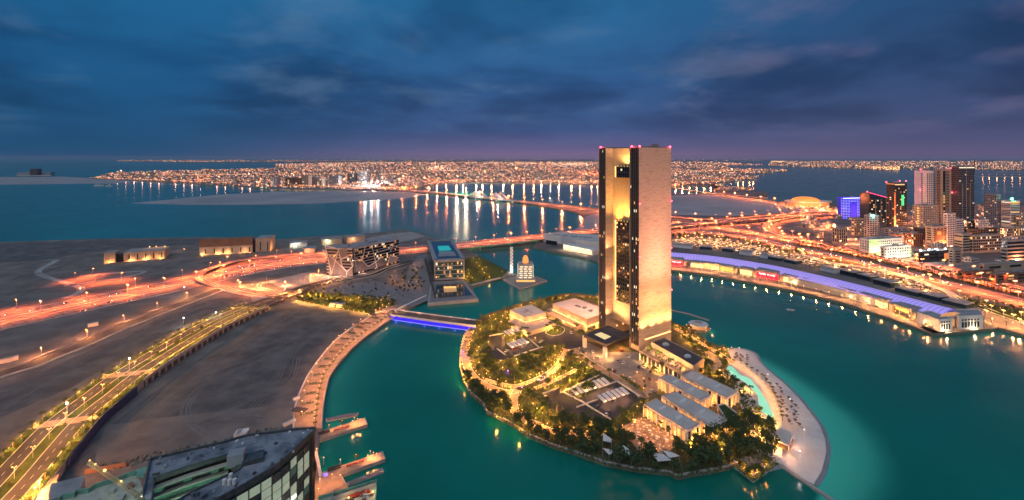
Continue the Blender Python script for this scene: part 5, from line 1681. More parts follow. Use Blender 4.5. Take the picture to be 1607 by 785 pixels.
for q in ((743, 407), (752, 408), (747, 414), (752, 419), (763, 421), (757, 424), (760, 430), (735, 425), (733, 436), (768, 437), (788, 428), (741, 438), (736, 431), (731, 440)):
    place('uplight', tuple(G(*q, LZ)), 0, 1.9, 'yellow lamp in the lit garden right of the glass cube', 'lamps of the glass cube garden')
gk = GP([(742, 448.5), (788, 436.5)], LZ)
struct('garden_quay', MB().strip(gk, 7, .35, off=3, thick=.6), M['concrete'])

# mosque on its raft and the minaret
t, pl = deck('mosque_raft', 'flat grey platform in the bay carrying the small lit mosque', 'platform', [(789, 438), (816, 453.5), (859, 440.5), (828, 429)], 2.2, 'paving_grey')
mA, mB = G(813.5, 441.5, 2.4), G(836.5, 441.5, 2.4)
d = (mB - mA).normalized(); n_ = Vector((-d.y, d.x, 0))
t = thing('mosque', 'small cubic mosque with rows of glowing louvres and orange lit dome', 'mosque', tuple((mA + mB) / 2))
mz = 29
m_ = MB(); slab_wall(m_, mA, mB, n_, 24, 2.3, mz); part('wall', m_, M['grey_clad'], t)
W = (mB - mA).length
for r_ in range(6):
    for c_ in range(3):
        p = mA + d * (W * (.06 + .31 * c_ + .04 * (r_ % 2))) - n_ * .5
        z = 7.5 + r_ * 3.4
        m_ = MB(); slab_wall(m_, p, p + d * W * .22, n_, .6, z, z + 1.5); part('louvre', m_, M['win_pale'], t)
for s_ in (0, 1):
    q0 = mB if s_ else mA
    for r_ in range(6):
        for c_ in range(3):
            p = q0 + n_ * (24 * (.08 + .31 * c_)) + d * (.3 if s_ else -.3)
            z = 7.5 + r_ * 3.4
            m_ = MB(); m_.obox(p, n_, 5, .5, z, z + 1.5, v=d if s_ else -d); part('louvre', m_, M['win_pale'], t)
m_ = MB(); slab_wall(m_, mA - d * 3 - n_ * 3, mB + d * 3 - n_ * 3, n_, 30, 2.3, 5.0); part('gallery', m_, M['win_warm'], t)
m_ = MB(); slab_wall(m_, mA - d * 3.4 - n_ * 3.4, mB + d * 3.4 - n_ * 3.4, n_, 30.8, 5.0, 5.8); part('gallery_roof', m_, M['grey_clad'], t)
mc = (mA + mB) / 2 + n_ * 12
m_ = MB(); m_.ball((mc.x, mc.y, mz + 3), 5, seg=12, rings=8, sz=1.9); part('dome', m_, glow('lit_dome', (1, .38, .1), .85), t)
mn = G(802.8, 428, 2.3)
t = thing('minaret', 'slender white perforated minaret standing beside the small mosque', 'minaret', tuple(mn))
mh = hpx(428, 388, 2.3)
part('shaft', MB().cbox(mn, 5, 5, 2.3, 2.3 + mh), M['white'], t)
for k in range(14):
    for q in (-1.2, 1.2):
        m_ = MB(); m_.cbox((mn.x + q, mn.y - 2.5), 1.2, .3, 6 + k * mh / 15.5, 6 + k * mh / 15.5 + 1.5); part('slot', m_, M['win_pale'] if (k + (q > 0)) % 2 else M['dark_steel'], t)
light('POINT', mn + Vector((-2, -8, 6)), 5000, (1, .9, .8), .5, None, 'minaret_light')
light('POINT', mc + Vector((0, -20, mz + 3)), 1500, (1, .5, .2), .5, None, 'dome_light')
# ------------------------------------------------------------------ east mainland: roads
rng = random.Random(31)
M['palm_dark'] = M['palm_leaf']
CSWY = [(560, 296, 4), (650, 299, 5), (700, 303.5, 7), (735, 307.5, 9), (800, 314, 9), (830, 318, 7), (880, 323.5, 5), (940, 332, 4), (1000, 342, 3), (1053, 350, 3)]
cswy = smooth_line(P3(CSWY), 5)
t = thing('causeway_bridge', 'long lamp-lit causeway bridge with two pairs of white pylons', 'bridge', tuple(cswy[15])[:2] + (0,))
part('deck', MB().strip(cswy, 26, 0, thick=3), M['road'], t)
m_ = MB()
for s_ in (-1, 1): m_.strip(cswy, 1.2, 1.2, off=s_ * 13, thick=4.4)
part('parapet', m_, M['kerb'], t)
for px, py in ((750, 309), (782, 312.3)):
    c = G(px, py, 9); dirn = (cswy[22] - cswy[14]).normalized(); n_ = Vector((-dirn.y, dirn.x, 0))
    for s_ in (-1, 1):
        b = c + n_ * (14 * s_)
        top = b + Vector((0, 0, 32))
        part('pylon', MB().tube(b - Vector((0, 0, 9)), top, 2.4, 1.6), M['white'], t)
        for f in (-60, -42, -24, 24, 42, 60):
            part('stay', MB().tube(top - Vector((0, 0, 3)), b + dirn * f, 1.3, n=5), M['white'], t)
    lo = light('POINT', c, 5e4, (1, .85, .75), 2, t, 'pylon_light'); lo.location = basemat(t).inverted() @ (c + Vector((0, -45, 12)))
    part('pier', MB().cbox(c, 10, 26, -3, 6, math.atan2(dirn.y, dirn.x)), M['concrete'], t)
for p, d in walk([q for q in cswy if q.y < 2900], 120, 30):
    part('pier', MB().cbox(p, 5, 20, -3, p.z - 3, math.atan2(d.y, d.x)), M['concrete'], t)
# causeway embankments
for pts in ([(560, 297.5), (640, 300), (690, 304), (722, 308)], [(826, 318.5), (880, 324.5), (940, 333)]):
    ln = smooth_line(GP(pts, 2), 4)
    struct('causeway_embankment', MB().strip(ln, 60, 0, thick=4), M['sand_dark'])
ROUTES = {}
def east_road(key, name, pts, w, mat='road', lanes=3, thick=1.5):
    ROUTES[key] = road(name, pts, w, mat=mat, lanes=lanes, thick=thick, edge_w=.9)
east_road('A', 'coastal_highway', [(900, 270, 4), (980, 282, 4), (1053, 294, 4), (1139, 307, 4), (1206, 316.5, 4), (1260, 325.5, 4), (1315, 334, 4)], 26)
east_road('B', 'elevated_highway', [(1000, 335, 6), (1053, 340, 6), (1120, 345, 6), (1172, 341, 6), (1260, 334, 6), (1330, 330, 6)], 16)
east_road('C', 'flyover', [(1000, 364, 4), (1053, 357, 8), (1123, 349, 12), (1206, 342, 12), (1260, 337.5, 11), (1335, 334.5, 10)], 20)
east_road('D', 'city_highway', [(1090, 352, 3), (1130, 358, 2.7), (1206, 370, 2.6), (1283, 385, 2.6), (1360, 398, 2.6), (1436, 414, 2.6), (1513, 432, 2.6), (1607, 456, 2.6), (1800, 506, 2.6)], 30, lanes=5)
east_road('E', 'city_highway', [(1000, 368, 4), (1053, 365, 3), (1110, 365, 2.7), (1180, 374, 2.6), (1232, 386, 2.6), (1334, 408, 2.6), (1436, 433, 2.6), (1513, 451, 2.6), (1607, 474, 2.6), (1800, 524, 2.6)], 22, lanes=4)
east_road('L', 'loop_ramp', [(1330, 336, 8), (1260, 339, 8), (1230, 343, 7), (1211, 347.5, 6), (1202, 354, 5), (1206, 361, 4), (1224, 368, 3), (1252, 375, 2.6), (1290, 384, 2.6)], 14, lanes=2)
east_road('S', 'service_road', [(1250, 397, 2.5), (1278, 405, 2.5), (1304, 412.5, 2.5), (1360, 420, 2.5), (1400, 429, 2.5), (1440, 440, 2.5), (1462, 449, 2.5), (1487, 458, 2.5), (1503, 469, 2.5), (1538, 482, 2.5), (1574, 495, 2.5), (1650, 521, 2.5)], 9, mat='concrete', lanes=0, thick=.4)
for p, d in walk([q for q in ROUTES['C'] if q.z > 7.5], 24, 5):
    o = part('flyover_pier', MB().cbox(p, 3, 12, 2, p.z - 1.6, math.atan2(d.y, d.x)), M['concrete'])
    tag(o, 'square concrete pier holding up the lit flyover', 'bridge pier', 'piers under the flyover')
def power_row(key, line, off, step, start, label, group, ymax=9e9):
    for p, d in walk(offset_line(line, off), step, start):
        if p.y > ymax or p.y < 250: continue
        place(key, tuple(p), math.atan2(d.y, d.x), None, label, group)
proto('far_lamp', lamp_proto('street_lamp', 'street lamp', 17, 6e5, (1, .2, .05), M['lamp_orange'], 2, 1.3, 0.5, 1.5, 3))
proto('city_lamp', lamp_proto('street_lamp', 'street lamp', 15, 3.4e5, ORANGE, M['lamp_orange'], 2, 1.0, 0.3, 1.0, 2.5, spot=150))
proto('town_lamp', lamp_proto('street_lamp', 'street lamp', 11, 1.5e5, (1, .30, .11), M['lamp_orange'], 1, 1.0, 0.25, 1.0, 1.8))
proto('lot_lamp', lamp_proto('car_park_lamp', 'street lamp', 10, 1.9e4, (1, .40, .12), M['lamp_warm'], 2, 0.9, 0.2, .8, 1.2))
power_row('far_lamp', cswy, 13, 105, 20, 'orange twin lamp on the long causeway bridge', 'lamps on the causeway bridge')
power_row('far_lamp', ROUTES['A'], 13, 95, 20, 'orange twin lamp on the coastal highway across the tidal flat', 'lamps on the coastal highway')
power_row('city_lamp', ROUTES['B'], 9, 62, 10, 'orange twin lamp on the elevated highway right of the tower', 'lamps on the elevated highway')
power_row('city_lamp', ROUTES['C'], -11, 62, 10, 'orange twin lamp on the lit flyover right of the tower', 'lamps on the flyover')
power_row('city_lamp', ROUTES['D'], 16, 48, 10, 'orange twin lamp on the city side of the palm-lined highway', 'lamps on the city side of the palm-lined highway')
power_row('city_lamp', ROUTES['D'], -16, 48, 34, 'orange twin lamp on the median side of the far carriageway', 'lamps on the median side of the far carriageway')
power_row('city_lamp', ROUTES['E'], -12, 48, 30, 'orange twin lamp on the mall side of the palm-lined highway', 'lamps on the mall side of the palm-lined highway')
power_row('city_lamp', ROUTES['L'], 8, 50, 10, 'orange twin lamp on the curved loop ramp', 'lamps on the loop ramp')
power_row('lot_lamp', ROUTES['S'], 5, 45, 10, 'warm lamp on the narrow road behind the mall car park', 'lamps on the mall service road')
traffic(ROUTES['D'], 30, 5, 60, 'small car with lit lights on the city side of the palm-lined highway', 'cars on the city side of the palm-lined highway', True, 300)
traffic(ROUTES['E'], 22, 4, 50, 'small car with lit lights on the mall side of the palm-lined highway', 'cars on the mall side of the palm-lined highway', False, 300)
traffic(ROUTES['C'], 20, 3, 20, 'small car with lit lights on the flyover', 'cars on the flyover', False, 300)
# planted strip between the carriageways
med = [(a + b) / 2 for a, b in zip([p for p in ROUTES['D']][10:], [p for p in ROUTES['E']][15:])]
def between(px_pairs):
    return smooth_line(GP(px_pairs, LZ), 4)
midl = between([(1250, 384), (1330, 399), (1420, 420), (1500, 439.5), (1607, 466), (1700, 490)])
struct('median_strip', MB().strip(midl, 17, .1, thick=.3), M['soil'])
for off, nm in ((5.5, 'city'), (-5.5, 'mall')):
    rest = []
    for p, d in walk(offset_line(midl, off), 9.5, 2):
        if p.y < 380: continue
        if p.y < 640: place('palm%d' % rng.randrange(3), tuple(p), rng.uniform(0, 6), rng.uniform(1.0, 1.5), 'dark palm on the %s edge of the highway strip' % nm, 'palms on the %s edge of the highway strip' % nm)
        else: rest.append(('palm%d' % rng.randrange(3), tuple(p), rng.uniform(0, 6), rng.uniform(1.0, 1.5)))
    mass('highway_palms', 'far half of the dark palm row on the %s edge of the highway strip' % nm, 'palm trees', rest)
mass('median_shrubs', 'dark shrubs on the strip between the two orange carriageways', 'shrubs', [('bush%d' % rng.randrange(2), (p.x + rng.uniform(-4, 4), p.y, p.z), 0, rng.uniform(1.2, 2)) for p, d in walk(midl, 6, 2) if p.y > 380])
ns_ = GP([(1283, 407), (1300, 402), (1340, 412), (1400, 424), (1440, 436), (1400, 427), (1340, 416), (1304, 411)], LZ + .15)
struct('dark_verge', MB().prism([tuple(p) for p in ns_], LZ - .3, LZ + .15), M['soil'])
for q in ((1300, 407), (1320, 411), (1350, 416)):
    pass

# ------------------------------------------------------------------ the mall
MALL = [(1010, 394.5), (1052, 398.5), (1122, 405), (1204, 418), (1265, 431), (1331, 446.5), (1400, 464.5), (1462, 481), (1494, 489)]
ml = smooth_line(GP(MALL, 17), 6)
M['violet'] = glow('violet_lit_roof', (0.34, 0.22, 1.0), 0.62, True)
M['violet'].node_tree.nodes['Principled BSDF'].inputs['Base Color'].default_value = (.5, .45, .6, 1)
M['rib'] = material('roof_rib', (.42, .36, .62), rough=.6)
mc_ = ml[len(ml) // 2]
mall = thing('shopping_mall', 'long waterfront mall with curved glowing violet barrel roof', 'mall', (mc_.x, mc_.y, LZ))
WM = 38
prof = [(-WM / 2 + WM * k / 8, 13 + 6.5 * math.sin(math.pi * k / 8) ** .8) for k in range(9)]
m_ = MB()
lines = [offset_line(ml, o_) for o_, _ in prof]
n = len(ml)
m_.v = [(lines[j][i].x, lines[j][i].y, prof[j][1]) for j in range(9) for i in range(n)]
m_.f = [(j * n + i, j * n + i + 1, (j + 1) * n + i + 1, (j + 1) * n + i) for j in range(8) for i in range(n - 1)]
m_.m = [0] * len(m_.f)
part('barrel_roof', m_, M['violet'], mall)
part('body', MB().strip(ml, WM - .6, -4.2, thick=10.4), M['grey_clad'], mall)
for p, d in walk(ml, 5.0, 2):
    nn = Vector((-d.y, d.x, 0))
    pts = [Vector((p.x, p.y, 0)) + nn * o_ + Vector((0, 0, z + .22)) for o_, z in prof]
    m_ = MB()
    for a, b in zip(pts, pts[1:]):
        m_.add([a - d * .3, a + d * .3, b + d * .3, b - d * .3, a - d * .3 - Vector((0, 0, .8)), a + d * .3 - Vector((0, 0, .8)), b + d * .3 - Vector((0, 0, .8)), b - d * .3 - Vector((0, 0, .8))], [(0, 1, 2, 3), (1, 5, 6, 2), (0, 3, 7, 4)])
    part('roof_rib', m_, M['rib'], mall)
FRONT = [(1010, 412), (1055, 416), (1123, 423.5), (1151, 428), (1217, 440), (1281, 452), (1314, 461), (1351, 473), (1395, 488), (1440, 505)]
fl = smooth_line(GP(FRONT, LZ), 6)
qe = smooth_line(GP([(1000, 418.5), (1053, 424), (1100, 430), (1142, 437), (1190, 446), (1240, 455.5), (1319, 475), (1383, 495.5), (1450, 519), (1472, 524.5), (1542, 518), (1567, 515), (1607, 526), (1700, 541)], LZ), 4)
struct('quay_promenade', MB().strip(qe, 22, .1, off=11, thick=.3), M['paving'])
struct('quay_edge', MB().strip(qe, 2, .5, off=.8, thick=3), M['stone'])
M['red_front'] = glow('red_shop_front', (1.0, 0.02, 0.04), 1.3, True)
M['shop_warm'] = glow('lit_shop_front', (1.0, 0.42, 0.11), .75, True)
M['shop_white'] = glow('white_lit_shop_front', (1.0, 0.70, 0.34), .9, True)
SHOPS = [(1052, 1072, 'red', 12, 'red-lit shop front half hidden beside the tower'), (1084, 1104, 'white', 10, 'cream-lit shop front with open grey roof, second right of the tower'), (1104, 1129, 'wall', 10, 'pink-walled shop with lit white entrance, between cream and orange fronts'), (1130, 1151, 'warm', 10, 'small orange-lit shop under a dark grey roof'), (1161, 1181, 'white', 11, 'cream-lit shop just left of the large red one'), (1187, 1222, 'red', 13, 'large red-lit restaurant front with white lettering'),
         (1229, 1254, 'white', 12, 'brilliant white-lit shop right of the large red one'), (1261, 1286, 'warm', 12, 'orange-lit restaurant with dark beams, left of the pink wall'), (1287, 1315, 'wall', 11, 'pink-walled shop with two red dots and lit terrace'), (1319, 1346, 'warm', 12, 'warm-lit shop under a wide grey roof, left of the arcade'), (1353, 1394, 'white', 13, 'longest cream-lit arcade front of the mall'), (1403, 1430, 'amber', 13, 'dark shop with one glowing amber oval sign')]
for x0, x1, kind, h, lb in SHOPS:
    # find the stretch of the front line between two image columns
    def at_col(px):
        for a, b in zip(fl, fl[1:]):
            xa, xb = CX + F * a.x / a.y, CX + F * b.x / b.y
            if xa <= px <= xb: return a.lerp(b, (px - xa) / (xb - xa))
        return fl[-1]
    A, B = at_col(x0), at_col(x1)
    d = (B - A).normalized(); n_ = Vector((-d.y, d.x, 0)); L = (B - A).length
    t = thing('shop', lb, 'shop', ((A.x + B.x) / 2, (A.y + B.y) / 2, LZ))
    wallm = M['sandstone'] if kind == 'wall' else M['grey_clad']
    m_ = MB(); slab_wall(m_, A, B, n_, 22, LZ, LZ + h); part('wall', m_, wallm, t)
    m_ = MB(); slab_wall(m_, A - n_ * (5 if kind != 'wall' else .3), B - n_ * (5 if kind != 'wall' else .3), n_, 27, LZ + h, LZ + h + 1); part('roof', m_, M['roof_grey'], t)
    fm = {'red': 'red_front', 'white': 'shop_white', 'warm': 'shop_warm', 'wall': 'shop_white', 'amber': 'dark_steel'}[kind]
    k = max(3, int(L / 6))
    for q in range(k):
        if kind == 'wall' and q not in (k // 2, k // 2 + 1): continue
        p0, p1 = A + d * (L * (q + .08) / k), A + d * (L * (q + .92) / k)
        m_ = MB(); slab_wall(m_, p0 - n_ * .3, p1 - n_ * .3, n_, .4, LZ + .5, LZ + h * (.55 if kind == 'wall' else .66)); part('shop_window', m_, M[fm], t)
        m_ = MB(); slab_wall(m_, p0 - n_ * .36, p1 - n_ * .36, n_, .4, LZ + h * .34, LZ + h * .38); part('transom', m_, M['dark_steel'], t)
    if kind == 'amber':
        p = (A + B) / 2 - n_ * .6; m_ = MB(); slab_wall(m_, p - d * 9, p + d * 9, n_, .5, LZ + 6, LZ + 9); part('sign', m_, M['shop_warm'], t)
    if kind == 'red':
        m_ = MB()
        for q in range(14):       # the sign's lettering, too small to read, as separate strokes
            if q in (6, 9): continue
            p = A + d * (L * (.14 + .72 * q / 14)) - n_ * .9
            slab_wall(m_, p, p + d * (L * .035), n_, .3, LZ + h * .46, LZ + h * (.58 + .06 * (q % 3 == 0)))
        part('sign', m_, glow('white_sign', (1, .8, .8), 2.5), t, kind='stuff')
    m_ = MB(); slab_wall(m_, B + d * 1, B + d * 6, n_, 14, LZ, LZ + h * .75); part('pier', m_, M['sandstone'], t)
    for f in (.25, .75):
        p = A + d * (L * f) - n_ * 5 + Vector((0, 0, 4))
        light('POINT', p, 6500 if kind != 'red' else 6000, {'red': (1, .05, .05), 'amber': (1, .42, .1)}.get(kind, (1, .46, .15)), .5, None, 'shop_light')
rng = random.Random(41)
proto('quay_lamp', lamp_proto('promenade_lamp', 'street lamp', 6, 9e3, (1, .42, .14), M['lamp_warm'], 1, 0.5, 0.16, .5, 0.0))
for p, d in walk(offset_line(qe, 15), 17, 5):
    if p.y < 380: continue
    place('quay_lamp', tuple(p), 0, 1.1, 'warm lamp on the mall quay promenade', 'lamps on the mall quay')
for p, d in walk(offset_line(qe, 19), 12, 8):
    if p.y < 380: continue
    if rng.random() < .8: place('palm%d' % rng.randrange(2), tuple(p), rng.uniform(0, 6), .7, 'small palm along the mall quay', 'palms along the mall quay')
# service blocks behind the violet roof
BACK = [(1056, 1086, 388, 11, 'pale'), (1098, 1117, 391, 9, 'blue'), (1133, 1150, 394.5, 10, 'blue'), (1160, 1180, 399, 12, 'pale'), (1192, 1206, 404, 11, 'pale'), (1205, 1224, 407, 9, 'blue'), (1230, 1248, 411.5, 9, 'blue'), (1287, 1310, 424.5, 11, 'pale'), (1318, 1340, 430.5, 12, 'dark'), (1344, 1366, 437, 12, 'dark'), (1370, 1398, 445.5, 12, 'dark'), (1404, 1440, 457, 9, 'blue'), (1446, 1474, 467, 9, 'blue'), (1478, 1516, 476, 8, 'blue')]
for k, (x0, x1, yb, h, kind) in enumerate(BACK):
    h = h * .62
    A = G(x0, yb, LZ); dd = (ml[min(n - 1, int(len(ml) * (x0 - 1010) / 490) + 1)] - ml[max(0, int(len(ml) * (x0 - 1010) / 490) - 1)])
    d = Vector((dd.x, dd.y, 0)).normalized(); n_ = Vector((-d.y, d.x, 0))
    B = A + d * along(A, d, x1)
    lb = {'pale': 'white-lit service block behind the violet roof', 'blue': 'dark blue-roofed service block behind the violet roof', 'dark': 'dark open-sided block behind the violet roof'}[kind]
    t = thing('service_block', lb + ', number %s from the tower' % ['one', 'two', 'three', 'four', 'five', 'six', 'seven', 'eight', 'nine', 'ten', 'eleven', 'twelve', 'thirteen', 'fourteen'][k], 'building', tuple((A + B) / 2))
    m_ = MB(); slab_wall(m_, A, B, n_, 20, LZ, LZ + h); part('wall', m_, M['white'] if kind == 'pale' else M['glass_blue'], t)
    m_ = MB(); slab_wall(m_, A - n_, B - n_, n_, 22, LZ + h, LZ + h + .8); part('roof', m_, M['roof_grey'], t)
    if kind == 'dark':
        for q in range(5):
            p = A.lerp(B, (q + .1) / 5); m_ = MB(); slab_wall(m_, p - n_ * .3, p + (B - A) * .16 - n_ * .3, n_, .4, LZ + 3, LZ + h - 1.5); part('opening', m_, M['glass'], t)
    if kind == 'pale':
        p = (A + B) / 2 + n_ * 26 + Vector((0, 0, 6)); light('POINT', p, 2.2e4, (1, .9, .7), .6, None, 'service_light')
        m_ = MB(); slab_wall(m_, A + n_ * 20.1, B + n_ * 20.1, n_, .3, LZ + 2, LZ + h - 2); part('lit_panel', m_, M['shop_white'], t)
# end pavilion
def arcade(label, roof_px, z1, sides, k_):
    t, poly, c = edge_building('mall_end_pavilion', label, 'building', roof_px, LZ, z1, M['white'], M['roof_grey'], 1.0)
    for i, j, k in sides:
        a, b = poly[i], poly[j]; d = (b - a).normalized(); nn = Vector((d.y, -d.x, 0))
        if (a + nn - c).length < (a - c).length: nn = -nn
        L = (b - a).length
        for q in range(k):
            p = a + d * (L * (.14 + .74 * q / k))
            for z0, zz in ((LZ + 2, LZ + 8.2), (LZ + 9.8, LZ + 11.4)):
                m_ = MB(); m_.obox(p, d, L * .4 / k, .3, z0, zz, v=nn); part('window', m_, M['glass'], t)
    return t, poly
arcade('left white wing of the mall end pavilion with four arched openings', [(1439, 490.5), (1474, 503), (1495, 501), (1460, 489)], 15.5, ((1, 2, 4),), 0)
arcade('right white wing of the mall end pavilion with six tall windows', [(1504, 497.5), (1543, 495.5), (1536, 486), (1496, 487)], 17, ((0, 1, 6),), 0)
A, B = G(1478, 516, LZ), G(1512, 512.5, LZ); d = (B - A).normalized(); n_ = Vector((-d.y, d.x, 0))
t = thing('glazed_entrance', 'glazed mall entrance with glowing fan-shaped arch over it', 'entrance', tuple((A + B) / 2))
m_ = MB(); slab_wall(m_, A + n_ * 2, B + n_ * 2, n_, 6, LZ, 14); part('wall', m_, M['white'], t)
L = (B - A).length
arc = [A + n_ * 1.5 + d * (L * .5 - L * .5 * math.cos(math.pi * k / 10)) + Vector((0, 0, 12.2 + 5 * math.sin(math.pi * k / 10))) for k in range(11)]
vs = [tuple(p) for p in arc] + [tuple(p + n_ * .6) for p in arc]
part('fan_light', MB().add(vs, [tuple(range(11))] + [(i, i + 11, i + 12, i + 1) for i in range(10)]), M['shop_warm'], t)
for k in range(1, 10):
    part('fan_bar', MB().tube(A + n_ * 1.2 + d * (L / 2) + Vector((0, 0, 12)), arc[k] - n_ * .3, .25, n=4), M['white'], t)
for k in range(5):
    p = A + d * (L * (.32 + .07 * k)) + n_ * 1.6; m_ = MB(); slab_wall(m_, p, p + d * 1.8, n_, .5, LZ + 1, 11); part('window', m_, M['shop_warm'], t)
for q in ((1455, 510), (1466, 514), (1486, 518), (1530, 514)):
    light('POINT', G(q[0], q[1], 5), 7000, (1, .7, .4), .5, None, 'pavilion_light')

# mall car park
LOT = [(1056, 377), (1090, 373), (1140, 376), (1200, 388), (1240, 397), (1280, 408), (1330, 418), (1400, 432), (1450, 447), (1466, 459), (1454, 468), (1400, 449), (1330, 431), (1285, 420), (1200, 402), (1130, 391), (1056, 384)]
lot_w = [tuple(p) for p in GP(LOT, LZ)]
struct('mall_car_park', MB().prism(lot_w, LZ - .3, LZ + .1), M['asphalt'])
carpos = []
d0 = (G(1400, 440, LZ) - G(1200, 395, LZ)).normalized(); n0 = Vector((-d0.y, d0.x, 0)); o0 = G(1200, 395, LZ)
for r_ in range(-30, 30):
    for c_ in range(-220, 220):
        off = (r_ // 2) * 17 + (r_ % 2) * 6
        p = o0 + d0 * (c_ * 2.9) + n0 * off
        if p.y < 300: continue
        if inside(p, lot_w) and rng.random() < .66 and c_ % 22 not in (0, 1): carpos.append((p.x, p.y))
carpos.sort(key=lambda p: p[0] ** 2 + p[1] ** 2)
a0 = math.atan2(n0.y, n0.x)
for x, y in carpos[:290]:
    pk = rng.choice(['car_white', 'car_white', 'car_silver', 'car_dark'])
    place('pk_' + pk, (x, y, LZ + .12), a0 + (math.pi if rng.random() < .5 else 0), None, PAINT[pk] + ' car parked in the crowded car park behind the mall', PAINT[pk] + ' cars parked behind the mall')
m_ = MB()
for x, y in carpos[290:]:
    mi = rng.choice((0, 0, 1, 2)); m_.cbox((x, y), 4.4, 1.8, LZ + .3, LZ + 1.0, a0, mi, bottom=False); m_.cbox((x, y), 2.2, 1.5, LZ + 1.0, LZ + 1.55, a0, mi, bottom=False)
o = part('parked_cars', m_, [M['car_white'], M['car_silver'], M['car_dark']], kind='stuff'); tag(o, 'hundreds of small parked cars in the far half of the mall car park', 'cars')
for x, y in scatter(lot_w, 70, 15, rng):
    place('lot_lamp', (x, y, LZ), rng.uniform(0, 3), rng.uniform(.8, 1.1), 'warm lamp in the crowded car park behind the mall', 'lamps in the mall car park')
gl = [tuple(p) for p in GP([(1056, 368), (1110, 368), (1180, 378), (1240, 390), (1270, 402), (1236, 400), (1170, 382), (1110, 374), (1056, 376)], LZ)]
mass('verge_trees', 'scattered dark trees on the verge between mall car park and highway', 'trees', [(rng.choice(['tree_m0', 'tree_m1', 'palm0']), (x, y, LZ), rng.uniform(0, 6), rng.uniform(.9, 1.4)) for x, y in scatter(gl, 60, 8, rng)])
for q in ((1259, 407), (1254, 404), (1262, 411), (1459, 447), (1462, 455)):
    place('lot_lamp', tuple(G(*q, LZ)), 0, 1.6, 'cluster of brighter white lamps at the edge of the mall car park', 'bright lamps at the car park edge')
pg_ = [tuple(p) for p in GP([(1500, 466), (1530, 470), (1560, 478), (1607, 488), (1640, 500), (1600, 505), (1560, 494), (1520, 478)], LZ)]
struct('green_verge', MB().prism(pg_, LZ - .3, LZ + .15), M['lawn'])
for x, y in scatter(pg_, 26, 6, rng):
    place(rng.choice(['tree_m0', 'palm0', 'palm1']), (x, y, LZ), rng.uniform(0, 6), rng.uniform(.8, 1.2), 'tree in the lit garden verge at the right end of the mall', 'trees of the right-hand verge')
for x, y in scatter(pg_, 16, 8, rng):
    place('garden', (x, y, LZ), 0, 2.6, 'bright lamp in the garden verge at the right end of the mall', 'lamps of the right-hand verge')
for q in ((1556, 492), (1575, 500), (1590, 507), (1548, 500), (1600, 514)):
    place('lot_lamp', tuple(G(*q, LZ)), 0, 1, 'warm lamp on the quay road right of the mall pavilion', 'lamps right of the mall pavilion')

# white quayside hall left of the tower
WH = [(852, 384), (876, 386.5), (905, 393), (930, 399), (950, 402), (950, 372), (880, 369)]
t, poly, c = edge_building('quayside_hall', 'white stepped hall on its own quay, half hidden behind the tower', 'building', [(852, 367.5), (880, 370.5), (904, 377.5), (945, 381), (950, 370), (884, 365)], LZ, 20, M['white'], M['roof_pale'], 1.0)
for i in range(16):
    p = c + (poly[0] - c) * rng.uniform(-.4, .6) + (poly[1] - c) * rng.uniform(-.3, .3); 
    part('roof_unit', MB().cbox(p, rng.uniform(4, 9), rng.uniform(2, 4), 20, 21.6, .3), M['grey_clad'], t)
A, B = G(857, 385.5, LZ), G(874, 388, LZ); d = (B - A).normalized(); n_ = Vector((-d.y, d.x, 0))
m_ = MB(); slab_wall(m_, A - n_ * .6, B - n_ * .6, n_, 1.2, 6, 15); part('dark_window', m_, M['glass'], t)
A, B = G(884, 391, LZ), G(930, 401, LZ); d = (B - A).normalized(); n_ = Vector((-d.y, d.x, 0))
t2_ = thing('lit_quay_wing', 'brightly lit glazed wing in front of the white quayside hall', 'building', tuple((A + B) / 2))
m_ = MB(); slab_wall(m_, A, B, n_, 18, LZ, 13); part('wall', m_, M['white'], t2_)
L = (B - A).length
for q in range(9):
    p = A + d * (L * (q + .1) / 9); m_ = MB(); slab_wall(m_, p - n_ * .3, p + d * (L * .075) - n_ * .3, n_, .5, LZ + 1, 10); part('window', m_, M['shop_white'], t2_)
for f in (.1, .35, .6, .85):
    light('POINT', A + d * (L * f) - n_ * 7 + Vector((0, 0, 5)), 9000, (1, .75, .4), .6, None, 'quay_light')
for lb, px in (('small dark floating jetty in front of the white quayside hall', [(917, 407), (936, 410), (944, 407), (925, 404)]),):
    deck('floating_dock', lb, 'dock', px, 1.0, 'paving_grey', -.5)

# ------------------------------------------------------------------ the city on the right
UL, UR = Vector((-.23, .97, 0)).normalized(), Vector((.97, .23, 0)).normalized()
def windows(mb_, A, d, nrm, L, z0, z1, bay, fl_, ww, wh, lit, lo=.5, mi_dark=0, mats=(1, 2, 3)):
    nb = max(1, int(L / bay)); nf = max(1, int((z1 - z0) / fl_))
    for k in range(nf):
        for q in range(nb):
            mi = mi_dark if rng.random() > lit else rng.choice(mats)
            p = A + d * (L * (q + .5 - ww / 2) / nb)
            zz = z0 + (z1 - z0) * (k + lo * .5) / nf
            h_ = (z1 - z0) / nf * wh
            w_ = L / nb * ww
            a, b = p + nrm * .25, p + d * w_ + nrm * .25
            mb_.add([(a.x, a.y, zz), (b.x, b.y, zz), (b.x, b.y, zz + h_), (a.x, a.y, zz + h_), (a.x - nrm.x * .3, a.y - nrm.y * .3, zz), (b.x - nrm.x * .3, b.y - nrm.y * .3, zz), (b.x - nrm.x * .3, b.y - nrm.y * .3, zz + h_), (a.x - nrm.x * .3, a.y - nrm.y * .3, zz + h_)],
                    [(0, 1, 2, 3), (4, 0, 3, 7), (1, 5, 6, 2), (3, 2, 6, 7), (4, 5, 1, 0)], mi)
WM_ = None
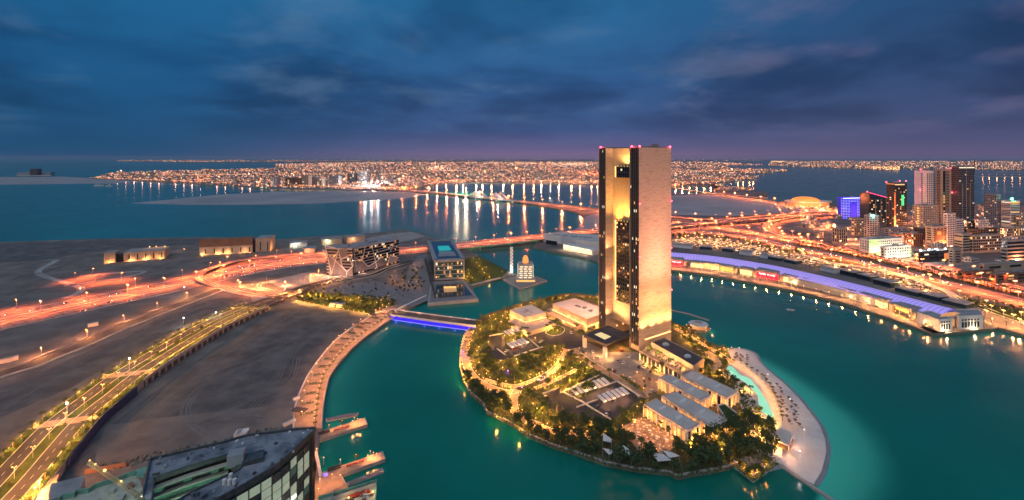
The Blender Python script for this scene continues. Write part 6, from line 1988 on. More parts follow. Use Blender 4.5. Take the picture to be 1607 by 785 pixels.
def block_building(name, label, cat, xl, xc, xr, yb, yt, wallm, bay=5, fl_=4.5, ww=.55, wh=.5, lit=.15, roof='roof_grey', crown=None, yb2=None, glassm='glass', minw=8):
    C = G(xc, yb, LZ)
    tl_, tr_ = max(minw, along(C, UL, xl)) if xl < xc - .3 else 18, max(minw, along(C, UR, xr)) if xr > xc + .3 else 18
    tl_ = min(tl_, 90)
    h = hpx(yb, yt, LZ)
    P = [C, C + UR * tr_, C + UR * tr_ + UL * tl_, C + UL * tl_]
    c = sum(P, Vector()) / 4
    t = thing(name, label, cat, (c.x, c.y, LZ))
    part('wall', MB().prism([tuple(p) for p in P], LZ, LZ + h), M[wallm], t)
    part('roof', MB().prism([tuple(c + (p - c) * .94) for p in P], LZ + h, LZ + h + .3), M[roof], t)
    m_ = MB()
    for a, b in zip(P, P[1:] + P[:1]):
        a, b = Vector((a.x, a.y, LZ + h)), Vector((b.x, b.y, LZ + h)); m_.strip([a.lerp(c + Vector((0, 0, h)), .02), b.lerp(c + Vector((0, 0, h)), .02)], .8, 1.3, thick=1.3)
    part('parapet', m_, M[wallm], t)
    m_ = MB(); q = c + UL * tl_ * .1
    m_.cbox(q, min(12, tr_ * .4), min(10, tl_ * .3), LZ + h, LZ + h + 4, math.atan2(UR.y, UR.x)); m_.cbox(c - UL * tl_ * .25, 4, 5, LZ + h, LZ + h + 2.2, .24)
    part('roof_plant', m_, M['grey_clad'], t)
    m_ = MB()
    windows(m_, C, UR, -UL, tr_, LZ + 4, LZ + h - 1.5, bay, fl_, ww, wh, lit)
    windows(m_, C + UL * tl_, -UL, -UR, tl_, LZ + 4, LZ + h - 1.5, bay, fl_, ww, wh, lit)
    part('windows', m_, [M[glassm], M['win_warm'], M['win_pale'], M['win_dim']], t, kind='stuff')
    t['_c'] = (C.x, C.y, tr_, tl_, h)
    del t['_c']
    return t, C, tr_, tl_, h
BB = block_building
M['dark_frame'] = material('dark_concrete_frame', (.10, .09, .095), (.15, .135, .14), scale=.1, rough=.8)
# blue LED portal block
M['blue_wall'] = glow('blue_lit_wall', (.03, .03, .9), .55, True)  # blue light falling on the wall put into it as emission
M['blue_dot'] = glow('blue_led_glow', (.45, .5, 1.0), 3.0)
t, C, tr_, tl_, h = BB('led_portal_block', 'office block covered in a glowing blue grid of lights with portal opening', 'building', 1314.6, 1319, 1359, 344, 310.5, 'blue_wall', lit=0)
m_ = MB()
for r_ in range(13):
    for q in range(16):
        if 6 <= q <= 9 and r_ < 10: continue
        m_.octa(C + UR * (tr_ * (q + .7) / 16.4) - UL * .8 + Vector((0, 0, 3 + h * r_ / 13.2)), 1.0)
part('led_grid', m_, M['blue_dot'], t, kind='stuff')
m_ = MB(); slab_wall(m_, C + UR * tr_ * .39 - UL * .5, C + UR * tr_ * .61 - UL * .5, UL, .6, LZ, LZ + h * .72); part('portal', m_, M['blue_wall'], t)
m_ = MB(); slab_wall(m_, C + UR * tr_ * .1 - UL * .9, C + UR * tr_ * .9 - UL * .9, UL, .8, LZ + h - 3, LZ + h - 1); part('light_band', m_, M['blue_dot'], t)
light('POINT', C + UR * tr_ * .5 - UL * 30 + Vector((0, 0, 30)), 6e4, (.08, .08, 1), 2, None, 'led_spill')
# slanted-roof dark tower
C = G(1364, 352, LZ); w = along(C, UR, 1397); hA, hB = hpx(352, 302.5, LZ), hpx(352, 312.5, LZ)
P = [C, C + UR * w, C + UR * w + UL * 28, C + UL * 28]
t = thing('slanted_tower', 'dark glass tower with sloping red-lined roof', 'tower', tuple(sum(P, Vector()) / 4))
vs = [tuple(p) for p in P] + [(P[0].x, P[0].y, LZ + hA), (P[1].x, P[1].y, LZ + hB), (P[2].x, P[2].y, LZ + hB), (P[3].x, P[3].y, LZ + hA)]
part('body', MB().add(vs, [(0, 1, 5, 4), (1, 2, 6, 5), (2, 3, 7, 6), (3, 0, 4, 7), (4, 5, 6, 7)]), M['glass_blue'], t)
part('red_edge', MB().tube(Vector(vs[4]) - UL * .6, Vector(vs[5]) - UL * .6, 1.0), glow('red_edge', (1, .06, .2), 2), t)
m_ = MB(); windows(m_, C, UR, -UL, w, LZ + 3, LZ + hB - 2, 7, 6, .7, .5, .2); part('windows', m_, [M['glass'], M['win_pale'], M['win_dim'], M['win_warm']], t, kind='stuff')
for z_ in (.3, .55, .8): part('mullion', MB().tube(C + UR * w * z_ - UL * .5, C + UR * w * z_ - UL * .5 + Vector((0, 0, hB - 1)), .8, n=4), M['steel'], t)
# dark tower with orange light column
t, C, tr_, tl_, h = BB('orange_lit_tower', 'dark tower with vertical orange light column and bright roof edge', 'tower', 1391, 1404, 1423, 358, 288, 'dark_steel', lit=.12, bay=6, fl_=5)
m_ = MB(); slab_wall(m_, C - UL * .7 - UR * 1.2, C - UL * .7 + UR * 2.4, UL, .8, LZ, LZ + h * .8); part('light_column', m_, glow('orange_column', (1, .22, .05), .8), t)
m_ = MB(); slab_wall(m_, C - UL * .9 - UR * 2.2, C - UL * .9 + UR * 3.2, UL, .8, LZ, LZ + h * .28); part('light_column', m_, glow('orange_column_foot', (1, .36, .1), 1.8), t)
m_ = MB(); slab_wall(m_, C - UL * 1 + UR, C + UR * tr_ * .8 - UL * 1, UL, 1, LZ + h - 5, LZ + h - 2); part('roof_light', m_, M['shop_white'], t)
m_ = MB(); m_.obox(C, UL, tl_, 1, LZ + h - 3, LZ + h - 1.2, v=-UR); part('roof_light', m_, M['shop_warm'], t)
m_ = MB(); slab_wall(m_, C - UL * 1 + UR * tr_ * .55, C + UR * tr_ * .75 - UL * 1, UL, 1, LZ + h * .5, LZ + h * .74); part('green_sign', m_, glow('green_sign', (.1, .9, .3), .9), t)
light('POINT', C - UL * 12 + Vector((0, 0, 6)), 5e4, (1, .25, .06), 1, None, 'column_light')
# paired pale and brown tower
C = G(1459, 352, LZ); rr = along(C, UR, 1469) 
h = hpx(352, 268, LZ)
t = thing('round_tower', 'pale half-round tower with dark vertical window columns', 'tower', tuple(C))
cyl = [(C.x + 22 * math.cos(a * .3142), C.y + 22 * math.sin(a * .3142) + 18) for a in range(20)]
part('wall', MB().prism(cyl, LZ, LZ + h), M['white'], t)
part('roof', MB().prism([(C.x + (x - C.x) * .9, C.y + 18 + (y - C.y - 18) * .9) for x, y in cyl], LZ + h, LZ + h + 2), M['roof_grey'], t)
m_ = MB()
for a in (215, 248, 262, 276, 292, 306):
    ca, sa = math.cos(R(a)), math.sin(R(a)); nn = Vector((ca, sa, 0)); d = Vector((-sa, ca, 0))
    for k in range(26):
        p = Vector((C.x, C.y + 18, 0)) + nn * 22 - d * 1.6; slab_wall(m_, p, p + d * 3.0, nn, .3, LZ + 6 + k * (h - 12) / 26, LZ + 6 + (k + .58) * (h - 12) / 26)
part('windows', m_, M['glass'], t, kind='stuff')
t, C2, a_, b_, h2 = BB('brown_tower', 'brown-pink slab tower with one dark vertical slit, beside the round tower', 'tower', 1468, 1478, 1493, 352, 267, 'sandstone', bay=200, lit=0)
m_ = MB(); slab_wall(m_, C2 + UR * a_ * .12 - UL * .4, C2 + UR * a_ * .34 - UL * .4, UL, .5, LZ + 10, LZ + h2 - 3); part('slit', m_, M['glass'], t)
m_ = MB()
for k in range(16):
    if rng.random() < .6: slab_wall(m_, C2 + UR * a_ * .15 - UL * .6, C2 + UR * a_ * .3 - UL * .6, UL, .5, LZ + 12 + k * 5, LZ + 14.5 + k * 5)
part('lit_window', m_, M['win_warm'], t, kind='stuff')
# unfinished dark tower with crane
t, C3, a_, b_, h3 = BB('unfinished_tower', 'tall dark unfinished tower with lit top floor and crane', 'tower', 1491, 1505, 1529, 352, 262, 'dark_frame', bay=7, fl_=6, ww=.8, wh=.3, lit=.03)
for f in (.2, .45, .7): part('hoist_mast', MB().tube(C3 + UR * a_ * f - UL * 1.2, C3 + UR * a_ * f - UL * 1.2 + Vector((0, 0, h3 * (.7 if f != .45 else 1.02))), .7, n=4), M['steel'], t)
m_ = MB(); slab_wall(m_, C3 - UL * .8, C3 + UR * a_ - UL * .8, UL, .6, LZ + h3 - 4, LZ + h3 - 1); part('lit_floor', m_, M['win_pale'], t)
m_ = MB(); cb = C3 + UR * a_ + Vector((0, 0, h3 - 20)); m_.tube(cb, cb + Vector((0, 0, 42)), 1.0, n=4); m_.tube(cb + Vector((-32, 0, 36)), cb + Vector((60, 0, 36)), .7, n=4)
part('crane', m_, M['dark_steel'], t)
BB('small_dark_tower', 'shorter dark tower with lit white vertical sign, in front of the unfinished one', 'tower', 1484, 1492, 1511, 350, 304.5, 'grey_clad', bay=6, lit=.08, roof='roof_dark', glassm='glass')
p = G(1489, 351, LZ); o = part('vertical_sign', MB().cbox(p - UL * 3, 2.5, 1.5, 18, 48, .2), M['win_pale']); tag(o, 'tall white lit sign on the shorter dark tower', 'sign')
t, C, a_, b_, h = BB('beige_block', 'wide beige apartment block with lit stair column, in front of the round tower', 'building', 1432, 1449, 1473, 368, 323.5, 'beige', bay=6, lit=.06, ww=.35)
m_ = MB(); 
for k in range(10):
    m_.obox(C + UL * b_ * .35, UL, 6, .6, LZ + 5 + k * h / 11, LZ + 8 + k * h / 11, v=-UR)
part('stair_window', m_, M['win_warm'], t, kind='stuff')
BB('white_slab', 'blue-white stepped apartment tower with black windows', 'building', 1482, 1487, 1500, 388, 336, 'white', bay=4.5, lit=.03, ww=.5)
BB('white_slab', 'lower right wing of the blue-white apartment tower', 'building', 1500, 1501, 1513, 386, 345, 'white', bay=4, ww=.72, lit=.04)
t, C, a_, b_, h = BB('gate_building', 'tan gate-shaped building with glowing orange window', 'building', 1452, 1464, 1486, 392, 357, 'sandstone', bay=8, lit=.1)
m_ = MB(); slab_wall(m_, C + UR * a_ * .15 - UL * .5, C + UR * a_ * .75 - UL * .5, UL, .6, LZ + h * .4, LZ + h * .9); part('portal', m_, M['brown'], t)
m_ = MB(); slab_wall(m_, C + UR * a_ * .3 - UL * .9, C + UR * a_ * .55 - UL * .9, UL, .6, LZ + h * .66, LZ + h * .8); part('orange_window', m_, glow('orange_window', (1, .25, .05), 1.5), t)
BB('grey_slab_tower', 'grey grid-fronted slab tower standing alone near the right edge', 'tower', 1544, 1564, 1571, 355, 306, 'grey_clad', bay=4.5, lit=.04, ww=.5)
t, C, a_, b_, h = BB('striped_hotel', 'white banded hotel with glowing crown and green light on top', 'hotel', 1571, 1586, 1600, 357, 316, 'white', bay=40, ww=.92, wh=.42, lit=.25)
m_ = MB(); slab_wall(m_, C - UL - UR, C + UR * a_ - UL, UL, 1, LZ + h - 6, LZ + h - 2); part('crown_light', m_, M['shop_warm'], t)
m_ = MB(); m_.ball(C + UR * a_ * .4 + UL * 5 + Vector((0, 0, h + 6)), 3.4, seg=8, rings=6); part('green_lamp', m_, M['lamp_green'], t)
light('POINT', C + UR * a_ * .4 + Vector((0, -8, h + 9)), 2e4, (.2, 1, .6), 1, None, 'green_light')
t, C, a_, b_, h = BB('green_lit_hotel', 'long white hotel washed in bright white and lime green light', 'hotel', 1349, 1364, 1418, 397, 377, 'white', bay=5, fl_=5, ww=.35, lit=.03)
t, C5, a5, b5, h5 = BB('hotel_wing', 'cream lower wing of the lime-lit hotel, nearer the highway', 'hotel', 1382, 1388, 1430, 406, 388, 'white', bay=6, fl_=5, ww=.4, lit=.03)
for f in (.1, .35, .6, .85):
    light('POINT', C + UR * a_ * f - UL * 11 + Vector((0, 0, 5)), 1.3e4, (1, .95, .7), 1, None, 'hotel_light'); light('POINT', C5 + UR * a5 * f - UL * 11 + Vector((0, 0, 5)), 1.0e4, (1, .9, .6), 1, None, 'hotel_light')
for q in (-4, 4): light('POINT', C + UR * (a_ * .14 + q) - UL * 8 + Vector((0, 0, 7)), 1.6e4, (.40, 1, .06), 1, None, 'lime_light')
light('POINT', C5 + UR * a5 * .95 - UL * 10 + Vector((0, 0, 6)), 8e3, (.5, 1, .1), 1, None, 'lime_light')
for f in (0, .3, .7): pass
BB('pink_block', 'small salmon apartment block with fluted windows by the loop ramp', 'building', 1306, 1317, 1330, 384, 359.5, 'sandstone', bay=5, ww=.4, wh=.8, fl_=6, lit=.03)
BB('pink_tower', 'pinkish tower with bright lit left corner, below the blue portal block', 'tower', 1336, 1341, 1355, 371, 344, 'sandstone', bay=5, lit=.25)
t, C, a_, b_, h = BB('grey_tower', 'grey tower with two cyan lamps on its roof', 'tower', 1356, 1365, 1380, 377, 339, 'grey_clad', bay=6, lit=.08)
m_ = MB(); m_.ball(C + UR * 4 + Vector((0, 0, h + 1)), 2.2, seg=8, rings=6); m_.ball(C + UR * 11 + Vector((0, 0, h + 1)), 2.2, seg=8, rings=6); part('roof_lamp', m_, M['lamp_green'], t, kind='stuff')
light('POINT', C + UR * 8 - UL * 5 + Vector((0, 0, h + 2)), 1.6e4, (.2, 1, .8), 1, None, 'cyan_light')
BB('tan_office', 'low tan office right of the lime-lit hotel roof', 'building', 1396, 1404, 1422, 381, 369, 'brown', bay=6, lit=.15)
BB('grey_office', 'wide grey office with bright roof strip below the orange-lit tower', 'building', 1388, 1395, 1426, 371, 359, 'grey_clad', bay=6, lit=.2)
BB('tan_block', 'brown colonnaded block left of the gate-shaped building', 'building', 1422, 1434, 1449, 387, 368, 'brown', bay=5, ww=.4, wh=.8, lit=.1)
BB('dark_block', 'dark office block behind the brown colonnaded one', 'building', 1434, 1440, 1454, 377, 359, 'dark_steel', bay=6, lit=.12)
t, C, a_, b_, h = BB('floodlit_hall', 'dark hall with four white floodlights along its roof edge', 'building', 1436, 1442, 1497, 412, 396, 'roof_dark', bay=12, fl_=6, ww=.8, wh=.4, lit=.15)
for f in (.1, .33, .56, .8):
    p = C + UR * a_ * f + UL * 3 + Vector((0, 0, h + 2.5)); m_ = MB(); m_.ball(p, 1.6, seg=8, rings=6); part('roof_floodlight', m_, M['lamp_white'], t); light('POINT', p + Vector((0, -3, 2)), 1.4e4, (.9, .97, 1), .8, None, 'roof_light')
m_ = MB(); slab_wall(m_, C + UR * a_ * .72 - UL * .5, C + UR * a_ - UL * .5, UL, .6, LZ + 3, LZ + h * .75); part('orange_front', m_, glow('orange_front', (1, .28, .08), .8), t)
t, C, a_, b_, h = BB('sign_slab', 'plain pinkish slab with dark diamond emblem beside the floodlit hall', 'building', 1494, 1496.5, 1510, 417, 392, 'beige', bay=400, lit=0)
pc = C + UR * a_ * .62 - UL * .5 + Vector((0, 0, h * .3)); e = 2.6
for dx, dz in ((0, e), (0, -e), (e, 0), (-e, 0)):
    q = pc + UR * dx + Vector((0, 0, dz)); s_ = 1.7
    m_ = MB(); m_.add([q + UR * s_, q + Vector((0, 0, s_)), q - UR * s_, q - Vector((0, 0, s_)), q + UR * s_ + UL * .4, q + Vector((0, 0, s_)) + UL * .4, q - UR * s_ + UL * .4, q - Vector((0, 0, s_)) + UL * .4], [(0, 3, 2, 1), (0, 1, 5, 4), (1, 2, 6, 5), (2, 3, 7, 6), (3, 0, 4, 7)]); part('emblem', m_, M['brown'], t)
BB('banded_office', 'grey and cream banded office of middle height behind the emblem slab', 'building', 1497, 1511, 1524, 398, 368, 'beige', bay=60, fl_=5, ww=.9, wh=.45, lit=.06)
BB('long_lit_lowrise', 'long grid-fronted low-rise with orange-lit ground floors', 'building', 1524, 1527, 1575, 398, 371, 'sandstone', bay=5, fl_=5, ww=.7, wh=.6, lit=.2)
BB('dark_banded_block', 'dark block with pale horizontal bands cut by the right frame edge', 'building', 1573, 1580, 1640, 418, 378, 'concrete', bay=90, fl_=6, ww=.97, wh=.55, lit=.05)
BB('red_lit_block', 'low block with red-orange lit window grid near the right edge', 'building', 1573, 1576, 1640, 374, 359, 'sandstone', bay=4, fl_=5, ww=.6, wh=.7, lit=.4)
BB('purple_band_block', 'flat dark-roofed block with violet light line under its eaves', 'building', 1512, 1517, 1568, 371, 361, 'dark_steel', bay=9, lit=.2, roof='roof_dark')
BB('orange_shed', 'long low shed with orange floodlit wall near the right edge', 'shed', 1540, 1545, 1640, 428, 416, 'sandstone', bay=40, lit=.1)
BB('blue_roof_shed', 'blue-grey roofed shed beside the highway, left of the other', 'shed', 1508, 1512, 1560, 438, 427, 'brown', bay=20, lit=.2)
BB('blue_roof_shed', 'blue-grey roofed shed beside the highway, at the frame edge', 'shed', 1560, 1563, 1640, 446, 431, 'brown', bay=20, lit=.2)
BB('white_office', 'white-topped small office left of the grey slab tower', 'building', 1531, 1536, 1552, 362, 346, 'white', bay=6, lit=.2)
BB('glass_office', 'green-glazed low block below the unfinished tower', 'building', 1514, 1518, 1545, 361, 347, 'glass_blue', bay=6, lit=.25)
BB('edge_block', 'pale small block at the right frame edge below the green light', 'building', 1597, 1600, 1640, 358, 338, 'beige', bay=6, lit=.25)
# arena with glowing dome on the spit
C = G(1268, 322, LZ)
t = thing('sports_arena', 'wide arena with golden glowing roof on the far shore', 'arena', tuple(C))
el = [(C.x + 82 * math.cos(a * .2618), C.y + 50 * math.sin(a * .2618)) for a in range(24)]
part('stand', MB().prism(el, LZ, 16), M['win_dim'], t)
part('roof', MB().prism([(C.x + (x - C.x) * 1.12, C.y + (y - C.y) * 1.1) for x, y in el], 16, 21), M['roof_pale'], t)
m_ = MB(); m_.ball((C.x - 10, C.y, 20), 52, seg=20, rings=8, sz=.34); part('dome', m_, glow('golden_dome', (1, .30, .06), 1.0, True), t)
light('POINT', (C.x - 20, C.y - 120, 30), 5e5, (1, .4, .14), 4, None, 'arena_light')
m_ = MB()
for k in range(330):
    a = rng.random(); b = rng.random()
    p = G(1215 + 100 * a + 6 * rng.random(), 317.5 + 9 * a + 8 * b, LZ + 1.5); m_.cbox(p, 5, 2.2, LZ + .3, LZ + 2, rng.random(), rng.choice((0, 1, 2)))
o = part('arena_parked_cars', m_, [M['car_white'], M['car_silver'], M['win_warm']], kind='stuff'); tag(o, 'rows of parked cars glittering in front of the golden arena', 'cars')

# low-rise filling the quarters between, and their street lamps
CITY = [tuple(p) for p in GP([(1240, 344), (1320, 342), (1420, 330), (1545, 326), (1640, 324), (1900, 345), (1900, 470), (1640, 436), (1500, 408), (1440, 404), (1350, 386), (1300, 378), (1262, 366)], LZ)]
TAKEN = [(o.location.x, o.location.y) for o in bpy.data.objects if o.get('category') in ('building', 'tower', 'hotel', 'shed', 'arena') and o.location.x > 400]
k = 0
fill = [p for p in scatter(CITY, 190, 21, rng, 12) if all((p[0] - q[0]) ** 2 + (p[1] - q[1]) ** 2 > 32 ** 2 for q in TAKEN)]
ang0 = math.atan2(UR.y, UR.x)
for x, y in fill:
    w, dp, h = rng.uniform(13, 22), rng.uniform(12, 18), rng.choice([6, 8, 9, 11, 14, 17])
    if y < 800: h = min(h, 9)
    wm = rng.choice(['white', 'beige', 'sandstone', 'grey_clad', 'beige', 'concrete'])
    c = Vector((x, y, 0)) - UR * w / 2 - UL * dp / 2
    t = thing('low_rise', 'small %s low-rise among the packed streets of the right-hand city' % {'white': 'white', 'beige': 'beige', 'sandstone': 'tan', 'grey_clad': 'grey', 'concrete': 'drab concrete'}[wm], 'building', (x, y, LZ), 0, '%s low-rises of the right-hand city' % wm.replace('_', ' '))
    m_ = MB(); m_.obox(c, UR, w, dp, LZ, LZ + h); m_.obox(c + UR * w * .2 + UL * dp * .3, UR, w * .3, dp * .3, LZ + h, LZ + h + 2.4); part('wall', m_, M[wm], t)
    m_ = MB(); m_.obox(c + UR * .5 + UL * .5, UR, w - 1, dp - 1, LZ + h, LZ + h + .2); part('roof', m_, M['roof_grey'], t)
    m_ = MB(); windows(m_, c, UR, -UL, w, LZ + 1, LZ + h, 4, 3.6, .45, .5, .18); windows(m_, c + UL * dp, -UL, -UR, dp, LZ + 1, LZ + h, 4, 3.6, .45, .5, .18)
    part('windows', m_, [M['glass'], M['win_warm'], M['win_pale'], M['win_dim']], t, kind='stuff')
for x, y in scatter(CITY, 84, 22, rng):
    place('town_lamp', (x, y, LZ), rng.uniform(0, 6), .9, 'orange street lamp between the low-rises of the right-hand city', 'street lamps of the right-hand city')
mass('street_trees', 'dark street trees dotted between the low-rises of the right-hand city', 'trees', [(rng.choice(['tree_m0', 'tree_m1', 'palm1']), (x, y, LZ), 0, rng.uniform(.9, 1.4)) for x, y in scatter(CITY, 90, 14, rng)])
# red aircraft beacons
m_b = {}
for q in ((1391, 357, 286), (1422, 357, 284), (1412, 357, 284), (1445, 352, 266), (1361, 352, 301), (1492, 352, 264), (1444, 352, 298), (1494, 351, 302)):
    p = G(q[0], q[1], LZ); z = LZ + hpx(q[1], q[2], LZ)
    o = part('beacon', MB().ball((p.x, p.y, z), 1.7, seg=8, rings=6), M['lamp_red']); tag(o, 'red aircraft warning lamp on a tower of the right-hand skyline', 'beacon', 'red beacons on the right-hand skyline')
    light('POINT', (p.x, p.y - 3, z + 1), 4000, (1, .05, .1), .8, None, 'beacon_light')
# ------------------------------------------------------------------ the far city across the water
rng = random.Random(51)
farp = [tuple(p) for p in far_land]
estp = [tuple(p) for p in east_shore]
horp = [tuple(p) for p in horizon_land]
M['far_wall'] = material('far_wall', (.30, .25, .23), (.46, .39, .36), scale=.02, rough=.9)
GL = [glow('far_light_orange', (1.0, .32, .12), 4.8), glow('far_light_pink', (1.0, .46, .30), 4.0), glow('far_light_white', (1.0, .80, .64), 4.0), glow('far_light_yellow', (1.0, .52, .20), 4.8), glow('far_light_dim', (1, .32, .18), 1.9)]
def sample(px0, px1, py0, py1, poly, power=1.0):
    while True:
        px, py = rng.uniform(px0, px1), py0 + (py1 - py0) * rng.random() ** power
        p = G(px, py, 2)
        if inside(p, poly): return p
# buildings one can pick out on the near shore
SHORE = [(425, 433, 293, 279, 'white'), (447, 462, 293, 279, 'brown'), (463, 474, 293, 280, 'brown'), (474, 484, 293, 276, 'sandstone'), (485, 496, 292, 278, 'grey_clad'), (497, 505, 292, 280, 'beige'), (518, 531, 291, 277, 'grey_clad'), (545, 556, 288, 273, 'roof_dark'), (563, 576, 288, 269, 'grey_clad')]
for k, (x0, x1, yb, yt, mt) in enumerate(SHORE):
    A, B = G(x0, yb, 2), G(x1, yb, 2); h = hpx(yb, yt, 2)
    lb = ['slim white block at the left end of the far shore row', 'dark brown block in the far shore row, left of its twin', 'dark brown block in the far shore row, right of its twin', 'tan tall block in the middle of the far shore row', 'grey block right of the tan one on the far shore', 'narrow beige block on the far shore', 'grey gabled block at the right end of the far shore row', 'dark low tower behind the far shore row', 'grey dark-topped tower, tallest on the far shore'][k]
    t = thing('shore_block', lb, 'building', tuple((A + B) / 2))
    m_ = MB(); slab_wall(m_, A, B, Vector((0, 1, 0)), 60, 2, 2 + h); part('wall', m_, M[mt], t)
    m_ = MB(); slab_wall(m_, A, B, Vector((0, 1, 0)), 58, 2 + h, 4 + h); part('roof', m_, M['roof_grey'], t)
    m_ = MB(); windows(m_, A, Vector((1, 0, 0)), Vector((0, -1, 0)), (B - A).length, 6, h, 14, 10, .5, .5, .3); part('windows', m_, [M['glass'], M['win_warm'], M['win_pale'], M['win_dim']], t, kind='stuff')
# 300 nearest houses singly, the rest as one mass
pts = [sample(140, 1235, 262, 299, farp, .8) for _ in range(2600)]
pts = [p for p in pts if not (420 < CX + F * p.x / p.y < 600 and p.y < 3900)]
pts.sort(key=lambda p: p.y)
def far_house(mb_, p, big=1.0):
    w, dp, h = rng.uniform(14, 34) * big, rng.uniform(14, 30) * big, rng.choice([6, 8, 8, 10, 12, 15, 22]) * (1 + .25 * (big - 1))
    a = rng.uniform(-.5, .5)
    mb_.cbox(p, w, dp, 2, 2 + h, a, 0, bottom=False)
    if rng.random() < .6:
        mb_.cbox((p.x, p.y - dp * .52), w * rng.uniform(.2, .7), .8, 2 + h * .3, 2 + h * .7, a, rng.choice((1, 2, 3)), bottom=False)
FM = [M['far_wall'], M['win_warm'], M['win_pale'], M['win_dim']]
for p in pts[:290]:
    m_ = MB(); far_house(m_, p)
    px = CX + F * p.x / p.y
    zn = 'on the far left spit' if px < 420 else 'behind the row of shore blocks' if px < 640 else 'across the inlet behind the causeway bridge' if px < 945 else 'on the far shore right of the hotel tower'
    o = part('far_house', m_, FM); tag(o, 'small flat-roofed house ' + zn, 'house', 'far houses ' + zn)
m_ = MB()
for p in pts[290:]: far_house(m_, p, min(2.6, p.y / 4200))
o = part('far_city_buildings', m_, FM, kind='stuff'); tag(o, 'countless distant flat-roofed buildings of the city on the horizon', 'city buildings')
# street and house lights of the far city
m_ = MB()
def spark(p, h, mi, f=1.0):
    m_.octa((p.x, p.y, h), max(1.6, p.y / 2000.0) * f, mi)
for k in range(15000):
    p = sample(140, 1235, 254.5, 299, farp, 1.25)
    r_ = rng.random()
    f = rng.choice((.45, .6, .7, .8, .9, 1.2)) * (1.9 if rng.random() < .03 else 1)
    spark(p, rng.uniform(7, 16), 0 if r_ < .46 else 1 if r_ < .68 else 2 if r_ < .76 else 3 if r_ < .88 else 4, f)
# arterial roads as rows of lamps
for a, b in (((150, 281), (560, 297)), ((560, 297), (650, 298)), ((640, 296), (720, 284)), ((720, 284), (940, 288)), ((760, 262), (800, 284)), ((620, 270), (900, 266)), ((300, 276), (640, 274)), ((1060, 288), (1130, 287)), ((860, 258), (870, 286)), ((1060, 270), (1180, 268)), ((690, 266), (720, 286))):
    n_ = int(abs(a[0] - b[0]) / 2.6) + 10
    for k in range(n_):
        p = G(a[0] + (b[0] - a[0]) * k / n_, a[1] + (b[1] - a[1]) * k / n_, 2); spark(p, 14, rng.choice((0, 0, 3)), 1.0)
for c, rad, n_ in (((688, 265), 16, 120), ((900, 259), 14, 160), ((585, 288), 26, 60), ((522, 262), 12, 50), ((1000, 262), 20, 60), ((560, 258), 40, 60), ((840, 258), 40, 120)):
    for k in range(n_):
        px, py = rng.gauss(c[0], rad), rng.gauss(c[1], 2.2)
        if py < 253.5: continue
        p = G(px, py, 2)
        if inside(p, farp): spark(p, 18, rng.choice((1, 2, 3)), 1.0)
o = part('far_city_lights', m_, GL, kind='stuff'); tag(o, 'carpet of orange and white lights of the city across the water', 'city lights')
m_ = MB()
for k in range(3400):
    p = sample(1206, 1900, 252.9, 268.5, estp, 1.1); r_ = rng.random(); spark(p, rng.uniform(8, 20), 0 if r_ < .4 else 1 if r_ < .6 else 2 if r_ < .75 else 3, rng.choice((.5, .7, .9, 1.2)))
for k in range(120):
    p = sample(1370, 1412, 262, 268.5, estp); spark(p, 12, 3, 1.2)
for k in range(70):
    p = sample(1206, 1235, 253, 255, estp); spark(p, 12, 3, .7)
o = part('east_shore_lights', m_, GL, kind='stuff'); tag(o, 'band of orange lights along the far eastern shore', 'city lights')
m_ = MB()
for k in range(560):
    p = sample(185, 1200, 251.1, 254.6, horp); spark(p, 20, rng.choice((0, 0, 1, 2, 3)), rng.choice((.5, .7, .9)))
for k in range(60):
    p = sample(270, 375, 253.0, 254.6, horp); spark(p, 20, rng.choice((0, 3)), .8)
o = part('horizon_lights', m_, GL, kind='stuff'); tag(o, 'thin line of lights along the horizon shore', 'city lights')
# broad light of the streets
MH = [glow('mast_orange', (1, .30, .10), 1.3), glow('mast_pink', (1, .42, .28), 1.3), glow('mast_white', (.95, .95, 1), 2.2), glow('mast_cream', (1, .62, .28), 1.6)]
def far_mast(px, py, power, color, h=28, rad=4, label='added tall mast spreading street glow over the far shore city', group='added glow masts of the far shore city', mi=3, spot=0):
    p = G(px, py, 2)
    t = thing('floodlight_mast', label, 'street lamp', tuple(p), 0, group)
    part('pole', MB().tube((0, 0, 0), (0, 0, h), .8, n=5), M['steel'], t, world=False)
    part('lamp_head', MB().ball((0, 0, h), max(2.2, p.y / 2100), seg=8, rings=5), MH[mi], t, world=False)
    if spot: light('SPOT', (0, 0, h + 4), power, color, rad, t, 'mast_light', spot_size=R(150), spot_blend=.8)
    else: light('POINT', (0, -3, h + 4), power, color, rad, t, 'mast_light')
for k in range(46):  # added masts stand in for the broad glow of the streets
    p = sample(170, 1225, 264, 296, farp, .9)
    px, py = CX + F * p.x / p.y, Y0 + F * 198 / p.y
    far_mast(px, py, 1.7e6 * (p.y / 4000) ** 1.6, rng.choice([(1, .36, .2), (1, .44, .28), (1, .30, .13)]), 45, spot=1)
for px in range(655, 945, 15):
    far_mast(px + rng.uniform(-4, 4), 287.5 + rng.uniform(-.5, 1.2), 2e5, rng.choice([(1, .32, .11), (1, .28, .1), (1, .6, .4)]), 18, 3, 'lamp on the shore road behind the inlet', 'lamps on the inlet shore road', 0)
for px in (573, 583, 593):
    far_mast(px, 291, 1.3e6, (.95, .97, 1), 24, 3, 'brilliant white floodlight on the far shore casting a long reflection', 'three white floodlights on the far shore', 2)
for px, py in ((717, 303.5), (731, 304.5)):
    far_mast(px, py, 1.7e6, (1, .82, .5), 30, 3, 'very bright cream floodlight beside the causeway bridge', 'two bright floodlights by the causeway bridge', 3)
for px in range(172, 400, 13):
    far_mast(px, 281.6 + (px - 172) * .047, 1.6e4, (1, .42, .3), 14, 3, 'small pink lamp along the far left shore', 'lamps along the far left shore', 1)
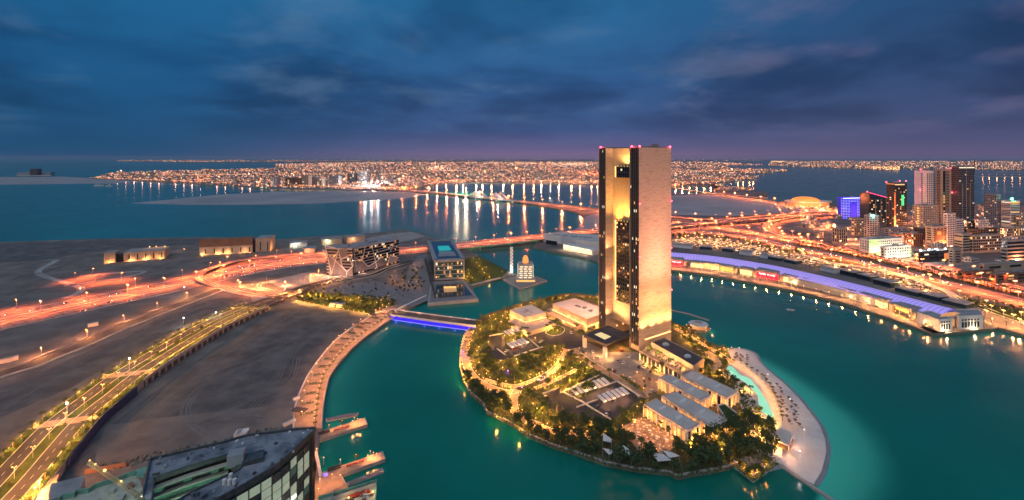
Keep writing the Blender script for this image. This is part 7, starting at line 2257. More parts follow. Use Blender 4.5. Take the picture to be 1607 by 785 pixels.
for px in range(1060, 1120, 11):
    far_mast(px, 292, 8e4, (1, .36, .14), 16, 3, 'lamp on the shore right of the tower', 'lamps on the shore right of the tower', 0)
for px in (1125, 1136, 1147, 1158, 1166, 1176, 1182):
    far_mast(px, 283.5, 7e4, (1, .34, .11), 20, 3, 'lamp on the harbour mole right of the tower', 'lamps on the harbour mole', 0)
for px in (1542, 1552, 1564, 1576, 1588, 1600):
    p = G(px, 277, 0)
    far_mast(px, 277, 4e4, (1, .3, .1), 20, 3, 'orange lamp on the sea causeway at the far right', 'lamps on the sea causeway', 0)
struct('sea_causeway', MB().strip(GP([(1532, 277.3), (1700, 279)], 0), 30, 3, thick=5), M['concrete'])
# sea fort on the shoal at far left, and boats
c = G(52, 274.5, 2)
struct('fort_island', MB().prism([tuple(p) for p in GP([(24, 275), (40, 274), (82, 273.6), (80, 276), (30, 276.3)], 2)], -1, 2), M['concrete'])
t = thing('sea_fort', 'low pale building with dark tower on an islet, far left', 'building', tuple(c))
A, B = G(26, 275, 2), G(78, 274.6, 2)
m_ = MB(); slab_wall(m_, A, B, Vector((0, 1, 0)), 60, 2, 30); part('wall', m_, M['grey_clad'], t)
A, B = G(47, 275.1, 2), G(58, 275, 2)
m_ = MB(); slab_wall(m_, A, B, Vector((0, 1, 0)), 50, 2, 72); part('tower', m_, M['roof_dark'], t)
def boat(px, py, L, label, rz=0.3):
    c = G(px, py, 0)
    t = thing('boat', label, 'boat', tuple(c), rz)
    hull = [(-L / 2, -L * .13), (L * .25, -L * .14), (L / 2, 0), (L * .25, L * .14), (-L / 2, L * .13)]
    part('hull', MB().prism(hull, -.4, L * .1), M['white'], t, world=False)
    m_ = MB(); m_.cbox((-L * .1, 0), L * .35, L * .17, L * .1, L * .2); part('cabin', m_, M['grey_clad'], t, world=False)
boat(156, 291.5, 60, 'pale barge moored off the far left shore', .1)
boat(171, 292.5, 40, 'smaller pale barge right of the moored one off the far left shore', .2)
boat(545, 303.5, 30, 'small boat resting on the edge of the sandbank', -.5)
boat(1241, 487, 9, 'tiny boat alone on the bay below the mall', -.4)
# ------------------------------------------------------------------ island planting, lamps and cars
rng = random.Random(61)
CLEAR = [[tuple(p) for p in GP(px, IZ)] for px in (
    [(769, 526), (791, 523), (794, 546), (835, 534), (862, 528), (856, 548), (806, 564), (776, 568), (766, 550)],
    [(824, 522), (850, 515), (884, 509), (922, 534), (916, 546), (893, 550), (862, 542), (838, 541)],
    [(850, 620), (876, 608), (882, 614), (905, 630), (915, 626), (950, 598), (972, 594), (1002, 605), (1012, 622), (1002, 636), (962, 667), (905, 658), (866, 644)],
    [(795, 503), (829, 524), (875, 510), (850, 486), (850, 478), (900, 466), (960, 480), (960, 520), (870, 505)],
    [(912, 545), (958, 500), (1052, 505), (1110, 575), (1074, 596), (1030, 580), (1003, 556), (955, 556)],
    [(1006, 660), (1030, 590), (1075, 575), (1095, 588), (1162, 620), (1164, 655), (1120, 690), (1078, 700), (1008, 645)],
    [(972, 672), (1008, 656), (1055, 684), (1062, 700), (1040, 712), (1000, 706)],
    [(1138, 570), (1155, 572), (1195, 598), (1220, 645), (1222, 662), (1200, 660), (1176, 615), (1138, 590)])]
ROOFED = [[tuple(p) for p in GP(px, IZ)] for px in ([(985, 598), (1010, 577), (1040, 590), (1030, 612), (1012, 622)], [(915, 535), (958, 553), (1003, 553), (1020, 600), (1005, 610), (960, 590), (915, 560)])]
pathpts = [(p.x, p.y, w / 2 + 1.2) for ln, (pts, w) in zip(path_lines, PATHS) for p in ln]
sandp = [tuple(p) for p in GP([(1140, 551), (1300, 540), (1330, 700), (1250, 790), (1205, 735), (1222, 700), (1216, 662), (1200, 620), (1165, 578)], IZ)]
def free(p, pad=0.0):
    if any(inside(p, c) for c in CLEAR) or any(inside(p, c) for c in ROOFED) or inside(p, sandp): return False
    return all((p[0] - q[0]) ** 2 + (p[1] - q[1]) ** 2 > (q[2] + pad) ** 2 for q in pathpts)
isl_in = [tuple(p) for p in GP(ISL_PX, IZ)]
def px_of(p, z=IZ):
    return CX + F * p[0] / p[1], Y0 + F * (CAMH - z) / p[1]
BELT = [(724, 560), (733, 575), (742, 598), (760, 618), (795, 632), (815, 655), (862, 672), (905, 672), (950, 672), (975, 690), (1005, 712), (1055, 712), (1085, 700), (1120, 682), (1150, 664), (1185, 655), (1212, 665), (1216, 700), (1205, 722), (1150, 734), (1110, 744), (1060, 752), (1000, 741), (950, 731), (905, 715), (870, 704), (830, 687), (800, 667), (764, 650), (736, 617)]
belt_w = [tuple(p) for p in GP(BELT, IZ)]
taken = []
SAILS = [(o.location.x, o.location.y) for o in bpy.data.objects if o.name.startswith('shade_sail')]
def ok_spot(p, r):
    return all((p[0] - q[0]) ** 2 + (p[1] - q[1]) ** 2 > ((r + q[2]) * .5) ** 2 for q in taken)
belt, inner_ = [], []
for k in range(16000):
    p = (rng.uniform(-60, 300), rng.uniform(255, 640))
    if not inside(p, isl_in) or not free(p): continue
    if any((p[0] - q[0]) ** 2 + (p[1] - q[1]) ** 2 < 64 for q in SAILS): continue
    b = inside(p, belt_w)
    r = 6.2 if b else 5.4
    if dist_poly(p, isl_in) < 2.2 or not ok_spot(p, r): continue
    taken.append((p[0], p[1], r))
    (belt if b else inner_).append(p)
belt.sort(key=lambda p: p[1]); inner_.sort(key=lambda p: p[1])
def belt_label(p):
    x, y = px_of(p)
    if x < 800: return 'dark tree in the shore planting on the left tip of the island', 'shore trees at the left tip of the island'
    if x < 950: return 'dark tree in the thick shore planting below the front car park', 'shore trees below the front car park'
    if x < 1080: return 'dark tree among the white sails on the near shore', 'shore trees among the white sails'
    return 'dark tree in the grove between the villas and the jetty terrace', 'trees between the villas and the jetty'
big = belt[:150]
for p in big:
    lb, g_ = belt_label(p)
    place('tree_d%d' % rng.randrange(4), (p[0], p[1], IZ - .2), rng.uniform(0, 6), rng.uniform(.75, 1.2), lb, g_)
mass('shore_planting', 'remaining dark canopy of the shore planting round the island', 'trees', [('tree_d%d' % rng.randrange(4), (p[0], p[1], IZ - .2), rng.uniform(0, 6), rng.uniform(.7, 1.1)) for p in belt[150:]])
def inner_label(p, what):
    x, y = px_of(p)
    if y < 545 and x < 870: z_ = 'behind the rear car park'
    elif x < 800: z_ = 'beside the left garden loop'
    elif x < 915: z_ = 'on the lawns between the two car parks'
    elif x < 1000: z_ = 'around the entrance canopy'
    elif y > 600: z_ = 'around the villas'
    else: z_ = 'beside the podium wing and pool'
    return '%s %s' % (what, z_), 'island garden %ss %s' % (what.split()[-1], z_)
trees_in = 0
extra = []
for i, p in enumerate(inner_):
    kind = rng.random()
    x, y = px_of(p)
    if kind < .26:
        lb, g_ = inner_label(p, 'garden palm'); place('palm%d' % rng.randrange(3), (p[0], p[1], IZ), rng.uniform(0, 6), rng.uniform(.75, 1.1), lb, g_)
    elif kind < .62 and trees_in < 85:
        trees_in += 1
        lb, g_ = inner_label(p, 'leafy garden tree'); place('tree_m%d' % rng.randrange(4), (p[0], p[1], IZ), rng.uniform(0, 6), rng.uniform(.7, 1.15), lb, g_)
    elif kind < .8:
        lb, g_ = inner_label(p, 'round garden shrub'); place('bush%d' % rng.randrange(2), (p[0], p[1], IZ), rng.uniform(0, 6), rng.uniform(.8, 1.5), lb, g_)
    else:
        extra.append((rng.choice(['tree_m0', 'bush0', 'bush1', 'tree_m2']), (p[0], p[1], IZ), rng.uniform(0, 6), rng.uniform(.7, 1.2)))
mass('garden_planting', 'mixed trees and shrubs filling the gaps of the island gardens', 'plants', extra)
# low ground cover everywhere between
m_ = MB()
r_ = random.Random(71)
cnt = 0
while cnt < 15000:
    p = (r_.uniform(-60, 300), r_.uniform(255, 640))
    if not inside(p, isl_in) or not free(p, -.8): continue
    cnt += 1
    s_ = r_.uniform(.5, 1.1); z = IZ + r_.uniform(.1, .9)
    a = Vector((r_.gauss(0, 1), r_.gauss(0, 1), r_.gauss(0, .5))).normalized(); b = a.orthogonal().normalized()
    c = Vector((p[0], p[1], z))
    m_.add([c - a * s_, c - b * s_ * .7, c + a * s_, c + b * s_ * .7], [(0, 1, 2, 3)], r_.choice((0, 0, 1)))
o = part('ground_cover', m_, [M['leaf_mid'], M['leaf_dark']], kind='stuff'); tag(o, 'low leafy ground cover over the island gardens', 'ground cover')
# hedges
def hedge(label, px, w, h, leafm='leaf_mid'):
    ln = smooth_line(GP(px, IZ), 4)
    m_ = MB(); r2 = random.Random(len(label))
    for p, d in walk(ln, .5):
        for q in range(5):
            c = p + Vector((-d.y, d.x, 0)) * r2.uniform(-w / 2, w / 2) + Vector((0, 0, r2.uniform(.2, h)))
            a = Vector((r2.gauss(0, 1), r2.gauss(0, 1), r2.gauss(0, 1))).normalized(); b = a.orthogonal().normalized()
            m_.add([c - a * .7, c - b * .45, c + a * .7, c + b * .45], [(0, 1, 2, 3)])
    o = part('hedge', m_, M[leafm]); tag(o, label, 'hedge')
hedge('dense clipped hedge between the front car park and the dining court', [(962, 672), (985, 655), (1006, 638)], 7, 5)
hedge('lit hedge along the jetty terrace wall', [(1156, 731), (1181, 752), (1210, 733), (1220, 728)], 3, 2.2, 'leaf_pale')
hedge('hedge along the driveway above the front car park', [(975, 592), (1010, 615)], 3, 2.5)
hedge('hedge behind the car park kerb beside the shade sails', [(862, 612), (893, 603), (935, 584)], 3, 2.2, 'leaf_pale')
for p, d in walk(GP([(1156, 731), (1181, 753), (1211, 733)], IZ), 5.5, 2):
    place('garden', (p.x, p.y + 1, IZ + 1.6), 0, .7, 'yellow lamp in the hedge of the jetty terrace', 'lamps on the jetty terrace')
# lamps along the paths and through the gardens
def path_lamps(idx, step, side, key, label, group, scale=1.0):
    for p, d in walk(offset_line(path_lines[idx], side), step, step / 2):
        place(key, (p.x, p.y, IZ), rng.uniform(0, 6), scale, label, group)
PL = ['the outer garden loop at the left tip', 'the short path down to the shore', 'the garden path between the car parks', 'the inner garden bend', 'the terrace path above the front car park', 'the main drive', 'the path from the tower to the beach', 'the pool path', 'the shore path below the front car park']
for idx, step in ((0, 7.5), (1, 7.5), (2, 8), (3, 8), (4, 9), (6, 10), (8, 10)):
    w = PATHS[idx][1]
    for sd in (1, -1):
        path_lamps(idx, step, sd * (w / 2 + .9), 'garden', 'small golden lamp along ' + PL[idx], 'lamps along ' + PL[idx], 1.0)
path_lamps(5, 13, 5, 'garden', 'small golden lamp along ' + PL[5], 'lamps along ' + PL[5], 1.3)
for k, q in enumerate(((727, 557), (797, 587), (819, 614), (851, 597), (742, 560))):
    place('purple', tuple(G(*q, IZ)), 0, 1, ['purple lamp by the outer loop nearest the blue bridge', 'purple lamp on the lawn path between the car parks', 'purple lamp where the garden paths meet', 'purple lamp beside the terrace path', 'second purple lamp by the outer loop, right of the first'][k])
gardens = [p for p in scatter(isl_in, 420, 7, rng, 8) if free(p, -.5) and not inside(p, belt_w)]
for p in gardens[:170]:
    lb, g_ = inner_label(p, 'golden uplight'); place('uplight', (p[0], p[1], IZ), 0, rng.uniform(1, 1.6), lb, g_)
beltl = [p for p in scatter(belt_w, 80, 12, rng, 10) if dist_poly(p, isl_in) > 9 and ( px_of(p)[0] < 860 or px_of(p)[0] > 1080)]
for p in beltl[:24]:
    place('uplight', (p[0], p[1], IZ + .6), 0, 1.8, 'golden uplight glowing inside the dark shore trees', 'uplights in the shore trees')
dine = [tuple(p) for p in GP([(974, 672), (1008, 657), (1054, 685), (1060, 700), (1040, 711), (1002, 705)], IZ)]
for x, y in scatter(dine, 30, 4.6, rng):
    place('table_lamp', (x, y, IZ), 0, rng.uniform(1, 1.5), 'glowing lamp among the tables of the dining court', 'lamps of the dining court')
for x, y in scatter(dine, 34, 3.6, rng):
    t = thing('dining_table', 'small parasol table in the glowing dining court', 'table', (x, y, IZ), rng.uniform(0, 3), 'tables of the dining court')
    m_ = MB(); m_.cbox((0, 0), 1.6, 1.6, .7, .8); part('top', m_, M['white'], t, world=False)
    m_ = MB(); m_.tube((0, 0, 0), (0, 0, 2.4), .08, n=5); part('pole', m_, M['dark_steel'], t, world=False)
    m_ = MB(); m_.add([(1.5, 0, 2.3), (0, 1.5, 2.3), (-1.5, 0, 2.3), (0, -1.5, 2.3), (0, 0, 2.9)], [(0, 1, 4), (1, 2, 4), (2, 3, 4), (3, 0, 4)]); part('parasol', m_, M[rng.choice(['sandstone', 'brown', 'white'])], t, world=False)
vl = GP([(1000, 645), (1040, 672), (1075, 690), (1100, 676), (1125, 672), (1150, 660), (1120, 640), (1130, 650), (1090, 632)], IZ)
for p in vl + GP([(1058, 612), (1030, 606), (1010, 600), (1000, 590)], IZ):
    place('garden', tuple(p), 0, 1.7, 'golden lamp at the foot of the villa walls', 'lamps at the villa walls')
for p, d in walk(smooth_line(GP([(1146, 566), (1160, 574), (1180, 588), (1197, 603), (1210, 622), (1219, 645), (1222, 664)], IZ), 4), 7.5, 2):
    place('garden', (p.x, p.y, IZ), 0, 1.2, 'golden lamp in the planting between pool and beach', 'lamps between pool and beach')
    lb = 'palm in the lit row between pool and beach'; place('palm%d' % rng.randrange(2), (p.x + 4, p.y + 2, IZ), rng.uniform(0, 6), .6, lb, 'palms between pool and beach')
for q in ((1143, 552), (1136, 551), (1130, 553), (1148, 550)):
    place('garden', tuple(G(*q, IZ)), 0, 1.6, 'yellow lamp at the beach head beside the lit planting', 'lamps at the beach head')
# seaside seats on the sand
sands = [tuple(p) for p in GP([(1195, 590), (1222, 608), (1244, 632), (1258, 652), (1256, 672), (1238, 668), (1225, 640), (1208, 610)], 3)]
for x, y in scatter(sands, 34, 5.2, rng) + scatter([tuple(p) for p in GP([(1152, 556), (1172, 560), (1176, 568), (1158, 566)], 3)], 9, 4, rng):
    t = thing('beach_parasol', 'thatched beach parasol with loungers on the pale sand', 'parasol', (x, y, 3.1), rng.uniform(-.3, .3), 'parasols on the beach')
    m_ = MB(); m_.tube((0, 0, 0), (0, 0, 2.3), .08, n=5); part('pole', m_, M['bark'], t, world=False)
    m_ = MB(); c8 = [(1.4 * math.cos(a * .785), 1.4 * math.sin(a * .785), 2.1) for a in range(8)]; m_.add(c8 + [(0, 0, 2.9)], [(i, (i + 1) % 8, 8) for i in range(8)]); part('canopy', m_, M['bark'], t, world=False)
    for s_ in (-1.3, 1.3):
        m_ = MB(); m_.cbox((.9, s_), 1.9, .7, .25, .4); part('lounger', m_, M['roof_dark'], t, world=False)
for q, pw in (((1160, 557), 2000), ((1205, 600), 1500), ((1240, 640), 1500), ((1262, 690), 900), ((1255, 725), 800)):
    p = G(q[0], q[1], 3)
    t = thing('beach_lamp', 'slim white lamp mast standing on the sand ' + {1160: 'at the beach head', 1205: 'beside the upper parasols', 1240: 'beside the lower parasols', 1262: 'right of the beach bar', 1255: 'at the tip of the sand'}[q[0]], 'street lamp', tuple(p))
    part('pole', MB().tube((0, 0, 0), (0, 0, 7), .1), M['white'], t, world=False); part('lamp_head', MB().ball((0, 0, 7), .3, seg=8, rings=5), M['lamp_white'], t, world=False)
    light('POINT', (0, 0, 9), pw, (1, .86, .85), .6, t, 'beach_light')
# cars on the island
cars = [((905, 560), 'w', .9), ((988, 560), 'w', .5), ((978, 570), 'w', .5), ((1003, 577), 'd', .5), ((1012, 577), 'w', .4), ((1021, 584), 'd', .5), ((1031, 580), 'w', .4), ((989, 595), 'w', .8), ((1011, 600), 'd', .8), ((1012, 606), 'd', .8), ((1019, 596), 'r', .8), ((1022, 615), 'w', .5), ((975, 551), 'r', .3), ((986, 559), 's', .6), ((965, 584), 'd', .6), ((970, 567), 's', .6),
        ((774, 548), 's', 1.2), ((849, 537), 'w', .4), ((896, 523), 'w', 1.0), ((930, 553), 'w', 1), ((938, 562), 's', 1), ((937, 640), 'd', .5), ((952, 652), 'w', .5), ((955, 648), 'd', .5), ((963, 630), 'd', .5), ((945, 604), 'r', .5), ((858, 625), 'd', 1.3), ((808, 548), 'r', .4), ((818, 545), 's', .4), ((795, 552), 'w', .4), ((988, 622), 'd', .9), ((805, 527), 'd', .4), ((899, 618), 's', .5), ((908, 616), 'd', .5), ((921, 612), 'w', .5), ((929, 609), 's', .5)]
cn = {'w': 'white', 'd': 'dark', 's': 'silver', 'r': 'red'}
def car_zone(q):
    x, y = q
    if x < 830: return 'in the rear car park'
    if y < 545: return 'on the roundabout court'
    if x < 1035 and x > 960 and y < 618: return 'in the arrival forecourt'
    if x > 845 and y > 600: return 'in the front car park'
    return 'on the drive by the entrance canopy'
for q, c, a in cars:
    place('car_' + c, tuple(G(q[0], q[1], IZ + .22)), ANG + a, 1.25, '%s car parked %s' % (cn[c], car_zone(q)), '%s cars parked %s' % (cn[c], car_zone(q)))
# reed-lit palm rows by the ballroom and the roundabout
for q in ((858, 520), (864, 516), (870, 514), (876, 516), (880, 520), (868, 522), (874, 523)):
    place('palm1', tuple(G(*q, IZ)), rng.uniform(0, 6), 1, 'lit palm on the planted roundabout before the ballrooms', 'palms on the roundabout')
for q in ((861, 521), (868, 519), (875, 521), (866, 515), (884, 510), (892, 513), (900, 517), (840, 533), (812, 505), (804, 510), (800, 500), (789, 498), (778, 503)):
    place('uplight', tuple(G(*q, IZ)), 0, 1.7, 'golden uplight around the roundabout and ballroom walls', 'uplights around the ballrooms')
rb = smooth_line(GP([(856, 523), (862, 513), (876, 511), (886, 517), (880, 525), (866, 527), (856, 523)], IZ), 4)
struct('roundabout_kerb', MB().strip(rb, .8, .5, thick=.5), M['kerb'])
struct('roundabout_lawn', MB().prism([tuple(p) for p in rb[:-1]], IZ, IZ + .25), M['lawn'])
# ------------------------------------------------------------------ evening haze over the bay
hm = bpy.data.materials.new('evening_haze')
hm.use_nodes = True
nt = hm.node_tree
nt.nodes.clear()
pv = nt.nodes.new('ShaderNodeVolumePrincipled')
pv.inputs['Density'].default_value = 1.3e-5
pv.inputs['Color'].default_value = (.70, .78, .95, 1)
ho = nt.nodes.new('ShaderNodeOutputMaterial')
nt.links.new(pv.outputs[0], ho.inputs['Volume'])
o = part('haze', MB().cbox((0, 21000), 94000, 50000, -4.5, 290), hm, kind='stuff')
tag(o, 'thin evening haze hanging over the bay and the far city', 'haze')
# ------------------------------------------------------------------ the nearest buildings, bottom left
rng = random.Random(81)
RZ = 50.0
M['roof_blue'] = material('weathered_roof', (.10, .12, .145), (.25, .275, .31), scale=.11, rough=.75, detail=9, lo=.4, hi=.6)
M['panel_green'] = material('pale_green_panel', (.30, .36, .30), (.46, .50, .42), scale=.25, rough=.55, detail=6, emit=(.62, .75, .52), strength=.30)  # soft glow of the front put into the panels as emission
M['panel_dark'] = material('smoked_panel', (.05, .055, .06), (.10, .105, .11), scale=.4, rough=.35)
M['green_tint'] = material('green_tinted', (.10, .26, .21), (.18, .36, .28), scale=.3, rough=.9)
M['raw'] = material('raw_concrete', (.30, .32, .27), (.44, .45, .38), scale=.25, rough=.9, detail=8)
back = [(236, 722.5), (295, 708.5), (351, 695.5), (388, 684.5), (425, 680.5), (465, 675), (495, 673)]
front = [(490, 680), (485, 684), (464.5, 705), (434, 732), (382, 763), (341, 785), (290, 815), (225, 860)]
left = [(196, 872), (226, 770)]
hole = [(241, 752), (262, 744.5), (295, 733), (330, 722.5), (358, 714.5), (364, 733), (381, 732), (376, 738), (340, 755), (300, 774), (262, 797), (236, 815)]
ring = GP(back + front + left, RZ)
hol = GP(hole, RZ)
oc = sum(ring, Vector()) / len(ring)
t = thing('office_block', 'large unfinished office block with grey ring roof and green inner court', 'office building', (oc.x, oc.y, LZ))
def ring_mesh(outer, inner, z):
    tris = mgeo.tessellate_polygon([[Vector((p.x, p.y, 0)) for p in outer], [Vector((p.x, p.y, 0)) for p in inner]])
    al = [(p.x, p.y, z) for p in outer] + [(p.x, p.y, z) for p in inner]
    return al, [tr if (al[tr[1]][0] - al[tr[0]][0]) * (al[tr[2]][1] - al[tr[0]][1]) - (al[tr[1]][1] - al[tr[0]][1]) * (al[tr[2]][0] - al[tr[0]][0]) > 0 else tr[::-1] for tr in tris]
vs, fs = ring_mesh(ring, hol, RZ)
part('roof', MB().add(vs, fs), M['roof_blue'], t)
m_ = MB(); rl = ring + ring[:1]; m_.strip([Vector((p.x, p.y, RZ)) for p in rl], .7, 1.1, thick=3.0)
part('parapet', m_, M['panel_dark'], t)
m_ = MB(); m_.strip([Vector((p.x, p.y, RZ)) for p in hol + hol[:1]], .5, .8, thick=2.5)
part('court_parapet', m_, M['panel_dark'], t)
m_ = MB(); rr = [oc + (p - oc) * .992 for p in ring]
n = len(rr)
m_.add([(p.x, p.y, LZ) for p in rr] + [(p.x, p.y, RZ - .2) for p in rr], [(i, (i + 1) % n, n + (i + 1) % n, n + i) for i in range(n)] + [((i + 1) % n, i, n + i, n + (i + 1) % n) for i in range(n)])
part('wall', m_, M['panel_dark'], t)
part('court_floor', MB().prism([(p.x, p.y) for p in hol], LZ, 14), M['raw'], t)
# inner court: the far wall's floors, with green light put into the wall colour
cw = [Vector((p.x, p.y, 0)) for p in hol[:5]]
for k in range(9):
    z = RZ - 3.2 - 4.0 * k
    if z < 14: break
    m_ = MB(); m_.strip([Vector((p.x, p.y, z)) for p in cw], 2.6, 0, off=-1.3, thick=.7); part('floor_slab', m_, M['raw'], t)
    m_ = MB(); m_.strip([Vector((p.x, p.y, z)) for p in cw], .3, -1.0, off=.2, thick=3.0); part('court_wall', m_, M['green_tint'] if k else M['panel_dark'], t)
    for p, d in walk([Vector((p.x, p.y, z)) for p in cw], 5.5, rng.uniform(1, 3)):
        if rng.random() < .5:
            m_ = MB(); m_.cbox(p + Vector((.4, -.6, 0)), 3.2, .3, z - 3.4, z - 1.2, math.atan2(d.y, d.x)); part('panel', m_, M['panel_green'] if p.x < -195 else M['green_tint'], t)
    m_ = MB()
    for p, d in walk([Vector((p.x, p.y, z)) for p in cw], 11, 2):
        m_.tube((p.x, p.y - 2.2, z), (p.x, p.y - 2.2, z + 1.2), .08, n=4)
    part('railing', m_, M['steel'], t)
for f, z in ((.2, 38), (.5, 38), (.8, 36), (.35, 26), (.7, 26)):
    p = cw[0].lerp(cw[-1], f)
    light('POINT', (p.x + 6, p.y - 14, z), 1500, (.62, 1, .72), .6, None, 'work_light')
# rooftop stair house and loose plant
def rbox(px, dx, dy, h, ang, mt, nm='roof_unit', z=RZ):
    part(nm, MB().cbox(G(px[0], px[1], z), dx, dy, z, z + h, ang), M[mt], t)
rbox((371, 727), 7, 6, 5.5, .35, 'grey_clad', 'stair_house'); rbox((398, 722), 9, 7, 2.2, .4, 'panel_dark', 'stair_house')
m_ = MB()
for x, y in scatter([tuple(p) for p in ring], 70, 3.0, rng):
    if inside((x, y), [(p.x, p.y) for p in hol]): continue
    m_.cbox((x, y), rng.uniform(.5, 2.6), rng.uniform(.4, 1.4), RZ, RZ + rng.uniform(.3, .9), rng.uniform(0, 3), rng.choice((0, 0, 1, 2)))
part('roof_debris', m_, [M['roof_dark'], M['grey_clad'], M['white']], t, kind='stuff')
for q in ((352, 760), (360, 760), (368, 759), (362, 751)):
    p = G(q[0], q[1], RZ); part('water_tank', MB().tube((p.x, p.y, RZ), (p.x, p.y, RZ + 2.2), .9, n=10), M['white'], t)
for q in ((303, 780), (310, 778), (317, 783), (322, 780)):
    p = G(q[0], q[1], RZ); part('water_tank', MB().tube((p.x, p.y, RZ), (p.x, p.y, RZ + 1.8), .8, n=10), M['roof_blue'], t)
# curved glazed front: one panel per bay and floor
fline = smooth_line([Vector((p.x, p.y, 0)) for p in GP(front[1:], RZ)], 4)
bays = walk(fline, 5.4, .6)
for i in range(len(bays) - 1):
    (a, _), (b, _) = bays[i], bays[i + 1]
    d = (b - a).normalized(); nn = Vector((-d.y, d.x, 0))
    if nn.x < 0: nn = -nn
    for k in range(8):
        z1 = RZ - 3.2 - 4.4 * k; z0 = z1 - 3.9
        r_ = rng.random()
        mt = 'panel_green' if r_ < .62 else 'panel_dark' if r_ < .9 else 'green_tint'
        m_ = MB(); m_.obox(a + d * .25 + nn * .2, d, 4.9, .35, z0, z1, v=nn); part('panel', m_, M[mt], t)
    m_ = MB(); m_.obox(a - d * .2 + nn * .1, d, .4, .8, LZ, RZ - 2.4, v=nn); part('mullion', m_, M['panel_dark'], t)
# unreadable white sign running up the front
(a, _), (b, _) = bays[2], bays[6]
d = (b - a).normalized(); nn = Vector((-d.y, d.x, 0)); nn = nn if nn.x > 0 else -nn
m_ = MB()
for k in range(16):
    p = a + d * (1 + k * 1.15) + nn * 1.0
    m_.obox(p, d, .75, .25, RZ - 23.5, RZ - 23.5 + rng.choice((1.6, 2.2, 2.6)), v=nn)
    if k % 3: m_.obox(p, d, 1.1, .25, RZ - 23.4, RZ - 22.9, v=nn)
part('sign', m_, glow('front_sign', (.9, 1, .95), 2.2), t, kind='stuff')
light('POINT', a.lerp(b, .5) + nn * 6 + Vector((0, 0, RZ - 22)), 700, (.9, 1, .9), .5, None, 'sign_light')
for f in (0, .35, .7):
    p = fline[0].lerp(fline[-1], f) + Vector((22, -6, 6)); light('POINT', p, 3500, (1, .62, .35), .8, None, 'quay_light')
# second block: scalloped concrete edge at far left
SZ = 42.0
sc_px = [(92, 781), (98, 776), (117, 773), (121, 768), (139, 766.5), (148, 759.5), (166, 754), (186, 748.5), (199, 742), (213, 739), (216, 737)]
scl = GP(sc_px, SZ)
sp = scl + GP([(224, 760), (236, 800), (240, 900), (60, 900), (70, 800)], SZ)
c = sum(sp, Vector()) / len(sp)
t = thing('scalloped_block', 'pale green concrete block with scalloped terrace edge and crane', 'building', (c.x, c.y, LZ))
part('slab', MB().prism([tuple(p) for p in sp], SZ - 6, SZ - 2.2), M['raw'], t)
part('wall', MB().prism([tuple(c + (p - c) * .97) for p in sp], LZ, SZ - 6), M['raw'], t)
part('parapet', MB().strip(scl, .9, 0, thick=2.4), M['green_tint'], t)
m_ = MB(); q = GP([(214, 739), (232, 733), (226, 747), (214, 746)], SZ); m_.prism([tuple(p) for p in q], SZ - 1, SZ + .6); part('canopy', m_, M['green_tint'], t)
for k, px in enumerate(((205, 758), (176, 766), (190, 778), (216, 770), (150, 782), (225, 775))):
    p = G(*px, SZ); part('roof_unit', MB().cbox(p, rng.uniform(2, 5), rng.uniform(1.5, 4), SZ - 2.2, SZ - rng.uniform(.2, 1.2), rng.uniform(0, 2)), M[('brown', 'raw', 'grey_clad', 'raw', 'steel', 'green_tint')[k]], t)
for px in ((150, 772), (200, 760), (222, 778)):
    p = G(px[0], px[1], SZ + 9); light('POINT', p, 900, (.85, 1, .70), .5, None, 'work_light')
p = G(236, 772, SZ); o = part('round_tank', MB().ball((p.x, p.y, SZ + .5), 1.6, seg=10, rings=8), M['panel_green']); tag(o, 'round pale green tank between the two unfinished blocks', 'tank')
# tower crane reaching over it
ca, cb = Vector(G(223, 782, 62)), Vector(G(140, 727, 58))
t = thing('tower_crane', 'yellow lattice tower crane jib with ring lamps reaching over the scalloped block', 'crane', tuple(ca))
d = (cb - ca).normalized(); s_ = Vector((d.y, -d.x, 0)).normalized() * .8; up = Vector((0, 0, 1.4))
M['crane'] = material('crane_yellow', (.42, .33, .18), rough=.6)
for nm, off in (('chord', s_), ('chord', -s_), ('chord', up)):
    part(nm, MB().tube(ca + off, cb + off, .13, n=4), M['crane'], t)
L = (cb - ca).length; m_ = MB(); k_ = int(L / 1.8)
for k in range(k_):
    p, q = ca + d * (L * k / k_), ca + d * (L * (k + 1) / k_); md = (p + q) / 2
    for a, b in ((p + s_, md + up), (md + up, q + s_), (p - s_, md + up), (md + up, q - s_), (p + s_, q - s_)): m_.tube(a, b, .08, n=4, caps=False)
part('lattice', m_, M['crane'], t, kind='stuff')
part('mast', MB().tube((ca.x, ca.y, LZ), ca, .8, n=4), M['crane'], t)
for px in ((141, 728), (151, 736), (167, 747.5), (193, 765)):
    f = (px[0] - 223) / (140 - 223); p = ca.lerp(cb, max(0, min(1, f)))
    m_ = MB(); m_.ball(p + up, .36 if px[0] != 167 else .6, seg=8, rings=6); part('jib_lamp', m_, M['lamp_warm'], t)
    light('POINT', p + up + Vector((0, -1, 1.5)), 420, (1, .85, .4), .3, None, 'jib_light')
# low sheds and rubble beside the boulevard foot
sh = GP([(76, 785), (78, 760), (133, 746), (128, 764), (116, 772)], 26)
o = part('flat_roofed_block', MB().prism([tuple(p) for p in sh], LZ, 26), M['roof_grey']); tag(o, 'flat grey roofed block left of the scalloped block', 'building')
yg = GP([(50, 800), (62, 770), (76, 752), (92, 742), (86, 770), (70, 800)], BZ)
struct('site_yard', MB().prism([tuple(p) for p in yg], LZ, BZ - .4), M['paving'])
for q in ((62, 772), (55, 782)):
    place('serv_lamp', tuple(G(q[0], q[1], BZ)), 0, .7, 'orange lamp in the builders yard at the foot of the boulevard', 'lamps in the builders yard')
fw_ = GP([(139, 748), (195, 736)], 20)
o = part('site_fence', MB().strip([Vector((p.x, p.y, LZ)) for p in GP([(133, 745), (198, 733)], LZ)], .4, 3.2, thick=3.2), M['brown']); tag(o, 'reddish site fence behind the scalloped block', 'fence')
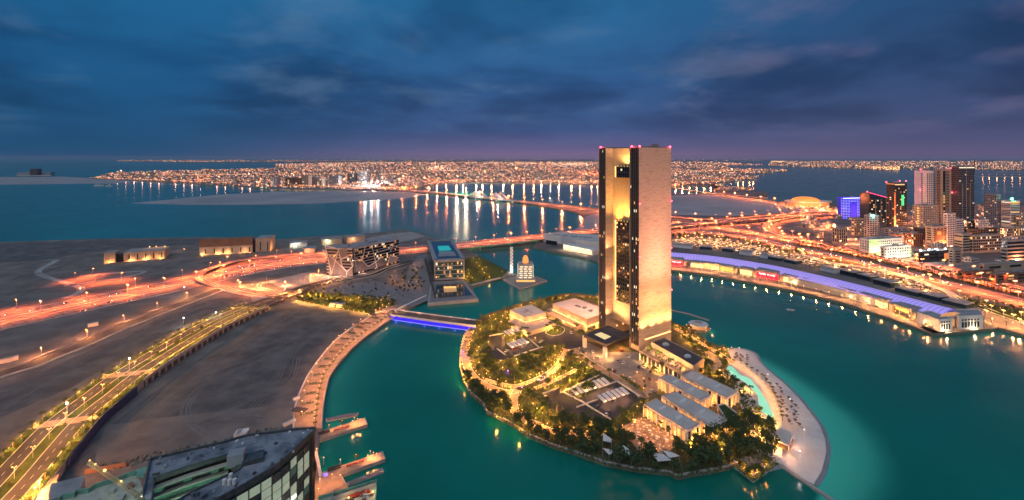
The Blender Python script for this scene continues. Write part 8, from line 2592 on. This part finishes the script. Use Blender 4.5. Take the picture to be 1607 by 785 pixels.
# rubble edge where the sand meets the office block
m_ = MB()
for k in range(240):
    f = rng.random(); p = G(150 + 290 * f + rng.uniform(-8, 8), 738 - 62 * f + rng.uniform(-6, 5), LZ + .2); m_.octa(p, rng.uniform(.4, 1.5), rng.choice((0, 1)))
o = part('rubble', m_, [M['stone'], M['roof_dark']], kind='stuff'); tag(o, 'rough rubble and scrap along the edge of the open sand', 'rubble')
for k, (x, y) in enumerate(((372, 683.5), (376, 682.5), (380, 682), (386, 681))):
    p = G(x, y, LZ); o = part('site_container', MB().cbox(p, 2.4, 6, LZ, LZ + 2.6, .2), M['white']); tag(o, 'small white container behind the office block, %s from the left' % ['first', 'second', 'third', 'fourth'][k], 'container')
for k, (x, y) in enumerate(((458, 664), (450, 668), (465, 628))):
    p = G(x, y, LZ); o = part('parked_van', MB().cbox(p, 5, 2, LZ + .5, LZ + 2.4, .9).cbox(p, 4.4, 1.8, LZ, LZ + .5, .9), M['white']); tag(o, 'white van on the sand beside the promenade, %s' % ['lower right of three', 'lower left of three', 'uppermost of three'][k], 'van')
# third block at the bottom edge
bz = 30
tq = GP([(486, 800), (500, 783), (591, 755.5), (588, 800)], bz)
c = sum(tq, Vector()) / 4
t = thing('quayside_block', 'grey-green unfinished block with open roof at the bottom edge beside the water', 'building', (c.x, c.y, LZ))
part('wall', MB().prism([tuple(c + (p - c) * .97) for p in tq], LZ, bz - 1.5), M['raw'], t)
part('roof_slab', MB().prism([tuple(p) for p in tq], bz - 1.5, bz - .4), M['raw'], t)
part('roof_edge', MB().strip([tq[1], tq[2], tq[3]], .7, 1.0, thick=2.2), M['green_tint'], t)
rl = GP([(520, 786), (590, 762)], bz); part('glass_rail', MB().strip(rl, .4, 1.6, thick=1.9), M['grey_clad'], t)
m_ = MB()
for k in range(26):
    p = G(rng.uniform(515, 586), rng.uniform(768, 795), bz); m_.cbox(p, rng.uniform(.6, 2.4), rng.uniform(.5, 1.6), bz - .4, bz + rng.uniform(0, .9), rng.uniform(0, 3), rng.choice((0, 1, 2)))
part('roof_debris', m_, [M['brown'], M['grey_clad'], M['roof_dark']], t, kind='stuff')
part('red_band', MB().strip(GP([(545, 782), (580, 770)], bz), 2.4, .3, thick=.6), M['red_seat'], t)
for q in ((547, 781), (585, 772)):
    p = G(q[0], q[1], bz + 1); part('site_lamp', MB().ball(p, .5, seg=8, rings=5), M['lamp_warm'], t); light('POINT', p + Vector((0, 0, 2)), 900, (1, .6, .25), .4, None, 'site_light')

# ------------------------------------------------------------------ last: drop what the frame never shows, tell repeats apart
ORD = ['', 'first', 'second', 'third', 'fourth', 'fifth', 'sixth', 'seventh', 'eighth', 'ninth', 'tenth', 'eleventh', 'twelfth', 'thirteenth', 'fourteenth', 'fifteenth', 'sixteenth', 'seventeenth', 'eighteenth', 'nineteenth']
def ordinal(n_):
    if n_ < 20: return ORD[n_]
    tens = ['', '', 'twent', 'thirt', 'fort', 'fift', 'sixt', 'sevent', 'eight', 'ninet'][n_ // 10]
    return tens + 'ieth' if n_ % 10 == 0 else tens + 'y-' + ORD[n_ % 10]
def drop(o):
    for ch in list(kmap.get(o, [])): drop(ch)
    bpy.data.objects.remove(o, do_unlink=True)
kmap = {}
for o in bpy.data.objects:
    if o.parent: kmap.setdefault(o.parent, []).append(o)
groups = {}
for nm_ in [o.name for o in bpy.data.objects if o.parent is None and 'category' in o]:
    o = bpy.data.objects.get(nm_)
    if o is None: continue
    if o.get('_free'):
        drop(o); continue
    if 'group' in o:
        y = max(1.0, o.location.y)
        if o.type == 'EMPTY' or o.name.startswith('moving') or o.name.startswith('parked_car'):
            px, py = CX + F * o.location.x / y, Y0 + F * (CAMH - o.location.z) / y
            if px < -45 or px > 1650 or py > 830 or o.location.y < 60:
                drop(o); continue
            o['_px'] = px
        groups.setdefault((o['group'], o['label']), []).append(o)
LONG = set()
for (g_, lb), obs in groups.items():
    if len(obs) == 1:
        del obs[0]['group']
        continue
    if len(obs) <= 45 and all('_px' in o for o in obs):
        obs.sort(key=lambda o: o['_px'])
        for k, o in enumerate(obs):
            o['label'] = ('leftmost ' if k == 0 else 'rightmost ' if k == len(obs) - 1 else ordinal(k + 1) + ' from left, ') + lb
            if len(o['label'].split()) > 16: LONG.add(lb)
for o in bpy.data.objects:
    for k in ('_px', '_free'):
        if k in o: del o[k]
